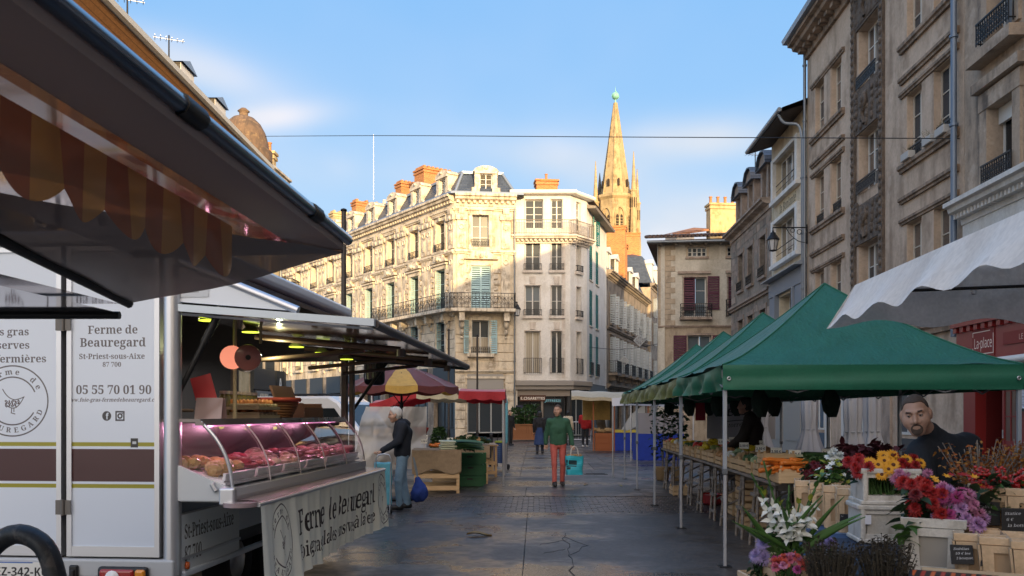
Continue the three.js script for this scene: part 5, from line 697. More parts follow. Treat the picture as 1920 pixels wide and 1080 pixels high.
// canvas banner hung from the serving ledge
{
  const L = 3.68, w = (u) => .013 * Math.sin(u * 78) + .01 * Math.sin(u * 41 + 1) + .008 * Math.sin(u * 150);
  const bt = canvasTex(2048, 340, (c, W, H) => { c.fillStyle = '#e4e7de'; c.fillRect(0, 0, W, H); c.save(); for (const x of [215, 1930]) { c.save(); c.translate(x, 170); c.scale(.85, 1.28); logo(c, 0, 0, 122); c.restore(); } c.fillStyle = '#2e2628'; c.textBaseline = 'middle'; c.font = 'bold 150px serif'; c.fillText('Ferme de Beauregard', 420, 118, 1380); c.font = 'bold 92px serif'; c.fillText('Foie gras Volailles Conserves - à la Ferme', 420, 246, 1380); c.restore(); });
  const o = mesh('banner', [own(grid(150, 8, (u, v) => { const k = 1 - v; return [.66 + w(u) * (.35 + .9 * k) + .05 * k * Math.sin(u * 7 + .5), mix(.335, .94, v) - .012 * Math.sin(u * 39) * k, .03 - u * L]; }))], M(W1, .85, { map: bt, transmission: .12 }), null, ...tl(0, 0, 0)); o.rotation.y = TA;
  tag(o, 'pleated white canvas banner with hen emblems hanging below the glass counter', 'banner');
}
// goods in and on the counter
const lumpG = [0, 1, 2, 3].map((s) => { const g = new THREE.IcosahedronGeometry(1, 2), p = g.attributes.position; for (let i = 0; i < p.count; i++) { const x = p.getX(i), y = p.getY(i), z = p.getZ(i), k = 1 + .28 * n3(x * 1.7 + s * 9, y * 1.7, z * 1.7) + .1 * n3(x * 4, y * 4 + s, z * 4); p.setXYZ(i, x * k, y * k, z * k); } g.computeVertexNormals(); return G(g); });
{
  const kinds = [['golden roast poultry pieces', [[.55, .36, .12], [.45, .26, .08], [.62, .45, .22]], [.075, .05]], ['bright red and pink raw meat cuts', [[.45, .05, .06], [.55, .16, .17], [.38, .03, .05]], [.085, .035]], ['pale poultry portions', [[.62, .40, .30], [.55, .30, .24], [.6, .48, .33]], [.08, .045]], ['dark red duck breasts and sausages', [[.28, .04, .05], [.42, .10, .10], [.12, .02, .03]], [.09, .03]], ['pink sliced meat', [[.55, .22, .22], [.48, .13, .15]], [.08, .03]], ['pink and white meat parcels', [[.6, .36, .35], [.5, .16, .18]], [.075, .035]]];
  const mats = kinds.map((k) => k[1].map((c) => M(c, .35, { clearcoat: .4, bumpMap: FINE, bumpScale: .002 })));
  kinds.forEach(([n, , [a, h]], i) => { const z = -.32 - i * .59, t = thing('meat_tray', 'white tray of ' + n + ' behind the counter glass', 'meat tray', tl(.17, 1.13, z), TA, 'meat trays in the glass counter'); mesh('tray', [T(box(.4, .02, .54), 0, 0, 0, 0, 0, -.16), T(box(.02, .05, .54), .2, 0, 0, 0, 0, -.16)], M([.75, .74, .74], .3), t); for (let k = 0; k < 26; k++) { const x = rr(-.16, .16), m = mesh('meat_piece', lumpG[k % 4], mats[i][k % mats[i].length], t, x, .045 - x * .16 + rr(0, .05), rr(-.23, .23), rr(0, 6)); m.scale.set(rr(.5, .95) * a, h * rr(.6, 1), a * rr(.45, .8)); } });
  const pap = thing('price_stand', 'clear price stand with a red card on the counter near the trailer corner', 'price stand', tl(.06, 1.535, -.42), TA + .2); mesh('card', [box(.15, .24, .006, 0, .2, 0, -.1, 0, .28)], M([.5, .02, .03], .4), pap); mesh('foot', [T(box(.19, .17, .005, .04, .075, .04, -.4)), T(box(.19, .16, .005, .05, .075, -.05, .4))], M([.7, .55, .55], .15, { transmission: .5 }), pap);
  const eg = thing('egg_tray', 'stacked grey cardboard trays of brown eggs on the counter', 'egg tray', tl(.05, 1.535, -1.35), TA), eM = M([.62, .22, .08], .5);
  const egg = G(T(lathe([[0, -.028], [.014, -.024], [.0215, -.008], [.021, .006], [.014, .023], [.006, .029], [0, .03]], 10)));
  for (const y of [0, .07]) { mesh('tray', [bar(-.16, .16, y, y + .025, -.24, .24), ...Array.from({ length: 6 }, (_, i) => rbx(.3, .03, .03, 0, y + .035, -.2 + i * .08, .012))], M([.33, .26, .2], .9), eg); for (let i = 0; i < 3; i++) for (let k = 0; k < 5; k++) mesh('egg', egg, eM, eg, -.1 + i * .1, y + .058, -.17 + k * .085); }
  const jar = G(T(lathe([[0, 0], [.04, 0], [.042, .01], [.042, .075], [.035, .085], [.035, .09]], 14)), rod([0, .09, 0], [0, .105, 0], .038, .038, 14));
  for (let i = 0; i < 6; i++) { const j = thing('preserve_jar', 'small glass preserve jar in the row behind the egg trays', 'jar', tl(-.1, 1.535 + .0, -1.15 - i * .12), TA, 'preserve jars on the counter'); mesh('jar_body', [T(lathe([[0, 0], [.045, 0], [.047, .01], [.047, .17], [.038, .19], [.038, .2]], 14))], M([.16, .12, .05], .1, { clearcoat: 1 }), j); mesh('lid', [rod([0, .2, 0], [0, .225, 0], .043, .043, 14)], M([.55, .4, .4], .35, { metalness: .5 }), j); }
  const bk = thing('basket', 'round wicker basket with a red cloth rim beside the egg trays', 'basket', tl(.04, 1.535, -1.98), TA); mesh('wicker', [0, 1, 2, 3, 4, 5].map((k) => ring(.13 + k * .011, .014, 0, .014 + k * .024, 0, Math.PI / 2, 0, 5, 24)), M([.24, .09, .045], .7), bk); mesh('cloth', [ring(.2, .022, 0, .165, 0, Math.PI / 2, 0, 6, 24), T(new THREE.CylinderGeometry(.19, .19, .02, 20), 0, .15, 0)], M([.42, .06, .05], .8), bk);
  const bx = thing('cardboard_box', 'open salmon coloured cardboard box at the far end of the counter', 'box', tl(.0, 1.535, -2.75), TA); mesh('carton', [bar(-.14, .14, 0, .012, -.3, .3), bar(-.14, -.128, .012, .16, -.3, .3), bar(.128, .14, .012, .1, -.3, .3), bar(-.128, .128, .012, .14, -.3, -.288), bar(-.128, .128, .012, .14, .288, .3)], M([.42, .2, .14], .85), bx); mesh('lid', [T(box(.02, .2, .6), -.17, .22, 0, 0, 0, .35)], M([.5, .26, .17], .85), bx);
  const br = thing('bread_loaf', 'round crusty brown loaf on a shelf inside the trailer', 'bread', tl(-1.2, 1.62, -1.7), TA); mesh('loaf', [T(lumpG[1].clone(), 0, .09, 0, 0, 0, 0, .2, .13, .2)], M(W1, .7, { map: stain([.36, .19, .07], [.16, .07, .025], [.5, .32, .15], .3, 431) }), br); mesh('board', [rbx(.8, .03, .35, .1, -.02, 0, .01)], M([.3, .2, .14], .6), br);
  const mr = thing('wing_mirror', 'large black wing mirror hanging at the far end of the trailer awning', 'mirror', tl(.24, 1.93, -4.86), TA); mesh('housing', [rbx(.26, .5, .14, 0, .25, 0, .06, 3)], MT.black, mr); mesh('mirror_glass', [rbx(.14, .34, .012, -.03, .24, .072, .004)], M([.8, .8, .8], .03, { metalness: 1 }), mr); mesh('arm', [rod([0, .5, 0], [-.05, .62, 0], .02)], MT.black, mr);
}
// ================= near canopy, top left =================
{
  const t = thing('stall_canopy', 'dark glossy folding canopy of the nearest stall, overhead at the upper left', 'canopy');
  const d0 = .9, d1 = 3.72, O = [-.735, 2.285], I = [-1.66, 2.05], dx = (O[0] - I[0]), k = (d) => (d1 - d) * .058;
  const P = (f, d, up = 0) => [mix(I[0], O[0], f) - k(d), mix(2.262, O[1], f) + up, -d];
  const quad = (f0, f1, a, b, up = 0) => tri([P(f0, a, up), P(f1, a, up), P(f1, b, up), P(f0, b, up)], [[0, 1, 2, 3]]);
  const glossy = M(W1, .07, { map: canvasTex(512, 512, (c, W, H) => { c.fillStyle = '#b58a6c'; c.fillRect(0, 0, W, H); const q = RNG(5), cs = ['#c48d6a', '#9c3d22', '#eadbc8', '#b9542f', '#f3e8da', '#8a4a2a', '#d98a64']; for (let i = 0; i < 90; i++) { c.fillStyle = cs[Math.floor(q() * cs.length)]; c.globalAlpha = .55; c.beginPath(); c.ellipse(q() * W, q() * H, 20 + q() * 70, 8 + q() * 22, q() * .8 - .4, 0, 7); c.fill(); } }), metalness: 0, transmission: .4, clearcoat: 1, clearcoatRoughness: .04 });  // lining colour: random blotches of brown, cream and pink
  const frame = M([.30, .235, .22], .6, { transmission: .2 });
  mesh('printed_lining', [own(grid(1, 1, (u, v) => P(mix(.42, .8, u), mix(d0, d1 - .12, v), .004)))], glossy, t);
  mesh('inner_panel', [quad(0, .42, d0, d1 - .06, .004)], M([.8, .76, .74], .05, { metalness: .95 }), t);
  mesh('outer_frame', [quad(.8, 1.0, d0, d1), tri([P(1, d0), P(1, d1), P(1, d1, .07), P(1, d0, .07)], [[0, 1, 2, 3]]), quad(0, .8, d1 - .14, d1, .006), tri([P(0, d1, -.015), P(1, d1, -.015), P(1, d1, .06), P(0, d1, .06)], [[0, 1, 2, 3]])], frame, t); mesh('top_skin', [quad(.42, 1, d0, d1, .062), quad(0, .42, d0, d1, .062)], M([.8, .76, .72], .8, { transmission: .6 }), t);
  const sA = [-.735, 2.275, -3.73], sB = [-1.67, 2.05, -3.72], sC = [-1.6, 2.13, -2.5], sD = [-1.6, 2.235, -2.5];
  mesh('end_sheet', [grid(16, 8, (u, v) => { const e = u * 1.25, a = lerp3(sA, sD, e), b = lerp3(sB, sC, e), p = lerp3(a, b, v); return [p[0], p[1] - .02 * Math.sin(Math.PI * v) * (1 - u) + .004 * Math.sin(u * 17 + v * 9), p[2]]; })], M([.26, .215, .20], .4, { clearcoat: .3, clearcoatRoughness: .2, transmission: .12 }), t); mesh('sheet_edge', [rod(sB, lerp3(sB, sC, 1.25), .02)], MT.black, t);
  mesh('edge_tube', [rod(P(1.01, d0, .05), P(1.01, d1 + .04, .05), .024)], M([.03, .06, .11], .3, { clearcoat: 1 }), t); mesh('edge_joint', [rod(P(1.01, 2.1, .05), P(1.01, 2.22, .05), .03)], MT.black, t); mesh('edge_joint', [rod(P(1.01, 3.2, .05), P(1.01, 3.3, .05), .03)], MT.black, t);
  
  const B = (f, d, up) => [I[0] - .05 - f * 1.6 - k(d), 2.0 + up - f * .0, -d];
  mesh('flat_panel', [tri([B(0, d0, .01), B(0, d1, .01), B(1, d1, .01), B(1, d0, .01)], [[0, 1, 2, 3]]), tri([B(0, d0, .05), B(0, d1, .05), B(1, d1, .05), B(1, d0, .05)], [[0, 1, 2, 3]])], M([.42, .38, .40], .06, { metalness: .85 }), t);
  mesh('panel_edge', [rod(B(0, d1, -.0), B(1, d1, 0), .017)], MT.black, t);
  // striped scalloped valance hung under the lining
  const X = -1.0, v0 = 1.2, v1 = 3.15, n = 9, cols = [M([.36, .10, .035], .6, { transmission: .3, clearcoat: .5, clearcoatRoughness: .2 }), M([.52, .24, .06], .6, { transmission: .3, clearcoat: .5, clearcoatRoughness: .2 })];
  for (let i = 0; i < n; i++) { const a = mix(v0, v1, i / n), b = mix(v0, v1, (i + 1) / n); for (let q = 0; q < 2; q++) { const s0 = q / 2, s1 = s0 + .5; mesh('valance_stripe', [grid(6, 4, (u, v) => { const f = mix(s0, s1, u), d = mix(a, b, f), bot = 2.115 - .055 * Math.sin(Math.PI * f); return [X - k(d) + .012 * Math.sin(d * 19) * v, mix(2.262, bot, v), -d]; })], cols[q], t); } }
}
// dark steel hoop in the near corner
{ const t = thing('bicycle_hoop', 'dark bent steel hoop bollard in the near left corner', 'bollard', [-2.32, 0, -4.05], -.12); mesh('hoop', [tube([[-.26, 0, 0], [-.255, .5, 0], [-.235, .74, 0], [-.16, .93, 0], [-.03, 1.0, 0], [.1, .95, 0], [.17, .78, 0], [.2, .5, 0], [.215, 0, 0]], .048, 14, 60)], M(W1, .5, { map: stain([.05, .055, .06], [.025, .025, .028], [.16, .14, .13], .5, 441), metalness: .3, bumpMap: FINE, bumpScale: .001 }), t); mesh('foot', [T(lathe([[0, 0], [.09, 0], [.09, .01], [.05, .02]], 14), -.26, 0, 0), T(lathe([[0, 0], [.09, 0], [.09, .01], [.05, .02]], 14), .215, 0, 0)], MT.iron, t); }

// ================= green tents =================
const RA = -.045;                                    // the right-hand row leans a little to the right as it goes away
const rl = (x, y, d) => { const c = Math.cos(RA), s = Math.sin(RA); return [2.15 + x * c - (d - 8.7) * s, y, -8.7 - x * s * -1 * -1 - (d - 8.7) * c]; };  // x across from the first tent leg line, d distance
{
  const weave = (a, b) => tex(256, (u, v) => { const f = fbm(u, v, 6, 4, 21), g = vn(u * 128, v * 128, 128, 3); return lerp3(a, b, f).map((x) => x * (.92 + .16 * g)); }, true, 1.2);
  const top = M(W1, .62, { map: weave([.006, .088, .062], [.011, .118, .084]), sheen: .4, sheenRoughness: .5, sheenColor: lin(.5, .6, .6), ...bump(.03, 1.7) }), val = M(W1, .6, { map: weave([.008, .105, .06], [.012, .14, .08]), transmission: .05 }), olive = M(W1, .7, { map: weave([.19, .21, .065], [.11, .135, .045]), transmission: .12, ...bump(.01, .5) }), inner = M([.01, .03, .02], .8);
  const make = (label, first) => {
    const t = thing('market_tent', label, 'market tent', [0, 0, 0], RA, 'green pop-up tents over the right hand stalls'), W = 3, Hc = 2.07, Hp = 3.12;
    const side = (q) => grid(36, 22, (u, v) => { const k = Math.pow(1 - v, 1), m = Math.pow(v, 1.28), r = W / 2 * (1 - v), x = (u * 2 - 1) * r, y = mix(Hc, Hp, m) - .05 * Math.sin(Math.PI * u) * Math.sin(Math.PI * Math.min(1, v * 1.6)) * k - .018 * Math.sin(Math.PI * u * 1) * (1 - v) + .03 * n3(u * 7 + q * 5, v * 5, q * 3.3) * Math.sin(Math.PI * u) * (1 - v) + .014 * n3(u * 16, v * 4, q) * Math.sin(Math.PI * u) * (1 - v), z = r; const a = q * Math.PI / 2, c = Math.cos(a), s = Math.sin(a); return [W / 2 + x * c + z * s, y, -W / 2 - x * s + z * c]; });
    mesh('canopy', [0, 1, 2, 3].map(side), top, t);
    for (const [cx, cz] of [[-1, 1], [1, 1], [-1, -1], [1, -1]]) mesh('seam', [tube(Array.from({ length: 9 }, (_, i) => { const v = i / 8, r = W / 2 * (1 - v); return [W / 2 + cx * r, mix(Hc, Hp, Math.pow(v, 1.28)) + .004, -W / 2 + cz * r]; }), .009, 5, 20)], val, t);
    const vs = (q, sag) => grid(40, 5, (u, v) => { const x = (u * 2 - 1) * W / 2, fold = sag ? .05 * Math.sin(u * 17 + v * 2) * v + .03 * Math.sin(u * 43 + v) * v + .02 * n3(u * 14, v * 6, 2) : .012 * Math.sin(v * 9 + u * 3) + .006 * Math.sin(u * 30) * v, y = Hc - v * .255 - (sag ? .05 * Math.sin(Math.PI * u) * (1 - .6 * v) : 0) , z = W / 2 + .012 + fold; const a = q * Math.PI / 2, c = Math.cos(a), s = Math.sin(a); return [W / 2 + x * c + z * s, y, -W / 2 - x * s + z * c]; });
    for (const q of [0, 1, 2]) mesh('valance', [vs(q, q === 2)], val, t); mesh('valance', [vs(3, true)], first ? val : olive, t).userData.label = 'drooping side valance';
    if (first) mesh('grommet', [T(new THREE.TorusGeometry(.016, .007, 6, 12), .06, 1.93, .03), T(new THREE.TorusGeometry(.016, .007, 6, 12), 2.94, 1.93, .03)], MT.steel, t);
    for (const [x, z] of [[.03, -.03], [W - .03, -.03], [.03, -W + .03], [W - .03, -W + .03]]) { const l = mesh('leg', [rbx(.04, 1.1, .04, x, 1.5, z, .006)], M([.30, .325, .355], .55), t); mesh('lower_leg', [rbx(.031, 1.02, .031, x, .5, z, .005)], M([.34, .345, .36], .55), l); mesh('foot_plate', [rbx(.13, .012, .13, x, .006, z, .004)], MT.iron, l); mesh('leg_bracket', [rbx(.06, .09, .06, x, 1.98, z, .01), rbx(.055, .06, .055, x, .98, z, .01)], M([.12, .13, .14], .5), l); }
    const tr = []; for (const [a, b] of [[[0, 0], [1, 0]], [[0, -1], [1, -1]], [[0, 0], [0, -1]], [[1, 0], [1, -1]]]) for (let k = 0; k < 4; k++) { const p = (f) => [mix(a[0], b[0], f) * (W - .06) + .03, mix(a[1], b[1], f) * (W - .06) - .03], [x0, z0] = p(k / 4), [x1, z1] = p((k + 1) / 4); tr.push(rod([x0, k % 2 ? 1.79 : 2.0, z0], [x1, k % 2 ? 2.0 : 1.79, z1], .011, .011, 5), rod([x0, k % 2 ? 2.0 : 1.82, z0], [x1, k % 2 ? 1.82 : 2.0, z1], .011, .011, 5)); }
    stuff(mesh('truss', tr, M([.2, .21, .22], .6), t)); mesh('mast', [rod([W / 2, 1.9, -W / 2], [W / 2, Hp - .03, -W / 2], .02)], MT.alu, t);
    for (const x of [1.1, 2.05]) mesh('tied_side_roll', [T(lumpG[1].clone(), x, 1.74, -W + .02, 0, 0, 0, .12, .2, .1)], inner, t);
    return t;
  };
  const spots = [8.72, 11.68, 14.66, 17.62], L = ['nearest green pop-up tent with straight green valance', 'second green pop-up tent from the front with olive side valance', 'third green pop-up tent from the front, peak just right of the plum shutters', 'farthest and smallest green pop-up tent in the row'];
  const t1 = make(L[0], true), t2 = make(L[1], false); const place = (o, d) => o.position.set(...rl(0, 0, d)); place(t1, spots[0]); place(t2, spots[1]); place(copy(t2, L[2], [0, 0, 0]), spots[2]); place(copy(t2, L[3], [0, 0, 0]), spots[3]);
}
// white canopy at the upper right, over the flower stall
{
  const t = thing('white_canopy', 'cream white market canopy with scalloped edge at the upper right, over the flower stall', 'canopy', [2.36, 0, -6.3], -.06), cr = M(W1, .8, { map: stain([.86, .79, .71], [.72, .64, .56], [.9, .85, .79], 1.7, 451), transmission: .32 }), un = M(W1, .85, { map: stain([.62, .60, .59], [.52, .51, .5], [.66, .65, .64], 1.5, 461), transmission: .35 });
  const n = 6, D = 4.6, Wd = 4.2, sc = (f, m) => .06 * (.5 - .5 * Math.cos(2 * Math.PI * f * m));
  mesh('roof', [grid(10, 10, (u, v) => [.17 + u * Wd, 2.52 + .42 * Math.sin(Math.PI * u * .5) - .02 * Math.sin(v * 20) * Math.sin(Math.PI * u), v * D])], cr, t);
  mesh('side_valance', [grid(60, 4, (u, v) => [mix(.17, -.03, v) + .012 * Math.sin(u * 31) * v, mix(2.52, 2.20 + sc(u, 7) * 1.1, v) - .02 * Math.sin(Math.PI * v), u * D])], cr, t);
  mesh('front_valance', [grid(60, 4, (u, v) => [mix(mix(.17, -.03, v), Wd, u), mix(2.52 + .42 * Math.sin(Math.PI * u * .5), 2.20 + .04 * u + sc(u, 5.5), v), -.012 - .015 * v + .012 * Math.sin(u * 27) * v])], un, t);
  mesh('frame_rail', [rod([.24, 2.46, .05], [Wd, 2.58, .05], .012), rod([.2, 2.46, .05], [.2, 2.46, D], .016)], MT.iron, t); mesh('valance_hook', [T(new THREE.TorusGeometry(.02, .006, 5, 10), 1.0, 2.46, .04)], MT.steel, t);
  for (const [x, z] of [[2.9, .05], [.05, D - .1]]) mesh('leg', [rod([x, 0, z], [x, 2.6, z], .02)], MT.alu, t);
}
// ================= vegetable stall under the tents =================
const slatG = {}; const sl = (w, h, d) => slatG[[w, h, d].map((x) => x.toFixed(3))] ||= G(rbx(w, h, d, 0, 0, 0, .004));
function crate(label, pos, turn, o = {}) { // slatted wooden crate; base centre at pos
  const { w = .5, d = .32, h = .15, m = MT.wood, group = 'wooden crates on the vegetable stall', rows = 2 } = o, t = thing('wooden_crate', label, 'crate', pos, turn, group), sh = h / rows - .012;
  for (let r = 0; r < rows; r++) { const y = .012 + sh / 2 + r * (h / rows); mesh('slat', sl(w, sh, .009), m, t, 0, y, d / 2 - .005); mesh('slat', sl(w, sh, .009), m, t, 0, y, -d / 2 + .005); mesh('slat', sl(.009, sh, d - .02), m, t, w / 2 - .005, y, 0); mesh('slat', sl(.009, sh, d - .02), m, t, -w / 2 + .005, y, 0); }
  mesh('base_board', sl(w - .02, .008, d - .02), m, t, 0, .012, 0); for (const [x, z] of [[1, 1], [1, -1], [-1, 1], [-1, -1]]) mesh('corner_post', sl(.024, h + .035, .024), m, t, x * (w / 2 - .022), (h + .035) / 2, z * (d / 2 - .022));
  if (o.fill) mesh('soil_liner', sl(w - .03, .01, d - .03), M([.05, .04, .02], .9), t, 0, h * .55, 0);
  return t;
}
const prodG = { ball: lumpG[0], carrot: G(T(lathe([[0, 0], [.004, .01], [.014, .09], [.019, .15], [.017, .17], [.006, .175], [0, .176]], 8), 0, -.09, 0)), tomato: G(T(sph(.035, 0, 0, 0, 12, 8, 1, .82, 1))), leekW: G(rod([0, 0, 0], [0, 0, .2], .017, .015, 8)), leekG: G(grid(4, 8, (u, v) => [(u - .5) * .06 * (1 - v * .75) + .02 * Math.sin(v * 3), .014 * Math.sin(Math.PI * u) + .02 * v - .05 * v * v, .2 + v * .36])) };
function produce(name, label, cat, pos, turn, n, geo, mats, sx, sz, sc, hill = .06, group) { const t = thing(name + '_heap', label, cat, pos, turn, group); for (let i = 0; i < n; i++) { const x = rr(-1, 1) * sx, z = rr(-1, 1) * sz, m = mesh(name, geo, pick(mats), t, x, rr(0, .02) + hill * (1 - (x / sx) ** 2) * (1 - (z / sz) ** 2) + .02, z, rr(0, 6.3)); m.scale.set(sc * rr(.8, 1.2), sc * rr(.75, 1.1), sc * rr(.8, 1.2)); m.rotation.x = rr(-.4, .4); } return t; }
const MG = { leaf: M([.04, .10, .025], .6, { transmission: .15 }), leafD: M([.015, .055, .018], .6), leafY: M([.16, .20, .04], .6, { transmission: .2 }), carrot: M([.62, .17, .02], .5), tomato: M([.48, .025, .012], .3, { clearcoat: .5 }), leekW: M([.55, .58, .42], .4), leekG: M([.06, .13, .045], .5), pepper: M([.55, .40, .02], .3), potato: M([.33, .22, .11], .9), onion: M([.42, .22, .09], .6), beet: M([.06, .008, .02], .6), cab: M([.25, .33, .18], .6), radish: M([.45, .02, .08], .4), white: M([.62, .62, .57], .5), maroonLeaf: M([.055, .008, .014], .6) };
const leafBlade = G(grid(3, 4, (u, v) => [(u - .5) * .5 * Math.sin(Math.PI * Math.pow(v * .97 + .02, .7)), .25 * v - .5 * v * v + .1 * Math.abs(u - .5), v]));
function foliage(name, parent, m, n, fn, s0, s1, spread = 1) { // many small blades joined into one piece of foliage
  const g = []; for (let i = 0; i < n; i++) { const [x, y, z] = fn(i / n), s = rr(s0, s1); g.push(T(leafBlade.clone(), x, y, z, rr(-1.2, .4) * spread, rr(0, 6.3), rr(-.4, .4) * spread, s)); } const o = mesh(name, g, m, parent); stuff(o); return o; }
const cardT = canvasTex(96, 64, (c, W, H) => { c.fillStyle = '#e9e6da'; c.fillRect(0, 0, W, H); c.fillStyle = '#22202a'; c.font = 'bold 30px sans-serif'; c.fillText('2,50 €', 6, 44, 84); });
const cardM = M(W1, .7, { map: cardT }), cardG = G(own(T(new THREE.PlaneGeometry(.13, .09), 0, .045, .003)), box(.13, .09, .003, 0, .045, 0)), stickG = G(rod([0, -.1, -.003], [0, .04, -.003], .004, .004, 5));
function priceCard(label, p, turn) { const t = thing('price_card', label, 'price card', p, turn); mesh('card', cardG, cardM, t); mesh('stick', stickG, MT.wood, t); return t; }
{
  // table tops on trestles: the left edge of the row stands a little right of the tent legs
  const tab = (d0, d1, label, legs, x0 = .62, w = 1.0, h = .82) => { const t = thing('trestle_table', label, 'table', rl(x0, 0, d0), RA, 'trestle tables of the vegetable stall'); mesh('table_top', [rbx(w, .035, d1 - d0, w / 2, h, -(d1 - d0) / 2, .008)], MT.woodGrey, t); for (const z of legs) { for (const s of [0, 1]) for (const q of [-1, 1]) mesh('leg', [rod([s * (w - .12) + .06 + (s ? .05 : -.05), 0, -z + q * .17], [s * (w - .12) + .06, h - .03, -z + q * .05], .021, .019, 5)], MT.woodGrey, t); mesh('cross_bar', [0, 1, 2].map((k) => { const y = .14 + k * .24, e = .17 - y * .14; return box(.03, .035, e * 2 + .06, .02 - .0, y, -z); }).concat([bar(.04, w - .06, h - .09, h - .03, -z - .03, -z + .03), rod([.06, .3, -z], [w - .1, h - .1, -z], .014, .014, 4)]), MT.woodGrey, t); } return t; };
  tab(9.1, 11.5, 'trestle table carrying the carrots and leeks, nearest the flowers', [.25, 1.0, 1.75]); tab(11.55, 14.4, 'trestle table of open crates in the middle of the vegetable stall', [.3, 1.1, 2.2]); tab(14.45, 18.4, 'long trestle table at the far end of the vegetable stall', [.3, 1.3, 2.4, 3.4]);
  // crates along the street edge, from near to far
  const edge = [[9.2, .46, 'shallow crate turned end on below the carrots', 0], [9.62, .3, 'small crate left of the carrots, lower one of two', 0], [9.98, .3, 'small crate beside the two stacked crates, end board with a slot', 0], [10.34, .3, 'crate of white onions behind the nearest tent leg', 'white'], [10.72, .36, 'crate of green herbs just beyond the nearest tent leg', 'leaf'], [11.18, .42, 'crate of brown potatoes, front board plain, between the first two tent legs', 'potato'], [11.68, .42, 'crate of turnips between the first two tent legs, second from the near leg', 'white'], [12.2, .5, 'broad crate of red onions between the first two tent legs', 'onion'], [12.8, .42, 'tall crate next to the second tent leg, near side', 'potato'], [13.3, .42, 'crate just beyond the second tent leg', 'leafY'], [13.85, .42, 'crate of squash beyond the second tent leg', 'pepper'], [14.4, .42, 'pale crate midway between second and third tent legs', 'potato'], [14.95, .42, 'crate near the third tent leg, street edge', 'tomato'], [15.5, .42, 'crate just beyond the third tent leg', 'leaf'], [16.1, .42, 'crate of flowers in pots near the far tent legs', 'pepper'], [16.7, .42, 'small pale crate at the far tents, fourth from the end', 'white'], [17.3, .42, 'small pale crate at the far tents, next to last', 'pepper'], [17.9, .42, 'last small pale crate of the row at the far tents', 'tomato']];
  edge.forEach(([d, w, l, f], i) => { crate(l, rl(.82, .84, d), RA + Math.PI / 2 + rr(-.05, .05), { w, d: .38, h: i % 4 === 3 ? .12 : .15, fill: !!f }); if (f && d < 15) produce('vegetable', { white: 'white onions', leaf: 'green herb bundles', potato: 'brown potatoes', onion: 'red brown onions', leafY: 'pale lettuces', pepper: 'yellow squash', tomato: 'red tomatoes' }[f] + ' in the ' + l.replace(/ of the row| brown/, '').replace(/^crate of [a-z ]+? (?=behind|just|between|beyond)|^broad crate of red onions |^crate of squash /, 'crate '), 'vegetables', rl(.82, .95, d), RA, d < 12.5 ? 18 : 8, prodG.ball, f === 'white' ? [MG.white, MG.cab] : [MG[f]], .14, w * .4, .05, .06); else if (f) { const h = thing('vegetable_heap', f.replace('leaf', 'green') + ' produce in the ' + l, 'vegetables', rl(.82, .96, d), RA); stuff(mesh('vegetables', Array.from({ length: 12 }, () => T(lumpG[0].clone(), rr(-.13, .13), rr(0, .06), rr(-.16, .16), 0, 0, 0, .06)), MG[f], h)); } });
  crate('small crate left of the carrots, upper one of two', rl(.80, 1.0, 9.72), RA + Math.PI / 2, { w: .3, d: .36, h: .12 });
  // second row of crates with bright vegetables
  const second = [[9.9, 1.28, 'tomato', 'bright red tomatoes behind the leeks'], [10.3, 1.45, 'pepper', 'yellow peppers behind the tomatoes'], [11.0, 1.35, 'tomato', 'red peppers behind the vendor crates'], [12.2, 1.3, 'onion', 'brown onions in the middle row'], [13.1, 1.3, 'pepper', 'bright yellow gourds in the middle row'], [13.9, 1.4, 'leafD', 'dark green cabbages in the middle row'], [15, 1.35, 'tomato', 'red tomatoes toward the far tents'], [16.2, 1.3, 'pepper', 'orange yellow gourds toward the far tents']];
  for (const [d, x, k, l] of second) { crate('back row crate holding ' + l, rl(x, .84, d), RA + Math.PI / 2 + rr(-.06, .06), { w: .46, d: .32, h: .15, fill: 1 }); produce('vegetable', l, 'vegetables', rl(x, .96, d), RA, 20, k === 'tomato' ? prodG.tomato : prodG.ball, k === 'tomato' ? [MG.tomato, M([.6, .08, .01], .3, { clearcoat: .5 })] : [MG[k]], .14, .18, k === 'tomato' ? 1.25 : .05, .06); }
  // carrots, leeks, herbs at the near end
  const cc = crate('long shallow crate under the carrots, broad side to the flowers', rl(1.0, .84, 9.0), RA, { w: .8, d: .3, h: .12, rows: 1 });
  const ca = thing('carrot_bunch', 'heap of bright orange carrots lying fanned on the near crates', 'vegetables', rl(.70, .96, 9.12), RA); for (let i = 0; i < 46; i++) { const m = mesh('carrot', prodG.carrot, MG.carrot, ca, rr(-.18, .2) + .04, .01 + (i % 5) * .026 + rr(0, .01), rr(-.1, .14)); m.rotation.set(0, rr(-.35, .35) + .2, Math.PI / 2 + rr(-.2, .1) + .12); m.scale.setScalar(rr(1.1, 1.5)); }
  foliage('carrot_tops', ca, MG.leaf, 220, () => [rr(.2, .5), rr(.0, .12), rr(-.14, .16)], .03, .08);
  const lk = thing('leek_bundle', 'pale green leeks laid across the crates behind the carrots', 'vegetables', rl(.82, 1.06, 9.66), RA + Math.PI / 2); for (let i = 0; i < 13; i++) { const x = -.02 + (i % 7) * .036 + rr(-.01, .01), y = Math.floor(i / 7) * .035, a = rr(-.1, .1); const q = mesh('leek', prodG.leekW, MG.leekW, lk, x, y, 0, a); q.scale.set(1.1, 1.1, 1.5); for (let k = 0; k < 3; k++) { const m = mesh('leek_leaf', prodG.leekG, k ? MG.leekG : MG.leafD, q, 0, k * .008, .0, (k - 1) * .1 + rr(-.06, .06)); m.scale.set(1, 1, rr(.9, 1.15)); } }
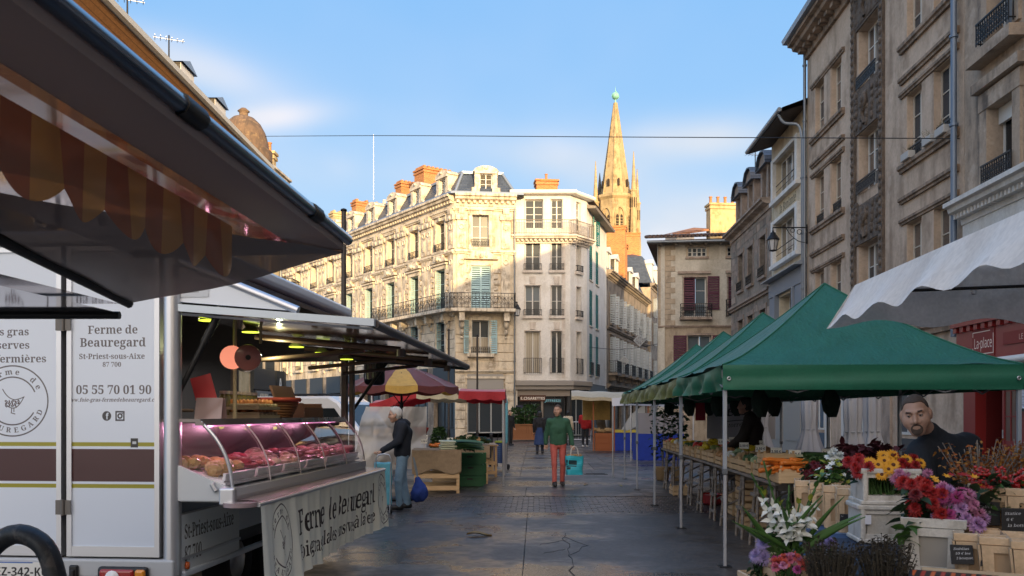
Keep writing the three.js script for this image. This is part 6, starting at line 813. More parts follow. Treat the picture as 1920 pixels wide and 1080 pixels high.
  const hb = thing('herb_bunch', 'leafy green herbs beside the carrots toward the flowers', 'vegetables', rl(1.22, .97, 9.25), RA); foliage('leaves', hb, MG.leaf, 420, () => [rr(-.26, .26), rr(0, .14), rr(-.16, .16)], .03, .09);
  const bt = thing('beet_bunch', 'dark red leafy bunches between the herbs and the flowers', 'vegetables', rl(1.5, .95, 9.0), RA); foliage('leaves', bt, MG.maroonLeaf, 420, () => [rr(-.22, .3), rr(0, .3), rr(-.2, .3)], .05, .13);
  [[1.02, 9.75, 'white price card behind the leeks on the nearest table'], [.98, 10.4, 'white price card in the crate of white onions'], [1.0, 11.25, 'white price card above the brown potatoes'], [1.02, 12.3, 'white price card above the red onions'], [1.45, 13.2, 'white price card by the bright yellow gourds in the middle row'], [1.5, 10.1, 'white price card by the red tomatoes behind the leeks'], [1.05, 14.0, 'white price card over the squash beyond the second tent leg'], [1.45, 15.1, 'white price card by the red tomatoes toward the far tents']].forEach(([x, d, l]) => priceCard(l, rl(x, 1.07, d), RA - .25));
  // under the tables: stacked crates, a pan, sacks
  for (const [x, d, n, l] of [[1.0, 9.6, 2, 'under the nearest table'], [1.05, 12.0, 4, 'under the middle table beside a trestle'], [.75, 16.6, 1, 'on the ground under the far table'], [1.2, 13.4, 2, 'under the far end of the middle table']]) for (let k = 0; k < n; k++) crate((n > 1 ? ['lowest', 'second', 'third', 'topmost'][k === n - 1 && k > 0 ? 3 : k] : 'single') + ' crate standing ' + l, rl(x, k * .18, d), RA + Math.PI / 2, { w: .48, d: .34, h: .16, group: 'empty crates stored under the stall' });
  const pn = thing('enamel_pan', 'dark red enamel pan standing on the ground under the stall', 'pan', rl(1.0, 0, 14.6), 0); mesh('bowl', [T(lathe([[0, .02], [.16, .02], [.2, .08], [.21, .2], [.225, .21], [.2, .2], [.15, .05], [0, .04]], 20))], M([.25, .02, .02], .25, { clearcoat: 1 }), pn);
  // farther things seen under the tents
  const bn = thing('cafe_banner', 'grey white cloth banner with handwritten cafe lettering hung behind the far tents', 'banner', rl(2.0, 0, 20.6), 0), bt2 = canvasTex(512, 340, (c, W, H) => { c.fillStyle = '#8d8a88'; c.fillRect(0, 0, W, H); c.fillStyle = '#2c292a'; c.font = 'italic bold 120px serif'; c.textAlign = 'center'; c.fillText('le café', W * .56, 150); c.fillRect(120, 190, 330, 6); c.font = 'italic 46px serif'; c.fillText('torréfacteur', W * .56, 245); });
  mesh('cloth', [own(grid(30, 6, (u, v) => [u * 1.65, mix(.98, 1.95, v) - .02 * Math.sin(u * 9), .03 * Math.sin(u * 24) * (1 - v * .6)]))], M(W1, .85, { map: bt2, transmission: .1 }), bn); mesh('red_card', [box(.2, .5, .01, -.16, 1.7, .02), box(.24, .56, .006, -.16, 1.69, .01)], M([.42, .02, .05], .6), bn); mesh('hanging_rail', [rod([-.4, 2.0, 0], [1.8, 2.0, 0], .02)], MT.alu, bn);
  const wb = thing('white_awning', 'low white awning bar stretched behind the far tents', 'awning', rl(-.25, 0, 21.0), 0); mesh('cloth', [grid(8, 3, (u, v) => [u * 3.6, 1.96 - v * .2 + .02 * Math.sin(u * 12), .1 * v])], M([.58, .58, .62], .8, { transmission: .2 }), wb); for (const x of [.03, 3.5]) mesh('leg', [rod([x, 0, 0], [x, 1.95, 0], .02)], MT.alu, wb);
  for (const [x, l] of [[.9, 'dark leafy plant standing behind the far tents, left one'], [1.25, 'dark leafy plant with pale buds behind the far tents, right one']]) { const p = thing('potted_plant', l, 'plant', rl(x, 0, 20.3), 0); mesh('pot', [T(lathe([[0, 0], [.14, 0], [.18, .3], [.19, .32], [.16, .32], [0, .28]], 14))], MG.potato, p); foliage('leaves', p, MG.leafD, 260, (f) => [rr(-.25, .25), .5 + f * 1.35, rr(-.2, .2)], .06, .16); mesh('stem', [rod([0, .3, 0], [.05, 1.7, 0], .02, .008), rod([0, .6, 0], [-.2, 1.4, 0], .012, .005), rod([0, .7, 0], [.2, 1.5, 0], .012, .005)], MT.woodGrey, p); }
}
// ================= cafe terrace behind =================
{
  const mk = (label) => { const t = thing('folded_parasol', label, 'parasol', [0, 0, 0], 0, 'folded white cafe parasols'); mesh('pole', [rod([0, 0, 0], [0, 2.6, 0], .025)], MT.woodGrey, t); mesh('cloth', [grid(28, 14, (u, v) => { const a = u * Math.PI * 2, y = mix(.62, 2.55, v), w = v < .32 ? mix(.32, .13, Math.pow(v / .32, .8)) : mix(.13, .06, (v - .32) / .68) + .05 * Math.sin((v - .32) / .68 * Math.PI), r = w * (1 + .22 * Math.sin(a * 8)); return [r * Math.cos(a), y, r * Math.sin(a)]; })], M([.50, .50, .52], .85, { transmission: .15 }), t); mesh('tie', [ring(.14, .012, 0, 1.24, 0, Math.PI / 2)], MT.frameG, t); return t; };
  const p = mk('folded white parasol on the cafe terrace, left of the dark tent pole'); const sp = [[6.35, -18.2, null], [6.75, -16.0, 'folded white parasol on the cafe terrace, in the middle of the row beside stone masonry'], [6.15, -15.4, 'folded white parasol partly behind the dark chairs'], [6.0, -20.5, 'folded white parasol farthest left behind the vendor']]; sp.forEach(([x, z, l], i) => i ? copy(p, l, [x, 0, z], 1) : p.position.set(x, 0, z));
  const ch = (label) => { const t = thing('cafe_chair', label, 'chair', [0, 0, 0], 0, 'dark chairs of the cafe terrace'); mesh('seat', [rbx(.46, .03, .44, 0, .45, 0, .01)], M([.035, .032, .032], .6), t); mesh('backrest', [rbx(.46, .5, .022, 0, .72, -.22, .008, 1, -.1)], M([.03, .028, .03], .6), t); for (const [x, z] of [[-.2, .19], [.2, .19], [-.2, -.2], [.2, -.2]]) mesh('leg', [rod([x, .45, z], [x * 1.05, 0, z * 1.1], .014, .012, 6)], MT.alu, t); for (const s of [-1, 1]) mesh('armrest', [tube([[s * .23, .62, -.21], [s * .24, .66, 0], [s * .23, .65, .2], [s * .22, .46, .21]], .013, 5)], MT.alu, t); return t; };
  const c = ch('dark cafe chair nearest the man at the flowers, back to the street'), q = [[5.1, -11.9, .3], [4.45, -12.3, .5, 'dark cafe chair in the middle of the terrace with bright armrests'], [3.7 + .6, -13.2, 2.9, 'dark cafe chair left of the middle table, turned sideways'], [5.7, -12.9, -1.2, 'dark cafe chair behind the man, turned to the red cafe'], [5.0, -13.6, 2.4, 'dark cafe chair in the second row facing the street'], [6.4, -13.4, 1, 'dark cafe chair close to the red cafe door'], [6.9, -12.2, -.6, 'dark cafe chair in front of the red panels'], [3.95, -14.6, 1.8, 'dark cafe chair beside the folded parasol'], [5.8, -14.9, .2, 'dark cafe chair at the back by the blue shop front'], [6.6, -15.3, 2.2, 'dark cafe chair farthest back, under the folded parasol']];
  q.forEach(([x, z, a, l], i) => i ? copy(c, l, [x, 0, z], a) : (c.position.set(x, 0, z), c.rotation.y = a));
  const tb = (l, x, z) => { const t = thing('cafe_table', l, 'table', [x, 0, z], .3); mesh('table_top', [rbx(.7, .025, .7, 0, .74, 0, .01)], M([.06, .055, .055], .4), t); mesh('column', [rod([0, .02, 0], [0, .73, 0], .025)], MT.iron, t); mesh('foot', [T(lathe([[0, 0], [.22, 0], [.2, .02], [.04, .04], [0, .04]], 16))], MT.iron, t); }; tb('square dark cafe table among the chairs behind the man', 5.2, -12.8); tb('square dark cafe table nearer the folded parasols', 4.6, -14.0); tb('square dark cafe table in front of the red door', 6.5, -12.8);
}

// ================= flower stall, right foreground =================
const at = (px, py, d) => [(px - 960) * d / 1600, EYE + (776 - py) * d / 1600, -d];
const petal = (len, w, curl, lift, n = 4) => grid(2, n, (u, v) => { const s = Math.sin(Math.PI * Math.pow(v * .92 + .05, .75)); return [(u - .5) * w * s, lift * v - curl * v * v + .12 * w * Math.abs(u - .5) * 2, v * len]; });
function head(rings, centre) { const g = []; for (const [n, len, w, curl, lift, r0, y, tilt] of rings) for (let i = 0; i < n; i++) { const a = i / n * Math.PI * 2 + rr(-.08, .08) + r0 * 9; g.push(T(T(petal(len * rr(.88, 1.08), w, curl, lift), 0, y, r0, tilt + rr(-.1, .1)), 0, 0, 0, 0, a, 0)); } return G(g); }
const FL = { // flower heads facing up (+y), one metre = one unit
  gerbera: head([[20, .036, .013, .006, .004, .012, 0, .05], [16, .026, .011, .004, .006, .011, .005, -.15]]),
  dahlia: head([[18, .036, .016, .012, .004, .006, 0, .25], [16, .032, .015, .008, .008, .006, .008, -.15], [13, .026, .013, .002, .012, .005, .014, -.5], [9, .018, .011, -.003, .012, .003, .018, -.85]]),
  mum: head([[26, .034, .006, .014, .006, .006, -.004, .35], [24, .034, .006, .008, .01, .005, .004, -.1], [20, .03, .006, .0, .01, .004, .01, -.5], [14, .022, .006, -.006, .01, .003, .014, -.9]]),
  carnation: head([[10, .022, .02, .006, .004, .003, 0, .1], [9, .02, .018, 0, .008, .002, .004, -.5], [7, .016, .014, -.004, .01, .002, .008, -.95]]),
  lily: head([[3, .048, .02, .022, .026, .003, 0, -.45], [3, .046, .026, .018, .026, .003, .002, -.5]]),
  small: head([[6, .02, .011, .006, .008, .001, 0, -.3]]),
};
const disc = G(T(lathe([[0, .008], [.008, .008], [.012, .005], [.013, 0]], 10))), berry = G(new THREE.IcosahedronGeometry(.007, 1));
const fm = (c, o = {}) => M(c, .6, { transmission: .18, ...o });
const FM = { yellow: fm([.75, .36, .012]), red: fm([.36, .012, .012]), dred: fm([.16, .006, .012]), pink: fm([.58, .24, .40]), lilac: fm([.50, .28, .52]), mag: fm([.42, .06, .22]), white: fm([.68, .70, .66]), cream: fm([.62, .56, .42]), coral: fm([.55, .10, .07]), rose: fm([.50, .12, .19]), purple: fm([.34, .27, .5]), disc: M([.10, .035, .012], .9), green: M([.045, .12, .02], .6, { transmission: .15 }), lime: M([.30, .34, .03], .6, { transmission: .2 }), stem: M([.05, .11, .025], .6), dark: M([.012, .035, .012], .65), rust: M([.26, .075, .012], .7), rust2: M([.36, .16, .03], .7), berry: M([.45, .012, .01], .3, { clearcoat: .6 }), heath: M([.035, .03, .022], .9), heath2: M([.055, .045, .03], .9) };
function flower(parent, kind, m, p, dir, s = 1, cm = FM.disc) { const f = mesh('flower', FL[kind], m, parent, ...p); f.quaternion.setFromUnitVectors(V(0, 1, 0), V(...dir).normalize()); f.rotateY(rr(0, 6)); f.scale.setScalar(s * rr(.88, 1.12)); if (cm) mesh('flower_centre', disc, cm, f, 0, .004, 0); return f; }
const out = (x, y, z, up = .8) => [x * 4, up, z * 4 + .25];
function stems(t, n, r, y0, y1, sp, m = FM.stem) { const g = []; for (let i = 0; i < n; i++) { const a = rr(0, 6.3), q = Math.sqrt(R()) * r; g.push(rod([q * .5 * Math.cos(a), y0, q * .5 * Math.sin(a)], [q * sp * Math.cos(a), y1, q * sp * Math.sin(a)], .004, .003, 4)); } stuff(mesh('stems', g, m, t)); }
// beige slotted flower bucket, base centre at the origin, front towards +z
function bucketParts(t, w, d, h, m, m2) {
  const k = .82, b = (x, z, s) => [x * s, z * s], ringp = (s) => [[-w / 2 * s, -d / 2 * s], [-w / 2 * s, d / 2 * s], [w / 2 * s, d / 2 * s], [w / 2 * s, -d / 2 * s]];
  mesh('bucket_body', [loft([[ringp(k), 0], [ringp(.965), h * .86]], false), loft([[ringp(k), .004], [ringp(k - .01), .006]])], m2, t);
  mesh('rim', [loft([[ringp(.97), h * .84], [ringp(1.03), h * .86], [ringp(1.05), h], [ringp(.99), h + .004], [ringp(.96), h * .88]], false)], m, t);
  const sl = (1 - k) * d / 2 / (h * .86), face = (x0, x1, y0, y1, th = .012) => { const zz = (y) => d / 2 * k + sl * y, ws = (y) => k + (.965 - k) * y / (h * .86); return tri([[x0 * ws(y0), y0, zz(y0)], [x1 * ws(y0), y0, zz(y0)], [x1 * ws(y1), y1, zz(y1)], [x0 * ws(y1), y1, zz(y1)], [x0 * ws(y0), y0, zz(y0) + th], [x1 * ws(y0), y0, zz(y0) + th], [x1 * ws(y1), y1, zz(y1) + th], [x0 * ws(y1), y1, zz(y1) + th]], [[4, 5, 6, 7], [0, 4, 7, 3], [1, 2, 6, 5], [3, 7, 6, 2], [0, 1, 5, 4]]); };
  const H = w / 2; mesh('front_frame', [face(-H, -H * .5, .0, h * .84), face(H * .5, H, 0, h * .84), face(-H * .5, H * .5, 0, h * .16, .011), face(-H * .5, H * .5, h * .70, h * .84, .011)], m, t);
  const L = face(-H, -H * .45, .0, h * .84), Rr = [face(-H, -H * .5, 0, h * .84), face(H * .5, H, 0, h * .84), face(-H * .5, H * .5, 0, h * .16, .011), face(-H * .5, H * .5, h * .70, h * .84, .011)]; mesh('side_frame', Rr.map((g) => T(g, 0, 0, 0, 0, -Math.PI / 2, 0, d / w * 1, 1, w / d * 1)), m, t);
}
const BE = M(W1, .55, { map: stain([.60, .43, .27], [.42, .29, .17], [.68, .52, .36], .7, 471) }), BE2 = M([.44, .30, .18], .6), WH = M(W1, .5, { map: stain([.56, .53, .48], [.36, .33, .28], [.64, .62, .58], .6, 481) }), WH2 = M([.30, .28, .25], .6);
const bucketProto = {};
function bucket(label, pos, turn, w = .21, d = .26, h = .3, white = false, group = 'flower buckets on the stall') { const key = [w, d, h, white].join(); const p = bucketProto[key]; if (p) return copy(p, label, pos, turn, group); const t = bucketProto[key] = thing('flower_bucket', label, 'flower bucket', pos, turn, group); bucketParts(t, w, d, h, white ? WH : BE, white ? WH2 : BE2); return t; }
const chalk = (label, pos, turn, w, h, lines, tilt = -.25) => { const t = thing('chalk_sign', label, 'price sign', pos, turn); mesh('slate', [T(rbx(w, h, .008, 0, h / 2, -.006, .003), 0, 0, 0, tilt)], M([.012, .012, .014], .6), t); mesh('chalk_writing', [own(T(new THREE.PlaneGeometry(w * .92, h * .9), 0, h / 2, -.0005, 0, 0, 0)).applyMatrix4(new THREE.Matrix4().makeRotationX(tilt))].map((g) => own(g)), M(W1, .7, { map: canvasTex(160, 200, (c, W, H) => { c.fillStyle = '#111113'; c.fillRect(0, 0, W, H); c.fillStyle = '#c9c9cc'; c.font = 'italic 34px serif'; lines.forEach((l, i) => { c.save(); c.translate(14 + i * 9, 52 + i * 52); c.rotate(-.06); c.fillText(l, 0, 0, W - 24); c.restore(); }); }) }), t); return t; };
{
  // tables with a blue and white cloth
  const t = thing('flower_table', 'flower stall table covered with a blue and white patterned cloth', 'table', [2.2, 0, -4.75], -.12), cm = M(W1, .8, { map: canvasTex(512, 512, (c, W, H) => { c.fillStyle = '#18283f'; c.fillRect(0, 0, W, H); const q = RNG(9); for (let i = 0; i < 46; i++) { c.fillStyle = ['#8fa3b8', '#2c4768', '#b9c4cf', '#3c5f86'][i % 4]; c.beginPath(); const x = q() * W, y = q() * H; for (let k = 0; k < 7; k++) { c.ellipse(x + Math.cos(k) * 26, y + Math.sin(k) * 26, 22, 6, k, 0, 7); } c.fill(); } }) });
  mesh('table_top', [rbx(1.5, .03, 1.1, .3, .84, -.1, .006)], MT.woodGrey, t); mesh('cloth', [own(grid(20, 12, (u, v) => { const x = mix(-.47, 1.1, u), z = mix(-.66, .5, v); return [x, .862 + (v > .96 ? -.0 : 0), z]; })), own(grid(40, 6, (u, v) => [mix(-.47, 1.1, u), mix(.862, .4, v), .5 + .05 * v * (1 + Math.sin(u * 40)) * .5 + .02])), own(grid(40, 6, (u, v) => [-.47 - .05 * v * (1 + Math.sin(u * 40)) * .5, mix(.862, .45, v), mix(-.66, .5, u)]))], cm, t); for (const [x, z] of [[-.38, -.55], [1, -.55], [-.38, .38], [1, .38]]) mesh('leg', [rod([x, 0, z], [x, .83, z], .022)], MT.woodGrey, t);
  // row of beige buckets running back to the left
  const rowB = [[1512, 977, 5.75, 'beige flower bucket at the far left end of the row, next to the vegetable table'], [1540, 984, 5.55, 'second beige flower bucket from the vegetable table'], [1566, 990, 5.35, 'third beige flower bucket from the vegetable table, under the white and yellow bunch'], [1592, 1000, 5.15, 'fourth beige flower bucket from the vegetable table, with a brown leaf in front'], [1618, 1006, 4.98, 'beige flower bucket left of the stacked white boxes, with a slate sign'], [1650 - 8, 1012, 4.86, 'beige flower bucket touching the stacked white boxes']];
  rowB.forEach(([px, py, d, l], i) => { const p = at(px, py, d); p[1] = .866; const o = bucket(l, p, -.3, .145, .22, .26); });
  // stacked white boxes
  const wb = (l, p, s) => { const o = thing('white_box', l, 'flower box', p, -.14, 'stacked white plastic flower boxes'), w = .31 * s, h = .205 * s, d = .26; mesh('box_shell', [bar(-w / 2, -w / 2 + .03, .02, h - .02, -d / 2, d / 2), bar(w / 2 - .03, w / 2, .02, h - .02, -d / 2, d / 2), bar(-w / 2 + .03, w / 2 - .03, .02, .05, -d / 2, d / 2 - .001), bar(-w / 2 + .03, w / 2 - .03, h - .045, h - .02, d / 2 - .03, d / 2 - .001), bar(-w / 2 + .03, w / 2 - .03, .05, h - .02, -d / 2, -d / 2 + .02)], WH, o); mesh('rim', [rbx(w + .03, .03, d + .02, 0, h - .01, 0, .01), rbx(w + .02, .025, d + .02, 0, .012, 0, .008)], WH, o); for (const x of [-1, 1]) mesh('corner_rib', [rbx(.022, h - .04, .012, x * (w / 2 - .012), h / 2, d / 2 + .004, .004)], WH, o); return o; };
  const q = at(1656, 1014, 4.75), lo = wb('lower white plastic box of the stacked pair, closed dusty front', [q[0], .866, q[2]], 1), up = wb('upper white plastic box of the stacked pair, open front showing green stems', [q[0] + .003, 1.075, q[2]], .94);
  mesh('front_panel', [rbx(.235, .13, .01, 0, .105, .115, .004)], M(W1, .6, { map: WH.map, color: lin(.8, .78, .74) }), lo); mesh('paper_label', [box(.05, .05, .002, -.125, .13, .137)], M([.7, .7, .75], .6), lo);
  const gs = []; for (let i = 0; i < 60; i++) { const x = rr(-.11, .11); gs.push(rod([x, .03, rr(-.08, .1)], [x + rr(-.03, .03), .19, rr(-.08, .1)], .004, .004, 4)); } stuff(mesh('stems', gs, FM.green, up));
  // sunflower-yellow gerberas with red dahlias on top
  const sb = thing('gerbera_bouquet', 'bouquet of orange yellow gerberas with red dahlias on the stacked white boxes', 'bouquet', [q[0] - .0, 1.275, q[2]], -.1); sb.scale.setScalar(.86);
  for (const [x, y, z] of [[-.07, .02, .12], [-.1, -.01, .13], [-.03, .045, .11], [-.015, .07, .05], [.015, .02, .14], [-.06, -.04, .155], [-.02, -.005, .16], [.12, .05, .08], [.2, .03, .09], [-.11, .03, .08], [.05, .075, .02]]) flower(sb, 'gerbera', FM.yellow, [x, y, z], [x * 1.5, .5, .95], .95);
  for (const [x, y, z, k] of [[-.17, .03, .06], [-.2, 0, .1], [-.15, .05, 0], [-.19, -.03, .12], [.08, .03, .1], [.1, .0, .12], [.15, .01, .12], [.06, .06, .0], [-.13, .0, .13], [.18, .05, .0], [-.22, .03, .02]]) flower(sb, 'dahlia', FM.red, [x, y, z], [x * 2, .6, .8], 1.05, null);
  for (const [x, y, z] of [[.06, -.05, .16], [.09, -.035, .15], [.02, -.065, .165], [.22, -.03, .14], [.04, -.03, .17]]) flower(sb, 'mum', FM.pink, [x, y, z], [x * 2, .4, 1], .95, null);
  foliage('leaves', sb, FM.dark, 160, () => [rr(-.2, .2), rr(-.1, .02), rr(-.12, .08)], .03, .08); stems(sb, 30, .16, -.2, 0, 1);
  // white and yellow alstroemeria bunch
  const al = thing('alstroemeria_bouquet', 'loose bunch of white and lime yellow flowers left of the gerberas', 'bouquet', at(1568, 915, 5.5), 0);
  for (let i = 0; i < 46; i++) { const a = rr(0, 6.3), r = Math.sqrt(R()) * .14, x = r * Math.cos(a), z = r * Math.sin(a) * .8, y = rr(.02, .2) - r * .3; flower(al, i % 9 === 0 ? 'lily' : 'small', i % 3 === 0 ? FM.lime : FM.white, [x, y, z + .03], out(x, y, z), i % 9 === 0 ? 1.1 : 1.25, null); } for (const [x, y, z] of [[-.02, .22, 0], [-.05, .2, .03], [.01, .2, .03]]) flower(al, 'carnation', FM.white, [x, y, z], [x, 1, .5], 1.7, null);
  foliage('leaves', al, FM.green, 110, () => [rr(-.13, .13), rr(-.02, .12), rr(-.1, .1)], .03, .08); foliage('dry_leaves', al, M([.2, .2, .17], .8), 50, () => [rr(-.02, .14), rr(-.1, .0), rr(-.04, .1)], .03, .08); stems(al, 20, .06, -.06, .1, 1.3);
  const db = thing('dark_bouquet', 'dark maroon flowers between the beet leaves and the white bunch', 'bouquet', at(1533, 893, 5.75), 0); db.scale.setScalar(.62); for (let i = 0; i < 26; i++) { const x = rr(-.15, .15), y = rr(-.02, .14), z = rr(-.12, .12); flower(db, 'mum', FM.dred, [x, y, z], out(x, y, z), 1.2, null); } foliage('leaves', db, FM.dark, 160, () => [rr(-.15, .15), rr(-.15, .1), rr(-.12, .12)], .04, .1); stems(db, 20, .1, -.2, .05, 1.2);
  // gladioli in the near bucket
  const g0 = at(1478, 1052, 4.15), gl = thing('gladiolus_bouquet', 'tall white gladioli with green spikes in the nearest beige bucket', 'bouquet', [g0[0], .86, g0[2]], 0); bucket('beige bucket holding the white gladioli', [g0[0], .60, g0[2]], .1, .2, .22, .27);
  for (const [tx, ty, tz, n, white] of [[-.15, .36, .02, 9, 1], [-.115, .48, -.02, 4, 0], [-.17, .42, -.04, 5, 0], [-.03, .26, .1, 6, 1], [.05, .3, .03, 7, 1], [.13, .34, .0, 8, 1], [.17, .4, -.04, 5, 0], [.02, .36, -.05, 4, 0], [-.07, .3, .06, 6, 1], [.09, .26, .1, 6, 1]]) { const s = [rr(-.03, .03), 0, rr(-.03, .03)]; mesh('stem', [tube([s, [tx * .45, ty * .5, tz * .5], [tx, ty, tz]], .005, 5, 10)], FM.green, gl); for (let k = 0; k < n; k++) { const f = mix(.42, .98, k / n), x = mix(s[0], tx, f * f * .4 + f * .6), y = ty * f, z = mix(s[2], tz, f), sd = k % 2 ? 1 : -1, dir = [sd * .5 + tx, .5, .9]; if (white && k < n * .72) flower(gl, 'lily', FM.white, [x + sd * .014, y, z + .014], dir, 1.05 - k * .04, null); else { const b = mesh('bud', leafBlade, white ? FM.lime : FM.green, gl, x, y, z); b.scale.setScalar(.05); b.lookAt(gl.position.x + x + sd * .5 + tx * 3, gl.position.y + y + 1.2, gl.position.z + z + .5); } } }
  for (let i = 0; i < 12; i++) { const b = mesh('blade_leaf', leafBlade, FM.green, gl, rr(-.06, .06), .02, rr(-.05, .05)); b.scale.set(.06, .2, rr(.24, .4)); b.rotation.set(-1.25 + rr(-.2, .2), rr(-1, 1), 0); } foliage('leaves', gl, FM.stem, 90, () => [rr(-.09, .09), rr(.0, .2), rr(-.07, .07)], .03, .08);
  const mu = thing('chrysanthemum_bouquet', 'lilac and cream shaggy chrysanthemums left of the gladioli', 'bouquet', at(1432, 1042, 4.2), 0); for (let i = 0; i < 11; i++) { const x = rr(-.05, .07), y = rr(-.03, .08), z = rr(-.04, .06); flower(mu, 'mum', x > .01 ? FM.cream : FM.purple, [x, y, z], out(x, y, z, .5), 1.05, null); } foliage('leaves', mu, FM.dark, 60, () => [rr(-.06, .06), rr(-.12, .0), rr(-.05, .05)], .03, .06); stems(mu, 10, .05, -.2, .0, 1.2); const mp = at(1436, 1085, 4.25); bucket('beige bucket under the lilac chrysanthemums', [mp[0], .50, mp[2]], .1, .2, .22, .27);
  const ca = thing('carnation_bouquet', 'tight bunch of red, coral and pink carnations in front of the gladioli', 'bouquet', at(1482, 1070, 3.95), 0); for (let i = 0; i < 40; i++) { const a = rr(0, 6.3), r = Math.sqrt(R()) * .085, x = r * Math.cos(a), z = r * Math.sin(a); flower(ca, 'carnation', [FM.coral, FM.rose, FM.pink, FM.coral, FM.mag][Math.floor(R() * 5)], [x, .06 - r * r * 6 + rr(-.01, .01), z], out(x * 1.5, 0, z * 1.5, .8), 1.0, null); } foliage('leaves', ca, FM.green, 60, () => [rr(-.09, .09), rr(-.08, .02), rr(-.09, .09)], .02, .05); stems(ca, 16, .06, -.2, .02, 1.2);
  // dark heather in front
  for (const [px, py, d, l] of [[1560, 1085, 3.75, 'dark twiggy heather plant at the bottom edge, left one of two'], [1660, 1082, 3.7, 'dark twiggy heather plant at the bottom edge, right one of two']]) { const h = thing('heather_plant', l, 'plant', at(px, py, d), 0), g = [], g2 = []; for (let i = 0; i < 260; i++) { const a = rr(0, 6.3), r = Math.sqrt(R()), x = .13 * r * Math.cos(a), z = .13 * r * Math.sin(a), y = rr(.08, .19) - r * .04; g.push(rod([x * .4, -.1, z * .4], [x, y, z], .0022, .0012, 4)); for (let k = 0; k < 4; k++) g2.push(T(leafBlade.clone(), x * (1 - k * .12), y - k * .02, z * (1 - k * .12), rr(-1.5, .5), rr(0, 6), 0, rr(.012, .022))); } stuff(mesh('twigs', g, FM.heath2, h)); stuff(mesh('leaves', g2, FM.heath, h)); mesh('pot', [T(lathe([[0, -.3], [.08, -.3], [.11, -.1], [.0, -.1]], 14))], M([.05, .03, .025], .8), h); }
  const pa = thing('purple_bouquet', 'small purple asters peeking over the dark heather', 'bouquet', at(1545, 1022, 4.3), 0); for (let i = 0; i < 14; i++) flower(pa, 'mum', FM.purple, [rr(-.07, .07), rr(-.01, .025), rr(-.03, .03)], [rr(-.3, .3), 1, .5], .6, null); foliage('leaves', pa, FM.dark, 40, () => [rr(-.08, .08), rr(-.08, -.01), rr(-.04, .04)], .02, .05); stems(pa, 8, .05, -.14, 0, 1.2);
  // white dahlia bucket
  const d0 = at(1752, 1062, 4.15), wbk = bucket('tall white plastic bucket full of pink and red dahlias', [d0[0], .80, d0[2]], -.5, .27, .25, .27, true);
  const da = thing('dahlia_bouquet', 'lush pink, lilac and dark red dahlias in the white bucket', 'bouquet', [d0[0], 1.07, d0[2]], 0);
  for (let i = 0; i < 30; i++) { const x = rr(-.01, .2), y = rr(-.02, .16) - Math.abs(x - .09) * .25, z = rr(.02, .14) - y * .35; flower(da, i % 3 ? 'dahlia' : 'mum', [FM.pink, FM.lilac, FM.lilac, FM.mag, FM.pink][i % 5], [x, y, z], [x * 2 - .1, .55, .9], rr(.8, 1.05), i % 3 ? null : FM.disc); }
  for (let i = 0; i < 24; i++) { const x = rr(-.14, -.01), y = rr(.02, .18), z = rr(-.03, .12) - y * .2; flower(da, 'dahlia', i % 3 ? FM.red : FM.dred, [x, y, z], [x * 2, .5, .9], rr(.8, 1.05), null); } for (let i = 0; i < 12; i++) flower(da, 'small', i % 2 ? FM.yellow : FM.red, [rr(.0, .26), rr(.13, .2), rr(-.06, .03)], [0, 1, .5], 1.1, null);
  foliage('leaves', da, FM.dark, 220, () => [rr(-.14, .22), rr(-.03, .14), rr(-.1, .08)], .04, .1); foliage('bright_leaves', da, FM.green, 14, () => [-.17 + rr(-.03, .02), -.07 + rr(-.04, .03), .08], .05, .09); stems(da, 24, .1, -.2, .06, 1.2);
  // right hand buckets in two steps, with slate signs
  [[1862, 1012, 4.3, .985, 'beige bucket of the upper step with a slate sign, left of the two'], [1925, 1020, 4.22, .985, 'beige bucket of the upper step at the picture edge'], [1832, 1085, 4.0, .80, 'beige bucket of the lower step behind the tilted slate'], [1880, 1098, 3.88, .80, 'beige bucket of the lower step, middle one'], [1940, 1110, 3.76, .80, 'beige bucket of the lower step at the picture corner']].forEach(([px, py, d, y, l]) => { const p = at(px, py, d); bucket(l, [p[0], y, p[2]], -.42, .2, .25, .22); });
  const st = thing('flower_step', 'wooden step carrying the right hand flower buckets', 'stand', [2.62, 0, -4.15], -.3); mesh('upper_board', [rbx(1.3, .03, .34, .25, .965, -.13, .006)], MT.wood, st); mesh('lower_board', [rbx(1.5, .03, .5, .2, .78, .22, .006)], MT.wood, st); for (const x of [-.35, .8]) mesh('leg', [bar(x, x + .05, 0, .95, -.2, -.15), bar(x, x + .05, 0, .765, .35, .4)], MT.woodGrey, st);
  chalk('slate price sign hung on the upper step bucket, left one', at(1853, 985, 4.17), -.4, .105, .115, ['Callune', '4 € 5'], -.12); chalk('slate price sign hung on the upper step bucket at the picture edge', at(1903, 1000, 4.08), -.4, .11, .12, ['Statice', '6 €', 'la botte'], -.12); chalk('large tilted slate with chalk prices before the lower buckets', at(1806, 1058, 3.86), -.25, .095, .09, ['Dahlias', '10 € les', '2 bouquets'], -.35); chalk('small slate leaning low between the lower buckets', at(1852, 1062, 3.8), -.3, .055, .05, ['5 €'], -.3);
  chalk('small slate on the second beige bucket left of the white boxes', at(1583, 983, 5.0), -.4, .05, .06, ['3 €'], -.12); chalk('small slate sign on the beige bucket next to the white boxes', at(1610, 992, 4.78), -.4, .055, .07, ['Gerbera', '5 €'], -.12); chalk('upright slate sign beside the open upper white box', at(1606, 930, 4.85), -.4, .05, .09, ['8 €'], -.12);
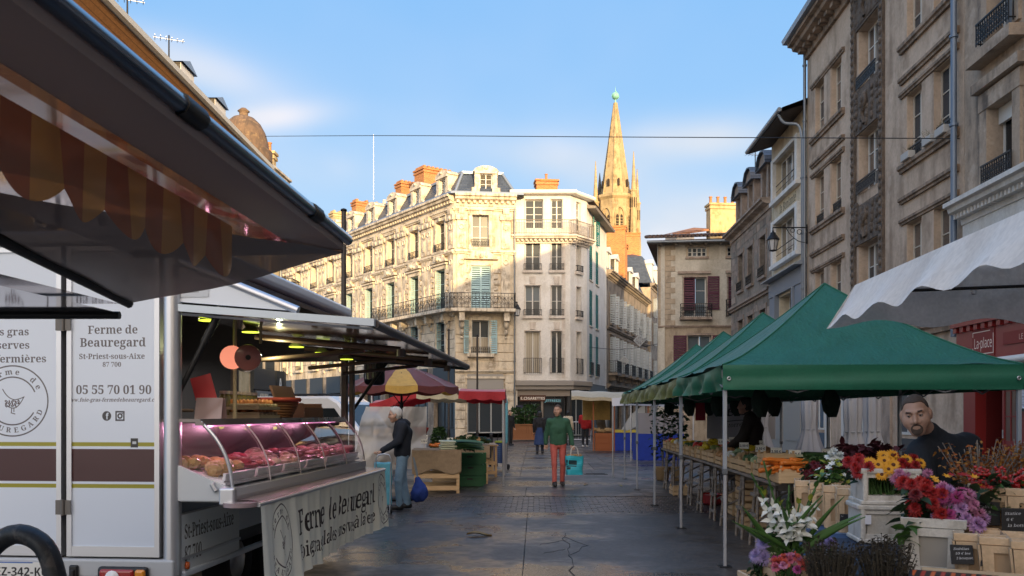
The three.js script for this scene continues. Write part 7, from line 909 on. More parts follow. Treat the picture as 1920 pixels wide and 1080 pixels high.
  const spr = (name, label, p, cols, n, w, h, berries) => { const t = thing(name, label, 'bouquet', p, 0), gs = [[], []], sg = []; for (let i = 0; i < n; i++) { const a = rr(0, 6.3), r = Math.sqrt(R()) * w, bx = r * Math.cos(a), bz = r * Math.sin(a) * .6, top = h * rr(.6, 1.05); sg.push(tube([[bx * .3, -.1, bz * .3], [bx * .7, top * .5, bz * .7], [bx * 1.15, top, bz * 1.1]], .0025, 4, 6)); for (let k = 0; k < 16; k++) { const f = rr(.35, 1), q = [mix(bx * .5, bx * 1.15, f) + rr(-.03, .03), top * f + rr(-.015, .015), mix(bz * .5, bz * 1.1, f) + rr(-.03, .03)]; gs[k % 2].push(berries ? T(berry.clone(), ...q, 0, 0, 0, rr(.8, 1.3)) : T(leafBlade.clone(), ...q, rr(-1.5, 1), rr(0, 6), 0, rr(.016, .03))); } } stuff(mesh('stems', sg, MT.woodGrey, t)); stuff(mesh('sprigs', gs[0], cols[0], t)); stuff(mesh('sprigs', gs[1], cols[1], t)); return t; };
  spr('autumn_bouquet', 'rust orange autumn sprigs rising behind the dahlias in front of the man', at(1838, 935, 4.55), [FM.rust, FM.rust2], 46, .2, .3); spr('autumn_bouquet', 'rust orange autumn sprigs at the right picture edge', at(1915, 930, 4.6), [FM.rust2, FM.rust], 40, .18, .3);
  const rb = spr('berry_bouquet', 'bright red berries over dark green leaves at the right edge', at(1890, 940, 4.25), [FM.berry, FM.berry], 30, .16, .17, true); foliage('leaves', rb, FM.dark, 260, () => [rr(-.16, .16), rr(-.06, .12), rr(-.08, .1)], .03, .07); foliage('bright_leaves', rb, FM.green, 60, () => [rr(-.16, .16), rr(-.04, .1), rr(.02, .12)], .02, .05);
  const kb = thing('red_case', 'black case with glowing red and orange pattern at the bottom edge below the white bucket', 'case', at(1790, 1092, 3.45), -.45); mesh('lid', [rbx(.34, .05, .2, 0, 0, 0, .01)], MT.black, kb); mesh('pattern_panel', [T(own(new THREE.PlaneGeometry(.31, .17)), 0, .0265, 0, -Math.PI / 2)].map(own), M(W1, .4, { map: canvasTex(256, 128, (c, W, H) => { c.fillStyle = '#0d0a0a'; c.fillRect(0, 0, W, H); for (let i = 0; i < 9; i++) { c.fillStyle = i % 2 ? '#a82c14' : '#c75a1d'; c.beginPath(); c.moveTo(i * 30, 10); c.lineTo(i * 30 + 14, 10); c.lineTo(i * 30 + 6, 110); c.lineTo(i * 30 - 8, 110); c.fill(); } }) }), kb);
  const pw = thing('wooden_pallet', 'pale wooden board edge below the slate signs at the right corner', 'board', at(1850, 1082, 3.6), -.45); mesh('board', [rbx(.5, .03, .12, 0, 0, 0, .006)], MT.wood, pw);
}

// ================= people =================
function sdfGeo(f, lo, hi, cell) { // surface nets
  const n = [0, 1, 2].map((k) => Math.ceil((hi[k] - lo[k]) / cell) + 1), [nx, ny, nz] = n, F = new Float32Array(nx * ny * nz), id = (i, j, k) => (k * ny + j) * nx + i;
  for (let k = 0; k < nz; k++) for (let j = 0; j < ny; j++) for (let i = 0; i < nx; i++) F[id(i, j, k)] = f(lo[0] + i * cell, lo[1] + j * cell, lo[2] + k * cell);
  const P = [], ix = [], vi = new Int32Array(nx * ny * nz).fill(-1);
  for (let k = 0; k < nz - 1; k++) for (let j = 0; j < ny - 1; j++) for (let i = 0; i < nx - 1; i++) {
    let c = 0, x = 0, y = 0, z = 0; const e = (a, b) => { const A = F[id(i + (a & 1), j + (a >> 1 & 1), k + (a >> 2))], B = F[id(i + (b & 1), j + (b >> 1 & 1), k + (b >> 2))]; if ((A < 0) === (B < 0)) return; const t = A / (A - B); x += mix(a & 1, b & 1, t); y += mix(a >> 1 & 1, b >> 1 & 1, t); z += mix(a >> 2, b >> 2, t); c++; };
    const m = F[id(i, j, k)] < 0; let same = true; for (let q = 1; q < 8 && same; q++) if ((F[id(i + (q & 1), j + (q >> 1 & 1), k + (q >> 2))] < 0) !== m) same = false; if (same) continue;
    e(0, 1); e(2, 3); e(4, 5); e(6, 7); e(0, 2); e(1, 3); e(4, 6); e(5, 7); e(0, 4); e(1, 5); e(2, 6); e(3, 7);
    vi[id(i, j, k)] = P.length / 3; P.push(lo[0] + (i + x / c) * cell, lo[1] + (j + y / c) * cell, lo[2] + (k + z / c) * cell);
  }
  const quad = (a, b, c, d, fl) => { if (a < 0 || b < 0 || c < 0 || d < 0) return; fl ? ix.push(a, b, c, a, c, d) : ix.push(a, c, b, a, d, c); };
  for (let k = 1; k < nz - 1; k++) for (let j = 1; j < ny - 1; j++) for (let i = 1; i < nx - 1; i++) { const s = F[id(i, j, k)] < 0, v = (a, b, c) => vi[id(i - a, j - b, k - c)];
    if (s !== F[id(i + 1, j, k)] < 0) quad(v(0, 1, 1), v(0, 0, 1), v(0, 0, 0), v(0, 1, 0), s); if (s !== F[id(i, j + 1, k)] < 0) quad(v(1, 0, 1), v(1, 0, 0), v(0, 0, 0), v(0, 0, 1), s); if (s !== F[id(i, j, k + 1)] < 0) quad(v(1, 1, 0), v(0, 1, 0), v(0, 0, 0), v(1, 0, 0), s); }
  const g = new THREE.BufferGeometry(); g.setAttribute('position', new THREE.BufferAttribute(new Float32Array(P), 3)); g.setIndex(ix); g.computeVertexNormals(); return g;
}
const smin = (a, b, k) => { const h = Math.max(k - Math.abs(a - b), 0) / k; return Math.min(a, b) - h * h * k * .25; };
const cap = (a, b, ra, rb = ra) => { const [ax, ay, az] = a, dx = b[0] - ax, dy = b[1] - ay, dz = b[2] - az, l = dx * dx + dy * dy + dz * dz || 1e-9; return (x, y, z) => { const px = x - ax, py = y - ay, pz = z - az, t = cl((px * dx + py * dy + pz * dz) / l), qx = px - dx * t, qy = py - dy * t, qz = pz - dz * t; return Math.sqrt(qx * qx + qy * qy + qz * qz) - (ra + (rb - ra) * t); }; };
const ell = (c, r) => (x, y, z) => { const a = (x - c[0]) / r[0], b = (y - c[1]) / r[1], d = (z - c[2]) / r[2], k = Math.sqrt(a * a + b * b + d * d); return (k - 1) * Math.min(...r); };
const blend = (fs, k) => (x, y, z) => { let d = fs[0](x, y, z); for (let i = 1; i < fs.length; i++) d = smin(d, fs[i](x, y, z), k); return d; };
const fold = (f, amp, q) => (x, y, z) => { const d = f(x, y, z); return Math.abs(d) > .05 ? d : d + amp * (n3(x * q, y * q * .55, z * q) + .5 * n3(x * q * 2.3 + 5, y * q * 1.6, z * q * 2.3)); };
const lerpP = (a, b, t) => [0, 1, 2].map((k) => mix(a[k], b[k], t));
function bounds(pts, m) { const lo = [9, 9, 9], hi = [-9, -9, -9]; for (const p of pts) for (let k = 0; k < 3; k++) { lo[k] = Math.min(lo[k], p[k] - m); hi[k] = Math.max(hi[k], p[k] + m); } return [lo, hi]; }
const headF = (() => { const base = blend([ell([0, .025, -.012], [.073, .094, .098]), ell([0, -.055, .022], [.053, .064, .066]), cap([-.012, -.098, .058], [.012, -.098, .058], .022), ell([-.045, -.03, .045], [.03, .035, .035]), ell([.045, -.03, .045], [.03, .035, .035])], .035), det = blend([cap([0, .012, .086], [0, -.03, .107], .008, .0125), cap([-.014, -.034, .092], [.014, -.034, .092], .0085), cap([-.042, .031, .074], [-.01, .026, .084], .009), cap([.042, .031, .074], [.01, .026, .084], .009), cap([-.018, -.061, .081], [.018, -.061, .081], .0065), cap([-.015, -.071, .080], [.015, -.071, .080], .0065), ell([-.08, -.005, -.008], [.012, .033, .02]), ell([.08, -.005, -.008], [.012, .033, .02])], .008), sock = [ell([-.032, .009, .098], [.018, .012, .02]), ell([.032, .009, .098], [.018, .012, .02])];
  return (x, y, z) => { let d = smin(base(x, y, z), det(x, y, z), .016); for (const s of sock) d = -smin(-d, s(x, y, z), .012); return d; }; })();
const skull = blend([ell([0, .025, -.012], [.073, .094, .098]), ell([0, -.055, .022], [.053, .064, .066])], .035);
const hairF = { // shells over the skull
  short: (x, y, z) => Math.max(skull(x, y, z) - .0045 - .002 * n3(x * 120, y * 120, z * 120), (z > 0 ? .03 + .72 * z + (z > .03 ? .35 * Math.max(0, .05 - Math.abs(Math.abs(x) - .045)) : 0) : .03 + 1.25 * z) - y),
  full: (x, y, z) => Math.max(skull(x, y, z) - .014 - .005 * n3(x * 60, y * 60, z * 60), z - .07 + (.1 - y) * .55, -(y + .075 - cl(z, 0, .1) * 1.4)),
  bob: (x, y, z) => Math.max(Math.min(skull(x, y, z) - .02, ell([0, -.05, -.04], [.1, .11, .085])(x, y, z)) - .004 * n3(x * 60, y * 30, z * 60), z - .06 + (.1 - y) * .3, -(y + .14)) };
const handG = (() => { const d = [cap([-.025, 0, 0], [-.022, -.07, .0], .014, .013), cap([0, 0, 0], [0, -.075, 0], .015, .013), cap([.022, 0, 0], [.022, -.068, .0], .014, .013)], palm = blend(d, .03), fs = [[-.03, .95], [-.01, 1.08], [.012, 1], [.031, .8]].map(([x, s]) => blend([cap([x, -.078, 0], [x * 1.1, -.078 - .036 * s, .012], .0088, .0082), cap([x * 1.1, -.078 - .036 * s, .012], [x * 1.12, -.078 - .055 * s, .034], .0082, .0076), cap([x * 1.12, -.078 - .055 * s, .034], [x * 1.1, -.078 - .05 * s, .054], .0076, .0068)], .004)), th = blend([cap([-.03, -.02, .005], [-.05, -.055, .02], .0125, .01), cap([-.05, -.055, .02], [-.045, -.085, .034], .01, .0085)], .006); return sdfGeo((x, y, z) => { let e = smin(palm(x, y, z), th(x, y, z), .01); for (const f of fs) e = smin(e, f(x, y, z), .004); return e; }, [-.075, -.16, -.03], [.06, .03, .075], .004); })();
const SK = [M([.46, .27, .19], .5, { sheen: .15 }), M([.42, .25, .18], .5), M([.36, .2, .14], .5)], HAIR = { black: M([.012, .01, .009], .6), brown: M([.075, .054, .042], .85), grey: M([.5, .49, .47], .7) };
function orient(g, p, dir, twist = 0) { const q = new THREE.Quaternion().setFromUnitVectors(V(0, -1, 0), V(...dir).normalize()), r = new THREE.Quaternion().setFromAxisAngle(V(0, 1, 0), twist); g.applyMatrix4(new THREE.Matrix4().compose(V(...p), q.multiply(r), V(1, 1, 1))); return g; }
// J: joints in the person's own frame, feet on y = 0, facing +z
function person(label, pos, turn, J, o) {
  const t = thing('person', label, 'person', pos, turn, 'people at the market'), c = o.cell || .016, s = o.sc || 1, near = o.near;
  J = Object.fromEntries(Object.entries(J).map(([k, v]) => [k, v.map((x) => x * s)]));
  const hm = new THREE.Matrix4().compose(V(...J.head), new THREE.Quaternion().setFromEuler(new THREE.Euler(o.pitch || 0, o.yaw || 0, o.roll || 0, 'YXZ')), V(s, s, s)), hc = near ? .0045 : .007;
  const headG = sdfGeo(headF, [-.11, -.14, -.13], [.11, .14, .14], hc).applyMatrix4(hm);
  const mid = lerpP(J.shL, J.shR, .5), bodyF = blend([cap(J.neck, lerpP(J.neck, J.head, .62), .052, .05), cap(J.pelvis, J.chest, .08, .09), cap(J.chest, J.neck, .09, .06), cap(J.shL, J.elL, .045, .04), cap(J.elL, J.wrL, .038, .028), cap(J.shR, J.elR, .045, .04), cap(J.elR, J.wrR, .038, .028), cap(J.shL, J.shR, .06), cap(J.hipL, J.knL, .07, .052), cap(J.knL, J.anL, .05, .036), cap(J.hipR, J.knR, .07, .052), cap(J.knR, J.anR, .05, .036)], .03);
  const [lo, hi] = bounds(Object.values(J).slice(0), .2); const pts = [headG, sdfGeo(bodyF, lo, hi, c * 1.3)];
  for (const q of ['L', 'R']) { const w = J['wr' + q], e = J['el' + q], d = [0, 1, 2].map((k) => w[k] - e[k]); const g = handG.clone(); if (q === 'L') { g.applyMatrix4(new THREE.Matrix4().makeScale(-1, 1, 1)); g.index.array.reverse(); g.computeVertexNormals(); } pts.push(orient(g, w, o['hand' + q] || d, o['tw' + q] || 0)); }
  mesh('body', pts, SK[o.skin || 0], t);
  const at2 = (p) => V(...p).applyMatrix4(hm).toArray();
  if (o.hair) mesh('hair', [sdfGeo(hairF[o.hair[0]], [-.13, -.18, -.15], [.13, .16, .12], near ? .005 : .008).applyMatrix4(hm)], HAIR[o.hair[1]], t);
  if (near) { for (const x of [-.032, .032]) { const e = mesh('eye', [sph(.012, ...at2([x, .008, .0775]), 12, 10)], M([.34, .32, .3], .2, { clearcoat: 1 }), t); mesh('iris', [sph(.0062, ...at2([x - .002, .007, .0868]), 10, 8)], M([.02, .015, .012], .15), e); mesh('eyebrow', [T(rod([0, 0, 0], [.026, .004 * Math.sign(x), .0], .0042, .003, 6), x - .013, .031, .094).applyMatrix4(hm)], HAIR.black, t); mesh('eyelid', [sdfGeo((a, b, d) => Math.max(ell([x, .009, .078], [.0145, .0135, .0138])(a, b, d), -(b - .0115)), [x - .02, -.01, .05], [x + .02, .03, .1], .002).applyMatrix4(hm)], SK[0], t); }
    mesh('beard', [sdfGeo((x, y, z) => Math.max(headF(x, y, z) - .002 - .0015 * n3(x * 150, y * 150, z * 150), -(Math.hypot(x * 1.0, (y + .078) * .95) > .036 ? -1 : 1) * -.0 + Math.hypot(x * .95, (y + .079) * .92, 0) - .033, .05 - z, -(Math.hypot(x * .8, (y + .0665) * 1.6) - .017)), [-.06, -.14, .03], [.06, -.03, .13], .003).applyMatrix4(hm)], M([.10, .068, .053], .9), t);
    mesh('lips', [T(sph(.017, 0, -.0665, .0795, 10, 8, 1, .42, .45)).applyMatrix4(hm)], M([.2, .075, .065], .6), t); }
  if (o.glasses) mesh('glasses', [...[-.033, .033].map((x) => T(new THREE.TorusGeometry(.021, .0022, 5, 14), x, .006, .1)), rod([-.054, .008, .096], [-.08, .01, 0], .002), rod([.054, .008, .096], [.08, .01, 0], .002)].map((g) => g.applyMatrix4(hm)), MT.black, t);
  const lr = o.legR || 1, hem = o.hem ?? .82;
  // trousers, or a skirt with stockings
  if (!o.noLegs) { const L = (q) => blend([cap(J['hip' + q], J['kn' + q], .095 * lr, .068 * lr), cap(J['kn' + q], J['an' + q], .066 * lr, .056 * lr)], .02), tf = blend([L('L'), L('R'), cap(J.hipL, J.hipR, .09 * lr), cap(lerpP(J.hipL, J.hipR, .5), J.pelvis, .09 * lr, .08)], .035), ya = Math.min(J.anL[1], J.anR[1]);
    mesh('trousers', [sdfGeo(fold((x, y, z) => Math.max(tf(x, y, z), .025 * s - y + 0 * ya), .006, 16), ...bounds([J.hipL, J.hipR, J.knL, J.knR, J.anL, J.anR, J.pelvis], .16), c)], o.legs, t); }
  if (o.skirt) { const a = J.pelvis, b = lerpP(J.knL, J.knR, .5); mesh('skirt', [sdfGeo(fold((x, y, z) => { const k = cl((a[1] - y) / (a[1] - b[1] + .12)), cx = mix(a[0], b[0], k), cz = mix(a[2], b[2], k); return Math.max(Math.hypot((x - cx) / 1.12, z - cz) - mix(.14, .21, k), y - a[1] - .08, b[1] - .12 - y); }, .012, 13), [a[0] - .35, b[1] - .2, a[2] - .35], [a[0] + .35, a[1] + .15, a[2] + .35], c)], o.skirt, t); }
  mesh('shoes', ['L', 'R'].map((q) => { const a = J['an' + q], e = J['toe' + q] || [a[0], .045, a[2] + .16]; return sdfGeo((x, y, z) => Math.max(blend([cap([a[0], .05, a[2] - .03], [e[0], .04, e[2]], .048, .042), cap([a[0], .05, a[2] - .02], [a[0], .1, a[2]], .046, .05)], .02)(x, y, z), .004 - y + Math.min(a[1] - .08, .1) * .6), ...bounds([a, e], .12), .011); }), o.shoes || MT.black, t);
  // jacket or coat
  const br = o.bulk || 1, w = .075, px = (p, k) => [p[0] + (J.shR[0] - J.shL[0]) / .38 * k, p[1] + (J.shR[1] - J.shL[1]) / .38 * k, p[2] + (J.shR[2] - J.shL[2]) / .38 * k];
  const hipP = lerpP(J.pelvis, lerpP(J.hipL, J.hipR, .5), .6), torso = blend([cap(px(hipP, -w), px(J.chest, -w), .105 * br, .118 * br), cap(px(hipP, w), px(J.chest, w), .105 * br, .118 * br), cap(J.chest, J.neck, .13 * br, .075), cap(J.shL, J.shR, .078 * br)], .06), low = o.coat ? blend([torso, cap(px(hipP, -w * .8), px(lerpP(J.hipL, J.knL, o.coat), -.07), .12, .13), cap(px(hipP, w * .8), px(lerpP(J.hipR, J.knR, o.coat), .07), .12, .13)], .06) : torso, hemY = o.coat ? mix(J.hipL[1], J.knL[1], o.coat) : hem * s, arm = (q) => blend([cap(J['sh' + q], J['el' + q], .072 * br, .058 * br), cap(J['el' + q], J['wr' + q], .057 * br, .046)], .02), aL = arm('L'), aR = arm('R'), col = cap(J.neck, lerpP(J.neck, J.head, .3), .07, .068);
  const jf = (x, y, z) => smin(smin(Math.max(low(x, y, z), hemY - y), Math.min(aL(x, y, z), aR(x, y, z)), .03), col(x, y, z), .02);
  mesh(o.coat ? 'coat' : 'jacket', [sdfGeo(fold((x, y, z) => Math.max(jf(x, y, z), -(Math.hypot(x - J.head[0], y - J.head[1], z - J.head[2]) - .105 * s)), .007, 14), ...bounds([J.neck, J.shL, J.shR, J.elL, J.elR, J.wrL, J.wrR, J.pelvis, J.chest, [J.pelvis[0], hemY, J.pelvis[2]]], .22), c * (near ? .8 : 1))], o.top, t);
  if (o.hood) mesh('hood', [sdfGeo(fold(blend([cap([J.neck[0] - .07, J.neck[1] + .03, J.neck[2] - .05], [J.neck[0] + .07, J.neck[1] + .03, J.neck[2] - .05], .06), cap([J.neck[0], J.neck[1], J.neck[2] - .1], [J.neck[0], J.neck[1] - .08, J.neck[2] - .12], .07, .04)], .04), .006, 20), ...bounds([J.neck], .26), c)], o.top, t);
  return t;
}
const stand = (o = {}) => ({ head: [0, 1.615, .03], neck: [0, 1.44, -.01], chest: [0, 1.26, 0], pelvis: [0, .98, 0], shL: [-.185, 1.4, -.01], shR: [.185, 1.4, -.01], elL: [-.245, 1.13, -.02], elR: [.245, 1.13, -.02], wrL: [-.25, .89, .06], wrR: [.25, .89, .06], hipL: [-.09, .9, 0], hipR: [.09, .9, 0], knL: [-.1, .49, .03], knR: [.1, .49, .03], anL: [-.1, .085, 0], anR: [.1, .085, 0], ...o });
const clothMap = tex(128, (u, v) => { const f = fbm(u, v, 8, 4, 17), g = vn(u * 64, v * 64, 64, 9); return .62 + .28 * f + .1 * g; }, true, .5);
const cloth = (c, o = {}) => M(c.map((x) => x * 1.2), .85, { map: clothMap, sheen: .25, sheenRoughness: .6, sheenColor: lin(...c), ...o });
// the flower seller leaning over his buckets
{
  const J = { head: [-.33, 1.565, .2], neck: [-.17, 1.405, .07], chest: [-.06, 1.22, .02], pelvis: [.05, .95, -.02], shL: [-.27, 1.33, .12], shR: [.06, 1.37, -.02], elL: [-.3, 1.06, .26], elR: [.0, 1.08, .16], wrL: [-.22, .9, .42], wrR: [-.12, .96, .36], hipL: [-.05, .9, 0], hipR: [.13, .9, -.03], knL: [-.06, .49, .05], knR: [.15, .49, 0], anL: [-.08, .085, -.02], anR: [.16, .085, -.05] };
  person('man with shaved hairline and goatee in a dark navy jacket leaning over the flowers', [2.8, 0, -5.36], -.08, J, { near: true, cell: .014, yaw: -.42, pitch: .14, roll: .13, hair: ['short', 'brown'], top: cloth([.012, .016, .024]), legs: cloth([.02, .02, .025]), bulk: 1.08, hem: .8 });
}
// the old man at the counter
person('white haired old man in glasses, navy hooded jacket and pale jeans at the trailer counter', [-1.80, 0, -14.0], -2.42 + 1.1, stand({ head: [0, 1.555, .12], neck: [0, 1.4, .03], shL: [-.18, 1.36, .02], shR: [.18, 1.36, .02], elR: [.24, 1.12, .1], wrR: [.2, .98, .34], elL: [-.24, 1.1, -.0], wrL: [-.25, .86, .02], knL: [-.1, .49, -.02], knR: [.1, .49, .07], anL: [-.11, .085, -.1], anR: [.1, .085, .06] }), { sc: 1.0, yaw: -.1, pitch: .12, hair: ['full', 'grey'], top: cloth([.008, .011, .019]), legs: cloth([.17, .27, .36]), bulk: 1.2, hood: true, glasses: true, hem: .86, cell: .014, skin: 0, handR: [.1, -.4, .6] });
// the man walking towards us
person('dark haired man walking towards us in a green jumper and coral red trousers', [1.0, 0, -18.5], .05, stand({ head: [-.015, 1.63, .05], shL: [-.175, 1.385, 0], shR: [.175, 1.385, 0], elL: [-.25, 1.13, -.06], wrL: [-.26, .92, -.06], elR: [.27, 1.13, -.02], wrR: [.3, .9, .05], knL: [-.09, .49, .07], anL: [-.085, .085, .08], knR: [.1, .5, -.02], anR: [.105, .1, -.14] }), { sc: 1.01, yaw: -.5, pitch: .12, hair: ['short', 'brown'], top: cloth([.028, .095, .055]), legs: cloth([.46, .105, .085]), bulk: 1.02, hem: .87, legR: .9, cell: .014, skin: 1 });
{ const t = thing('shopping_bag', 'turquoise woven shopping bag with dark print carried by the man in green', 'bag', [1.345, 0, -18.42], .1), bt = canvasTex(256, 256, (c, W, H) => { c.fillStyle = '#2fa9bd'; c.fillRect(0, 0, W, H); const q = RNG(3); for (let i = 0; i < 60; i++) { c.fillStyle = i % 2 ? '#58c4d4' : '#2593a8'; c.fillRect(q() * W, q() * H, 40, 4); } c.fillStyle = '#15343c'; for (const [x, y, w, h] of [[60, 60, 26, 60], [95, 50, 20, 40], [95, 100, 30, 16], [60, 130, 60, 14], [78, 152, 30, 30]]) c.fillRect(x, y, w, h); });
  mesh('bag', [own(grid(28, 12, (u, v) => { const a = u * Math.PI * 2, k = .84 + .16 * v, w = .2 * k, d = .095 * k, e = (x) => Math.sign(x) * Math.pow(Math.abs(x), .55); return [w * e(Math.cos(a)) + .008 * Math.sin(v * 11 + u * 30), .255 + v * .41 + .012 * Math.sin(u * 25) * v, d * e(Math.sin(a)) + .008 * Math.sin(v * 9 + u * 20)]; })), T(box(.32, .01, .15), 0, .262, 0)], M(W1, .45, { map: bt }), t); mesh('handles', [tube([[-.09, .66, .06], [-.06, .82, .02], [0, .875, 0], [.06, .82, .02], [.09, .66, .06]], .008, 5), tube([[-.09, .66, -.06], [-.06, .82, -.01], [0, .87, 0], [.06, .82, -.01], [.09, .66, -.06]], .008, 5)], M([.55, .52, .48], .7), t); mesh('contents', [0, 1, 2, 3, 4].map((i) => T(lumpG[i % 4].clone(), -.12 + i * .06, .66, 0, 0, 0, 0, .05)), MG.potato, t); }
{ const t = thing('blue_bag', 'royal blue cloth bag hanging beside the old man', 'bag', [-1.52, 0, -14.02], .2); mesh('bag', [sdfGeo(fold(blend([ell([0, .27, 0], [.15, .16, .09]), cap([0, .3, 0], [-.03, .5, 0], .1, .04)], .06), .01, 14), [-.22, .05, -.16], [.2, .62, .16], .012)], cloth([.015, .045, .24]), t); mesh('handles', [tube([[-.03, .5, .02], [-.08, .72, .02], [-.1, .86, 0]], .012, 5), tube([[-.02, .5, -.02], [-.06, .72, -.02], [-.1, .86, 0]], .012, 5)], cloth([.2, .24, .27]), t); }
{ const t = thing('trolley_bag', 'pale turquoise bag on a light wheeled frame in front of the old man', 'bag', at(718, 955, 13.5), .2); t.position.y = 0; mesh('bag', [sdfGeo(fold((x, y, z) => Math.max(Math.abs(x) - .1, Math.abs(y - .47) - .3, Math.abs(z) - .12) - .03, .012, 10), [-.2, .1, -.22], [.2, .86, .22], .015)], cloth([.12, .38, .46]), t); mesh('frame', [tube([[-.1, .02, .16], [-.11, .7, .17], [-.1, .92, .2], [.1, .92, .2], [.11, .7, .17], [.1, .02, .16]], .01, 5)], MT.alu, t); mesh('wheel', [ring(.06, .018, -.12, .075, .12, 0, Math.PI / 2)], MT.black, t); mesh('wheel', [ring(.06, .018, .12, .075, .12, 0, Math.PI / 2)], MT.black, t); }
// farther people
person('woman in black top and long blue skirt seen from behind near the wooden planter', [1.1, 0, -33.8], 3.0, stand({ anL: [-.1, .085, .1], anR: [.1, .085, -.08] }), { sc: .96, hair: ['bob', 'black'], top: cloth([.012, .012, .016]), legs: cloth([.015, .02, .04]), skirt: cloth([.02, .045, .14]), cell: .02, hem: .95 });
person('person in a long cream coat at the far barrier', [2.82, 0, -43], 2.7, stand({}), { sc: .98, hair: ['bob', 'black'], top: cloth([.52, .44, .33]), legs: cloth([.03, .03, .03]), coat: .85, cell: .02 });
person('person in a bright red jacket standing by the far stall, seen from behind', [3.45, 0, -40.3], 2.8, stand({ elR: [.27, 1.16, .06], wrR: [.2, 1.05, .26] }), { sc: 1.02, hair: ['short', 'black'], top: cloth([.38, .012, .014]), legs: cloth([.02, .022, .03]), shoes: MT.frameW, bulk: 1.25, cell: .02, hem: .8 });
person('person in a brown patterned coat with a green bag at the far stall', [4.05, 0, -39], 2.4, stand({ elR: [.25, 1.15, .08], wrR: [.18, 1.0, .28] }), { sc: .95, hair: ['bob', 'brown'], top: cloth([.12, .085, .05]), legs: cloth([.02, .018, .016]), coat: .6, cell: .02 });
{ const t = thing('green_bag', 'bright green bag held by the person in the brown patterned coat', 'bag', [4.12, 0, -38.62], 0); mesh('bag', [T(rbx(.36, .44, .12, 0, .38, 0, .05, 2))], M([.22, .42, .02], .6), t); mesh('handle', [tube([[-.08, .58, 0], [0, .78, 0], [.08, .58, 0]], .012, 5)], M([.22, .42, .02], .6), t); }
person('person in black with a cap walking past the far market stall', [-.12, 0, -42.5], .6, stand({ knL: [-.09, .49, .1], anL: [-.09, .085, .12] }), { sc: 1.0, hair: ['short', 'black'], top: cloth([.012, .012, .013]), legs: cloth([.015, .015, .018]), cell: .02 });
person('vendor in dark clothes behind the vegetable crates, seen under the tents', [3.74, 0, -13.3], -2.0, stand({ head: [0, 1.6, .1], neck: [0, 1.43, .03], elR: [.26, 1.14, .1], wrR: [.16, 1.0, .3], elL: [-.26, 1.14, .1], wrL: [-.16, 1.0, .3] }), { sc: 1.06, hair: ['full', 'black'], top: cloth([.022, .016, .014]), legs: cloth([.03, .02, .015]), bulk: 1.3, cell: .018, skin: 2 });

// ================= stalls on the left, beyond the trailer =================
const strp = (c, tr = .22) => M(c.map((x) => x * 1.25), .8, { map: clothMap, transmission: tr });
{
  const mar = strp([.14, .03, .03]), och = strp([.56, .34, .07]), t = thing('market_parasol', 'maroon market parasol with one ochre front panel and scalloped edge', 'parasol', [-2.02, 0, -15.6], .13), n = 12, Rr = 1.06;
  for (let i = 0; i < n; i++) { const a0 = (i - .5) / n * 2 * Math.PI, a1 = (i + .5) / n * 2 * Math.PI, m = i % 4 === 0 ? och : mar; mesh('canopy_panel', [grid(6, 8, (u, v) => { const p0 = [Math.sin(a0), Math.cos(a0)], p1 = [Math.sin(a1), Math.cos(a1)], r = Rr * v, k = .02 * Math.sin(Math.PI * u) * v; return [r * mix(p0[0], p1[0], u), 2.46 - .40 * Math.pow(v, 1.35) - k + .008 * Math.sin(v * 17 + u * 5), r * mix(p0[1], p1[1], u)]; }), grid(8, 2, (u, v) => { const p0 = [Math.sin(a0), Math.cos(a0)], p1 = [Math.sin(a1), Math.cos(a1)], r = Rr * (1 + .01 * v); return [r * mix(p0[0], p1[0], u), 2.06 - .015 * Math.sin(Math.PI * u) - v * (.1 + .03 * Math.sin(Math.PI * u)), r * mix(p0[1], p1[1], u)]; })], m, t); }
  mesh('pole', [rod([0, 0, 0], [0, 2.44, 0], .02)], MT.iron, t); mesh('strut', [0, 1, 2, 3, 4, 5].map((i) => rod([0, 1.72, 0], [.5 * Math.sin(i * Math.PI / 3), 2.3, .5 * Math.cos(i * Math.PI / 3)], .009, .009, 5)), MT.iron, t); mesh('hub', [rod([0, 1.68, 0], [0, 1.78, 0], .035)], MT.iron, t); mesh('base', [T(lathe([[0, 0], [.28, 0], [.28, .05], [.05, .08], [.04, .2], [0, .2]], 16))], MT.iron, t);
}
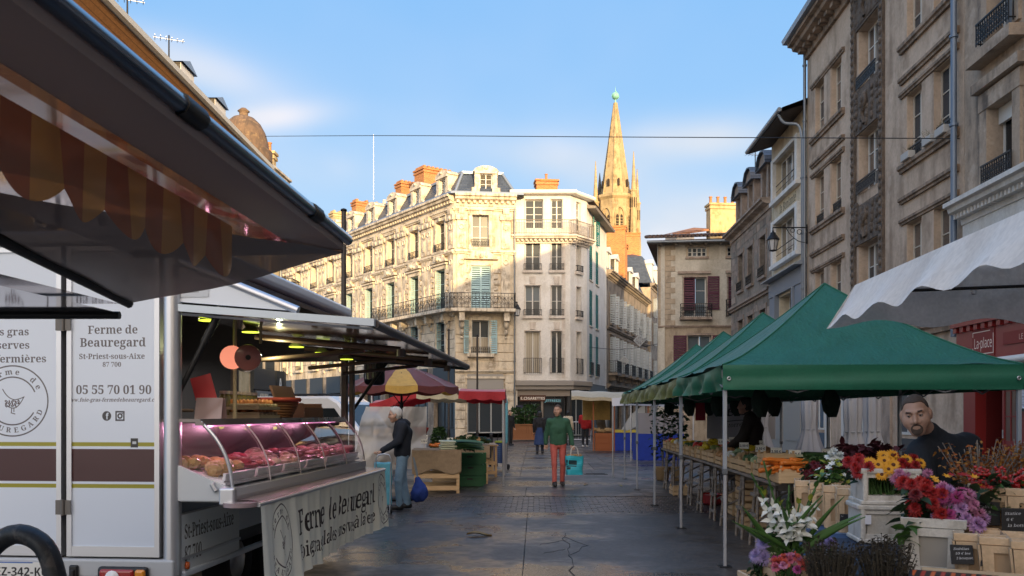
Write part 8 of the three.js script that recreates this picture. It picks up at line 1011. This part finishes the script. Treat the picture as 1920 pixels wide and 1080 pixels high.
{
  const red = strp([.42, .02, .03]), cream = strp([.55, .49, .34]), t = thing('striped_canopy', 'red and cream striped stall canopy with scalloped valance over the leeks', 'canopy', [-3.1, 0, -18.6]), W = 2.95, D = 3.2, bays = [[0, .345, red], [.345, .655, cream], [.655, 1, red]], hy = (u) => 1.80 + .28 * sm(cl(u / .33)) - .05 * cl(u - .4);
  for (const [a, b, m] of bays) { mesh('canopy_stripe', [grid(8, 8, (u, v) => { const x = mix(a, b, u); return [x * W, hy(x) + .1 * Math.sin(Math.PI * v) - .02 * Math.sin(u * 3.1) , -v * D]; })], m, t); mesh('valance', [grid(24, 4, (u, v) => { const x = mix(a, b, u); return [x * W, hy(x) - v * (.16 + .035 * Math.abs(Math.sin(x * Math.PI * 9))), .012 + .02 * Math.sin(x * 40) * v]; })], m, t); mesh('valance', [grid(24, 4, (u, v) => { const x = mix(a, b, u); return [x * W, hy(x) - v * (.2 + .035 * Math.abs(Math.sin(x * Math.PI * 9))), -D - .012]; })], m, t); }
  mesh('side_valance', [grid(24, 3, (u, v) => [W + .012, hy(1) - v * (.2 + .035 * Math.abs(Math.sin(u * Math.PI * 8))), -u * D])], red, t); mesh('side_valance', [grid(24, 3, (u, v) => [-.012, hy(0) - v * (.2 + .035 * Math.abs(Math.sin(u * Math.PI * 8))), -u * D])], red, t);
  for (const [x, z] of [[.04, -.03], [W - .04, -.03], [.04, -D + .03], [W - .04, -D + .03]]) mesh('leg', [rod([x, 0, z], [x, 1.98, z], .022)], MT.alu, t); mesh('rail', [rod([W - .04, 2.0, -.03], [W - .04, 2.0, -D + .03], .015)], MT.alu, t);
  const sh = thing('side_sheet', 'crumpled translucent plastic sheet hanging at the left of the striped stall', 'sheet', [-3.05, 0, -17.7], .1); mesh('sheet', [grid(30, 24, (u, v) => [u * 1.25 - .25 * (1 - v) * (1 - u) + .03 * n3(u * 5, v * 5, 1), mix(.42, 1.72, v), .1 * n3(u * 4, v * 4, 7) + .05 * Math.abs(n3(u * 11, v * 6, 3)) + .35 * (1 - v) * (1 - u)])], M([.55, .52, .48], .35, { transmission: .45, bumpMap: NOISE, bumpScale: .01 }), sh);
}
{
  const hess = cloth([.30, .22, .14], { sheen: 0 }), tb = (l, p, w, d, h, drop) => { const t = thing('produce_table', l, 'table', p, .08); mesh('table_top', [rbx(w, .03, d, 0, h - .02, 0, .006)], MT.wood, t); if (drop) mesh('hessian_cloth', [sdfGeo(fold((x, y, z) => { const a = Math.max(Math.abs(x) - w / 2 - .012, Math.abs(z) - d / 2 - .012, y - h - .022, h - drop + .05 * Math.sin(x * 9 + z * 4) - y), b = Math.max(Math.abs(x) - w / 2 + .02, Math.abs(z) - d / 2 + .02, y - h + .02); return Math.max(a, -b); }, .004, 12), [-w / 2 - .06, h - drop - .12, -d / 2 - .06], [w / 2 + .06, h + .05, d / 2 + .06], .016)], hess, t); for (const [x, z] of [[1, 1], [-1, 1], [1, -1], [-1, -1]]) mesh('leg', [bar(x * (w / 2 - .06) - .03, x * (w / 2 - .06) + .03, 0, h - .04, z * (d / 2 - .06) - .03, z * (d / 2 - .06) + .03)], MT.wood, t); for (const y of [.06, .3]) for (const z of [-1, 1]) mesh('shelf_board', [rbx(w - .06, .09, .02, 0, y + .045, z * (d / 2 - .02), .004)], MT.wood, t); return t; };
  tb('hessian covered wooden table carrying the leeks', [-1.52, 0, -17.3], .95, 1.0, .84, .42); tb('wooden table behind the green crates', [-1.2, 0, -19.6], 1.3, 1.2, .82, .3); tb('wooden produce table at the far end of the striped stall', [-.95, 0, -22], 1.1, 1.6, .8, 0);
  const lk = thing('leek_bundle', 'white ended leeks piled across the hessian table', 'vegetables', [-1.42, .88, -17.15], -1.45); for (let i = 0; i < 60; i++) { const q = mesh('leek', prodG.leekW, MG.leekW, lk, -.32 + (i % 15) * .045, Math.floor(i / 15) * .045, rr(-.05, .05), Math.PI + rr(-.08, .08)); q.scale.set(1.2, 1.2, 1.3); for (let k = 0; k < 2; k++) { const m = mesh('leek_leaf', prodG.leekG, k ? MG.leekG : MG.leafD, q, 0, k * .01, 0, (k - .5) * .15); m.scale.set(1.1, 1, 1.1); } }
  const gm = M([.006, .085, .03], .45, { bumpMap: NOISE, bumpScale: .001 }), cw = .56, cd = .4, chh = .235;
  const mk = (l) => { const t = thing('green_crate', l, 'crate', [0, 0, 0], .06, 'green plastic crates'); mesh('side_wall', [...[1, -1].map((s) => bar(-cw / 2, cw / 2, .01, chh - .03, s * cd / 2 - .008, s * cd / 2 + .008)), ...[1, -1].map((s) => bar(s * cw / 2 - .008, s * cw / 2 + .008, .01, chh - .03, -cd / 2 + .009, cd / 2 - .009)), bar(-cw / 2 + .01, cw / 2 - .01, .0, .02, -cd / 2 + .01, cd / 2 - .01)], gm, t); mesh('rim', [rbx(cw + .03, .035, .03, 0, chh - .018, cd / 2, .008), rbx(cw + .03, .035, .03, 0, chh - .018, -cd / 2, .008), rbx(.03, .035, cd - .03, cw / 2, chh - .018, 0, .008), rbx(.03, .035, cd - .03, -cw / 2, chh - .018, 0, .008)], gm, t); stuff(mesh('rib', [-.24, -.12, .12, .24].map((x) => bar(x - .012, x + .012, .015, chh - .035, cd / 2 + .008, cd / 2 + .018)).concat([-.1, .1].map((z) => bar(cw / 2 + .008, cw / 2 + .018, .015, chh - .035, z - .012, z + .012))), gm, t)); mesh('hand_hole', [rbx(.12, .035, .008, 0, chh - .07, cd / 2 + .009, .003)], MT.black, t); return t; };
  const g0 = mk('green plastic crate at the bottom of the front stack'); g0.position.set(-.92, 0, -18.6); [[-.91, 1, -18.6, 'green plastic crate in the middle of the front stack'], [-.92, 2, -18.6, 'green plastic crate on top of the front stack'], [-.88, 0, -19.1, 'green plastic crate at the bottom of the second stack behind'], [-.87, 1, -19.1, 'green plastic crate in the middle of the second stack behind'], [-.88, 2, -19.1, 'green plastic crate on top of the second stack behind']].forEach(([x, k, z, l]) => copy(g0, l, [x, k * .24, z], .06 + rr(-.03, .03)));
  const lf = thing('chard_bunch', 'dark green leafy vegetables spilling over the table edge above the crates', 'vegetables', [-1.05, .86, -18.0], 0); foliage('leaves', lf, MG.leafD, 420, () => [rr(-.4, .35), rr(0, .12), rr(-.5, .4)], .06, .16); foliage('pale_leaves', lf, MG.leaf, 160, () => [rr(-.3, .3), rr(.04, .14), rr(-.4, .3)], .05, .12);
  const hb = thing('herb_pot', 'tall bushy green herb plant on the back table', 'plant', [-1.62, .84, -19.0], 0); foliage('leaves', hb, MG.leaf, 700, () => { const y = rr(0, .42), r = .2 * (1 - y * 1.3), a = rr(0, 6.3); return [r * Math.cos(a), y, r * Math.sin(a)]; }, .03, .09); mesh('stem', [rod([0, 0, 0], [0, .35, 0], .02, .008)], MG.leafD, hb);
  const rb = thing('red_bowl', 'bright red plastic bowl on the back table left of the herbs', 'bowl', [-2.05, 1.06, -19.2], 0); mesh('bowl', [T(lathe([[0, 0], [.1, 0], [.17, .16], [.185, .2], [.175, .2], [.095, .012], [0, .012]], 20))], M([.42, .02, .02], .35), rb); mesh('stand', [rod([0, -.2, 0], [0, 0, 0], .05, .05, 10)], MT.black, rb);
  const cr = thing('carrot_bunch', 'carrots lying on the back table below the herbs', 'vegetables', [-1.5, .85, -18.4], .3); for (let i = 0; i < 20; i++) { const m = mesh('carrot', prodG.carrot, MG.carrot, cr, rr(-.18, .18), .02 + rr(0, .05), rr(-.1, .1)); m.rotation.set(0, rr(-.5, .5), 1.5); m.scale.setScalar(1.3); }
  crate('pale wooden crate on the back table above the green crates', [-1.05, .83, -20.0], .1, { w: .6, d: .4, h: .16 }); for (const [x, z, m, l] of [[-1.2, -21.6, MG.pepper, 'yellow and orange squash on the farthest produce table'], [-.8, -21.5, MG.leaf, 'green cabbages on the farthest produce table'], [-1.05, -20, MG.leafD, 'dark greens in the pale crate on the back table']]) produce('vegetable', l, 'vegetables', [x, z < -21 ? .83 : .93, z], 0, 16, prodG.ball, [m], .22, .2, .07, .09);
  [[-1.75, .98, -17.0, 'white price card leaning on the leeks'], [-1.3, .98, -17.9, 'white price card among the dark leaves above the green crates'], [-1.0, 1.0, -19.8, 'white price card on the pale wooden crate of the back table'], [-1.9, 1.02, -18.6, 'white price card below the red bowl']].forEach(([x, y, z, l]) => priceCard(l, [x, y, z], .1));
  const t = thing('shopping_trolley', 'blue checked wheeled shopping trolley bag standing beside the produce tables', 'trolley bag', [-.33, 0, -23.8], -.35), ck = canvasTex(128, 256, (c, W, H) => { c.fillStyle = '#1d3562'; c.fillRect(0, 0, W, H); for (let j = 0; j < 20; j++) for (let i = 0; i < 10; i++) { c.fillStyle = (i + j) % 2 ? '#5f7fae' : '#15264a'; c.fillRect(i * 13 + 2, j * 13 + 2, 8, 8); } }); mesh('bag', [own(grid(20, 10, (u, v) => { const a = u * Math.PI * 2, e = (x) => Math.sign(x) * Math.pow(Math.abs(x), .5), k = 1 + .05 * Math.sin(v * 5); return [.17 * k * e(Math.cos(a)), .2 + v * .55, .13 * k * e(Math.sin(a))]; })), T(box(.3, .01, .22), 0, .752, 0), T(box(.3, .01, .22), 0, .205, 0)], M(W1, .7, { map: ck }), t); mesh('frame', [tube([[-.14, .1, -.15], [-.14, .9, -.17], [-.1, 1.02, -.2], [.1, 1.02, -.2], [.14, .9, -.17], [.14, .1, -.15]], .01, 5), rod([-.1, .02, .12], [-.1, .2, .1], .01)], MT.iron, t); for (const x of [-.19, .19]) mesh('wheel', [ring(.065, .022, x, .088, -.14, 0, Math.PI / 2)], MT.black, t); mesh('yellow_top', [T(rbx(.26, .06, .2, 0, .79, 0, .02))], M([.30, .36, .05], .7), t);
  const tp = thing('furled_parasol', 'slim turquoise furled parasol standing upright at the street edge of the striped stall', 'parasol', [-.16, 0, -23.6], 0); mesh('cloth', [T(lathe([[.02, .75], [.05, .8], [.055, 1.4], [.045, 1.9], [.02, 2.0], [0, 2.02]], 8))], strp([.14, .42, .52]), tp); mesh('pole', [rod([0, 0, 0], [0, .8, 0], .018)], MT.alu, tp);
}
{ // white van behind the trailer
  const t = thing('white_van', 'white delivery van with dark side windows parked behind the striped stall', 'van', [-5.4, 0, -23.6], -.35), pf = [[-1.9, .35], [1.9, .35], [2.25, .42], [2.3, .95], [1.75, 1.15], [1.15, 1.85], [.9, 1.98], [-1.85, 1.98], [-1.95, 1.8]];
  mesh('body', [T(ext(pf, 1.6, [], .06), 0, 0, -.8)], M([.62, .65, .70], .25, { clearcoat: .6 }), t); for (const s of [-1, 1]) { mesh('side_window', [T(ext([[.55, 1.15], [1.55, 1.15], [1.1, 1.72], [.55, 1.72]], .01), 0, 0, s * .872)], MT.g1, t); mesh('side_window', [T(ext([[-1.6, 1.15], [.35, 1.15], [.35, 1.72], [-1.6, 1.72]], .01), 0, 0, s * .872)], MT.g1, t); } mesh('windscreen', [T(box(.02, .78, 1.4), 1.5, 1.52, 0, 0, 0, .71)], MT.g2, t); for (const x of [-1.25, 1.45]) for (const z of [-.8, .8]) { const w = mesh('wheel', [T(lathe([[.16, -.09], [.29, -.1], [.32, 0], [.29, .1], [.16, .09]], 18), x, .32, z, Math.PI / 2)], MT.black, t); mesh('rim', [T(lathe([[0, .09], [.17, .07], [.17, -.07], [0, -.09]], 14), x, .32, z, Math.PI / 2)], MT.alu, w); } for (const z of [-.6, .6]) mesh('headlight', [rbx(.1, .16, .3, 2.26, .85, z, .04)], M([.7, .72, .75], .1, { clearcoat: 1 }), t); mesh('roof_rack', [rod([-1.2, 2.1, -.5], [.6, 2.1, -.5], .02), rod([-1.2, 2.1, .5], [.6, 2.1, .5], .02), rod([-1.1, 2.1, -.6], [-1.1, 2.1, .6], .02), rod([.4, 2.1, -.6], [.4, 2.1, .6], .02)], MT.iron, t);
}
// street furniture
const pole = (l, x, z, h, r) => { const t = thing('street_pole', l, 'pole', [x, 0, z]); mesh('shaft', [rod([0, 0, 0], [0, h, 0], r, r * .8, 12)], M([.045, .038, .035], .5), t); mesh('base', [T(lathe([[0, 0], [r * 2.4, 0], [r * 2, .25], [r * 1.3, .9], [r, 1]], 12))], MT.iron, t); mesh('cap', [T(lathe([[0, .05], [r, .03], [r * 1.1, 0], [0, -.01]], 12), 0, h, 0)], MT.iron, t); };
pole('plain dark street pole rising behind the trailer awning', -2.78, -14.1, 4.92, .05); pole('thin dark pole before the chamfered shop window', -1.22, -30, 4.3, .04); pole('thin dark pole left of the cream shop front, beyond the parasol', -2.3, -31, 4.6, .045);
for (const [x, z, l] of [[-.62, -25.6, 'black street bollard beside the shopping trolley'], [-3.2, -31, 'black street bollard among the far left stalls']]) { const t = thing('bollard', l, 'bollard', [x, 0, z]); mesh('post', [T(lathe([[0, 0], [.07, 0], [.06, .08], [.045, .12], [.045, .9], [.055, .92], [.05, .98], [0, 1.0]], 12))], MT.iron, t); }
{ // wooden planter with shrubs
  const t = thing('planter', 'slatted wooden street planter with leafy green shrubs before the white corner building', 'planter', [.72, 0, -49.6], .05), w = M(W1, .75, { map: MT.wood.map, color: lin(.5, .3, .22) }); for (const s of [1, -1]) for (let i = 0; i < 11; i++) mesh('slat', sl(.125, .8, .03), w, t, -.72 + i * .144, .52, s * .6); for (const s of [1, -1]) for (let i = 0; i < 8; i++) mesh('slat', sl(.03, .8, .125), w, t, s * .8, .52, -.5 + i * .143); mesh('rim', [bar(-.86, .86, .92, .98, -.66, .66), bar(-.82, .82, .08, .14, -.62, .62)], w, t);
  foliage('low_leaves', t, MG.leafD, 260, () => [rr(-.75, .75), rr(.95, 1.2), rr(-.5, .5)], .1, .25); foliage('leaves', t, MG.leaf, 420, () => { const k = R() < .5; const a = rr(0, 6.3), y = rr(0, 1), r = (.55 - .3 * Math.abs(y - .5)) * Math.sqrt(R()); return [(k ? -.35 : .35) + r * Math.cos(a), 1.2 + y * (k ? .7 : .95), r * Math.sin(a) * .8]; }, .12, .28); mesh('stems', [-.6, -.3, 0, .25, .55].map((x) => rod([x, .9, 0], [x * 1.1, 1.9, .1], .03, .012)), MT.woodGrey, t);
}
{ const t = thing('crowd_barrier', 'grey metal crowd barrier behind the person in the red jacket', 'barrier', [3.2, 0, -45.5], .05); mesh('frame', [tube([[-1, .1, 0], [-1, 1.0, 0], [-.9, 1.08, 0], [.9, 1.08, 0], [1, 1.0, 0], [1, .1, 0]], .022, 6, 40), rod([-1, .2, 0], [1, .2, 0], .018)], MT.alu, t); mesh('bars', Array.from({ length: 14 }, (_, i) => rod([-.9 + i * .138, .2, 0], [-.9 + i * .138, 1.08, 0], .009, .009, 5)), MT.alu, t); for (const x of [-.7, .7]) mesh('foot', [bar(x - .03, x + .03, .0, .04, -.3, .3), bar(x - .02, x + .02, .04, .2, -.02, .02)], MT.alu, t); }
{ // far stall with blue cloth
  const t = thing('far_stall', 'far market stall with blue cloth, orange frame and cream awning', 'market stall', [4.75, 0, -36.6], -.06), or = M([.26, .075, .02], .7), bl = cloth([.01, .035, .30]);
  mesh('counter_cloth', [sdfGeo(fold((x, y, z) => Math.max(Math.abs(x - .25) - .62, Math.abs(y - .42) - .42, Math.abs(z) - .5) - .01, .012, 7), [-.5, -.05, -.6], [1, .95, .6], .03)], bl, t); mesh('yellow_band', [bar(-.36, .86, .78, .9, .52, .535)], M([.45, .36, .05], .7), t); mesh('crate_base', [bar(-1.2, -.45, 0, .75, -.5, .45), ...[0, 1, 2].map((k) => bar(-1.19, -.46, .08 + k * .24, .26 + k * .24, .45, .47))], or, t); mesh('frame_post', [-1.3, -.42, 1.0].map((x) => bar(x, x + .05, 0, 2.1, .5, .55)), or, t); mesh('red_rail', [bar(-.5, 1.05, 1.98, 2.06, .5, .56)], M([.35, .03, .02], .6), t);
  mesh('awning', [grid(12, 6, (u, v) => [mix(-2.2, 1.3, u), 2.3 + .28 * Math.sin(Math.PI * v) - .12 * u + .02 * Math.sin(u * 21), mix(.9, -1.6, v)]), grid(24, 2, (u, v) => [mix(-2.2, 1.3, u), 2.3 - .12 * u - v * .14 + .02 * Math.sin(u * 21), .91])], strp([.5, .43, .30]), t); mesh('inner_cloth', [grid(10, 4, (u, v) => [mix(-1.7, -.5, u), mix(1.3, 2.2, v), -.8 + .05 * Math.sin(u * 14)])], strp([.3, .19, .05]), t); mesh('hanging_sheet', [tri([[.9, 2.0, .52], [.3, 1.55, .54], [-.1, .9, .56], [.15, .86, .56], [.9, 1.2, .53]], [[0, 1, 2, 3, 4]])], M([.5, .54, .58], .4, { transmission: .4 }), t);
  const pr = thing('vegetable_heap', 'mixed produce on the far stall beside the blue cloth', 'vegetables', [3.95, .8, -36.5], 0); stuff(mesh('vegetables', Array.from({ length: 30 }, () => T(lumpG[0].clone(), rr(-.4, .4), rr(0, .12), rr(-.4, .4), 0, 0, 0, .07)), MG.potato, pr));
  const t2 = thing('far_stall', 'pale far stall with clear plastic front just behind the last green tent leg', 'market stall', [4.3, 0, -29.2], 0); mesh('counter', [bar(-.1, 1.5, 0, .9, -.5, .4)], bl, t2); mesh('clear_screen', [bar(-.1, 1.5, .9, 1.6, .38, .4)], M([.5, .5, .55], .2, { transmission: .6 }), t2); mesh('white_roof', [bar(-.4, 1.9, 1.95, 2.1, -.8, .6)], strp([.5, .5, .56], .2), t2); for (const x of [-.3, 1.8]) mesh('leg', [rod([x, 0, .5], [x, 1.95, .5], .025)], MT.alu, t2);
}
renderer.render(scene, camera);
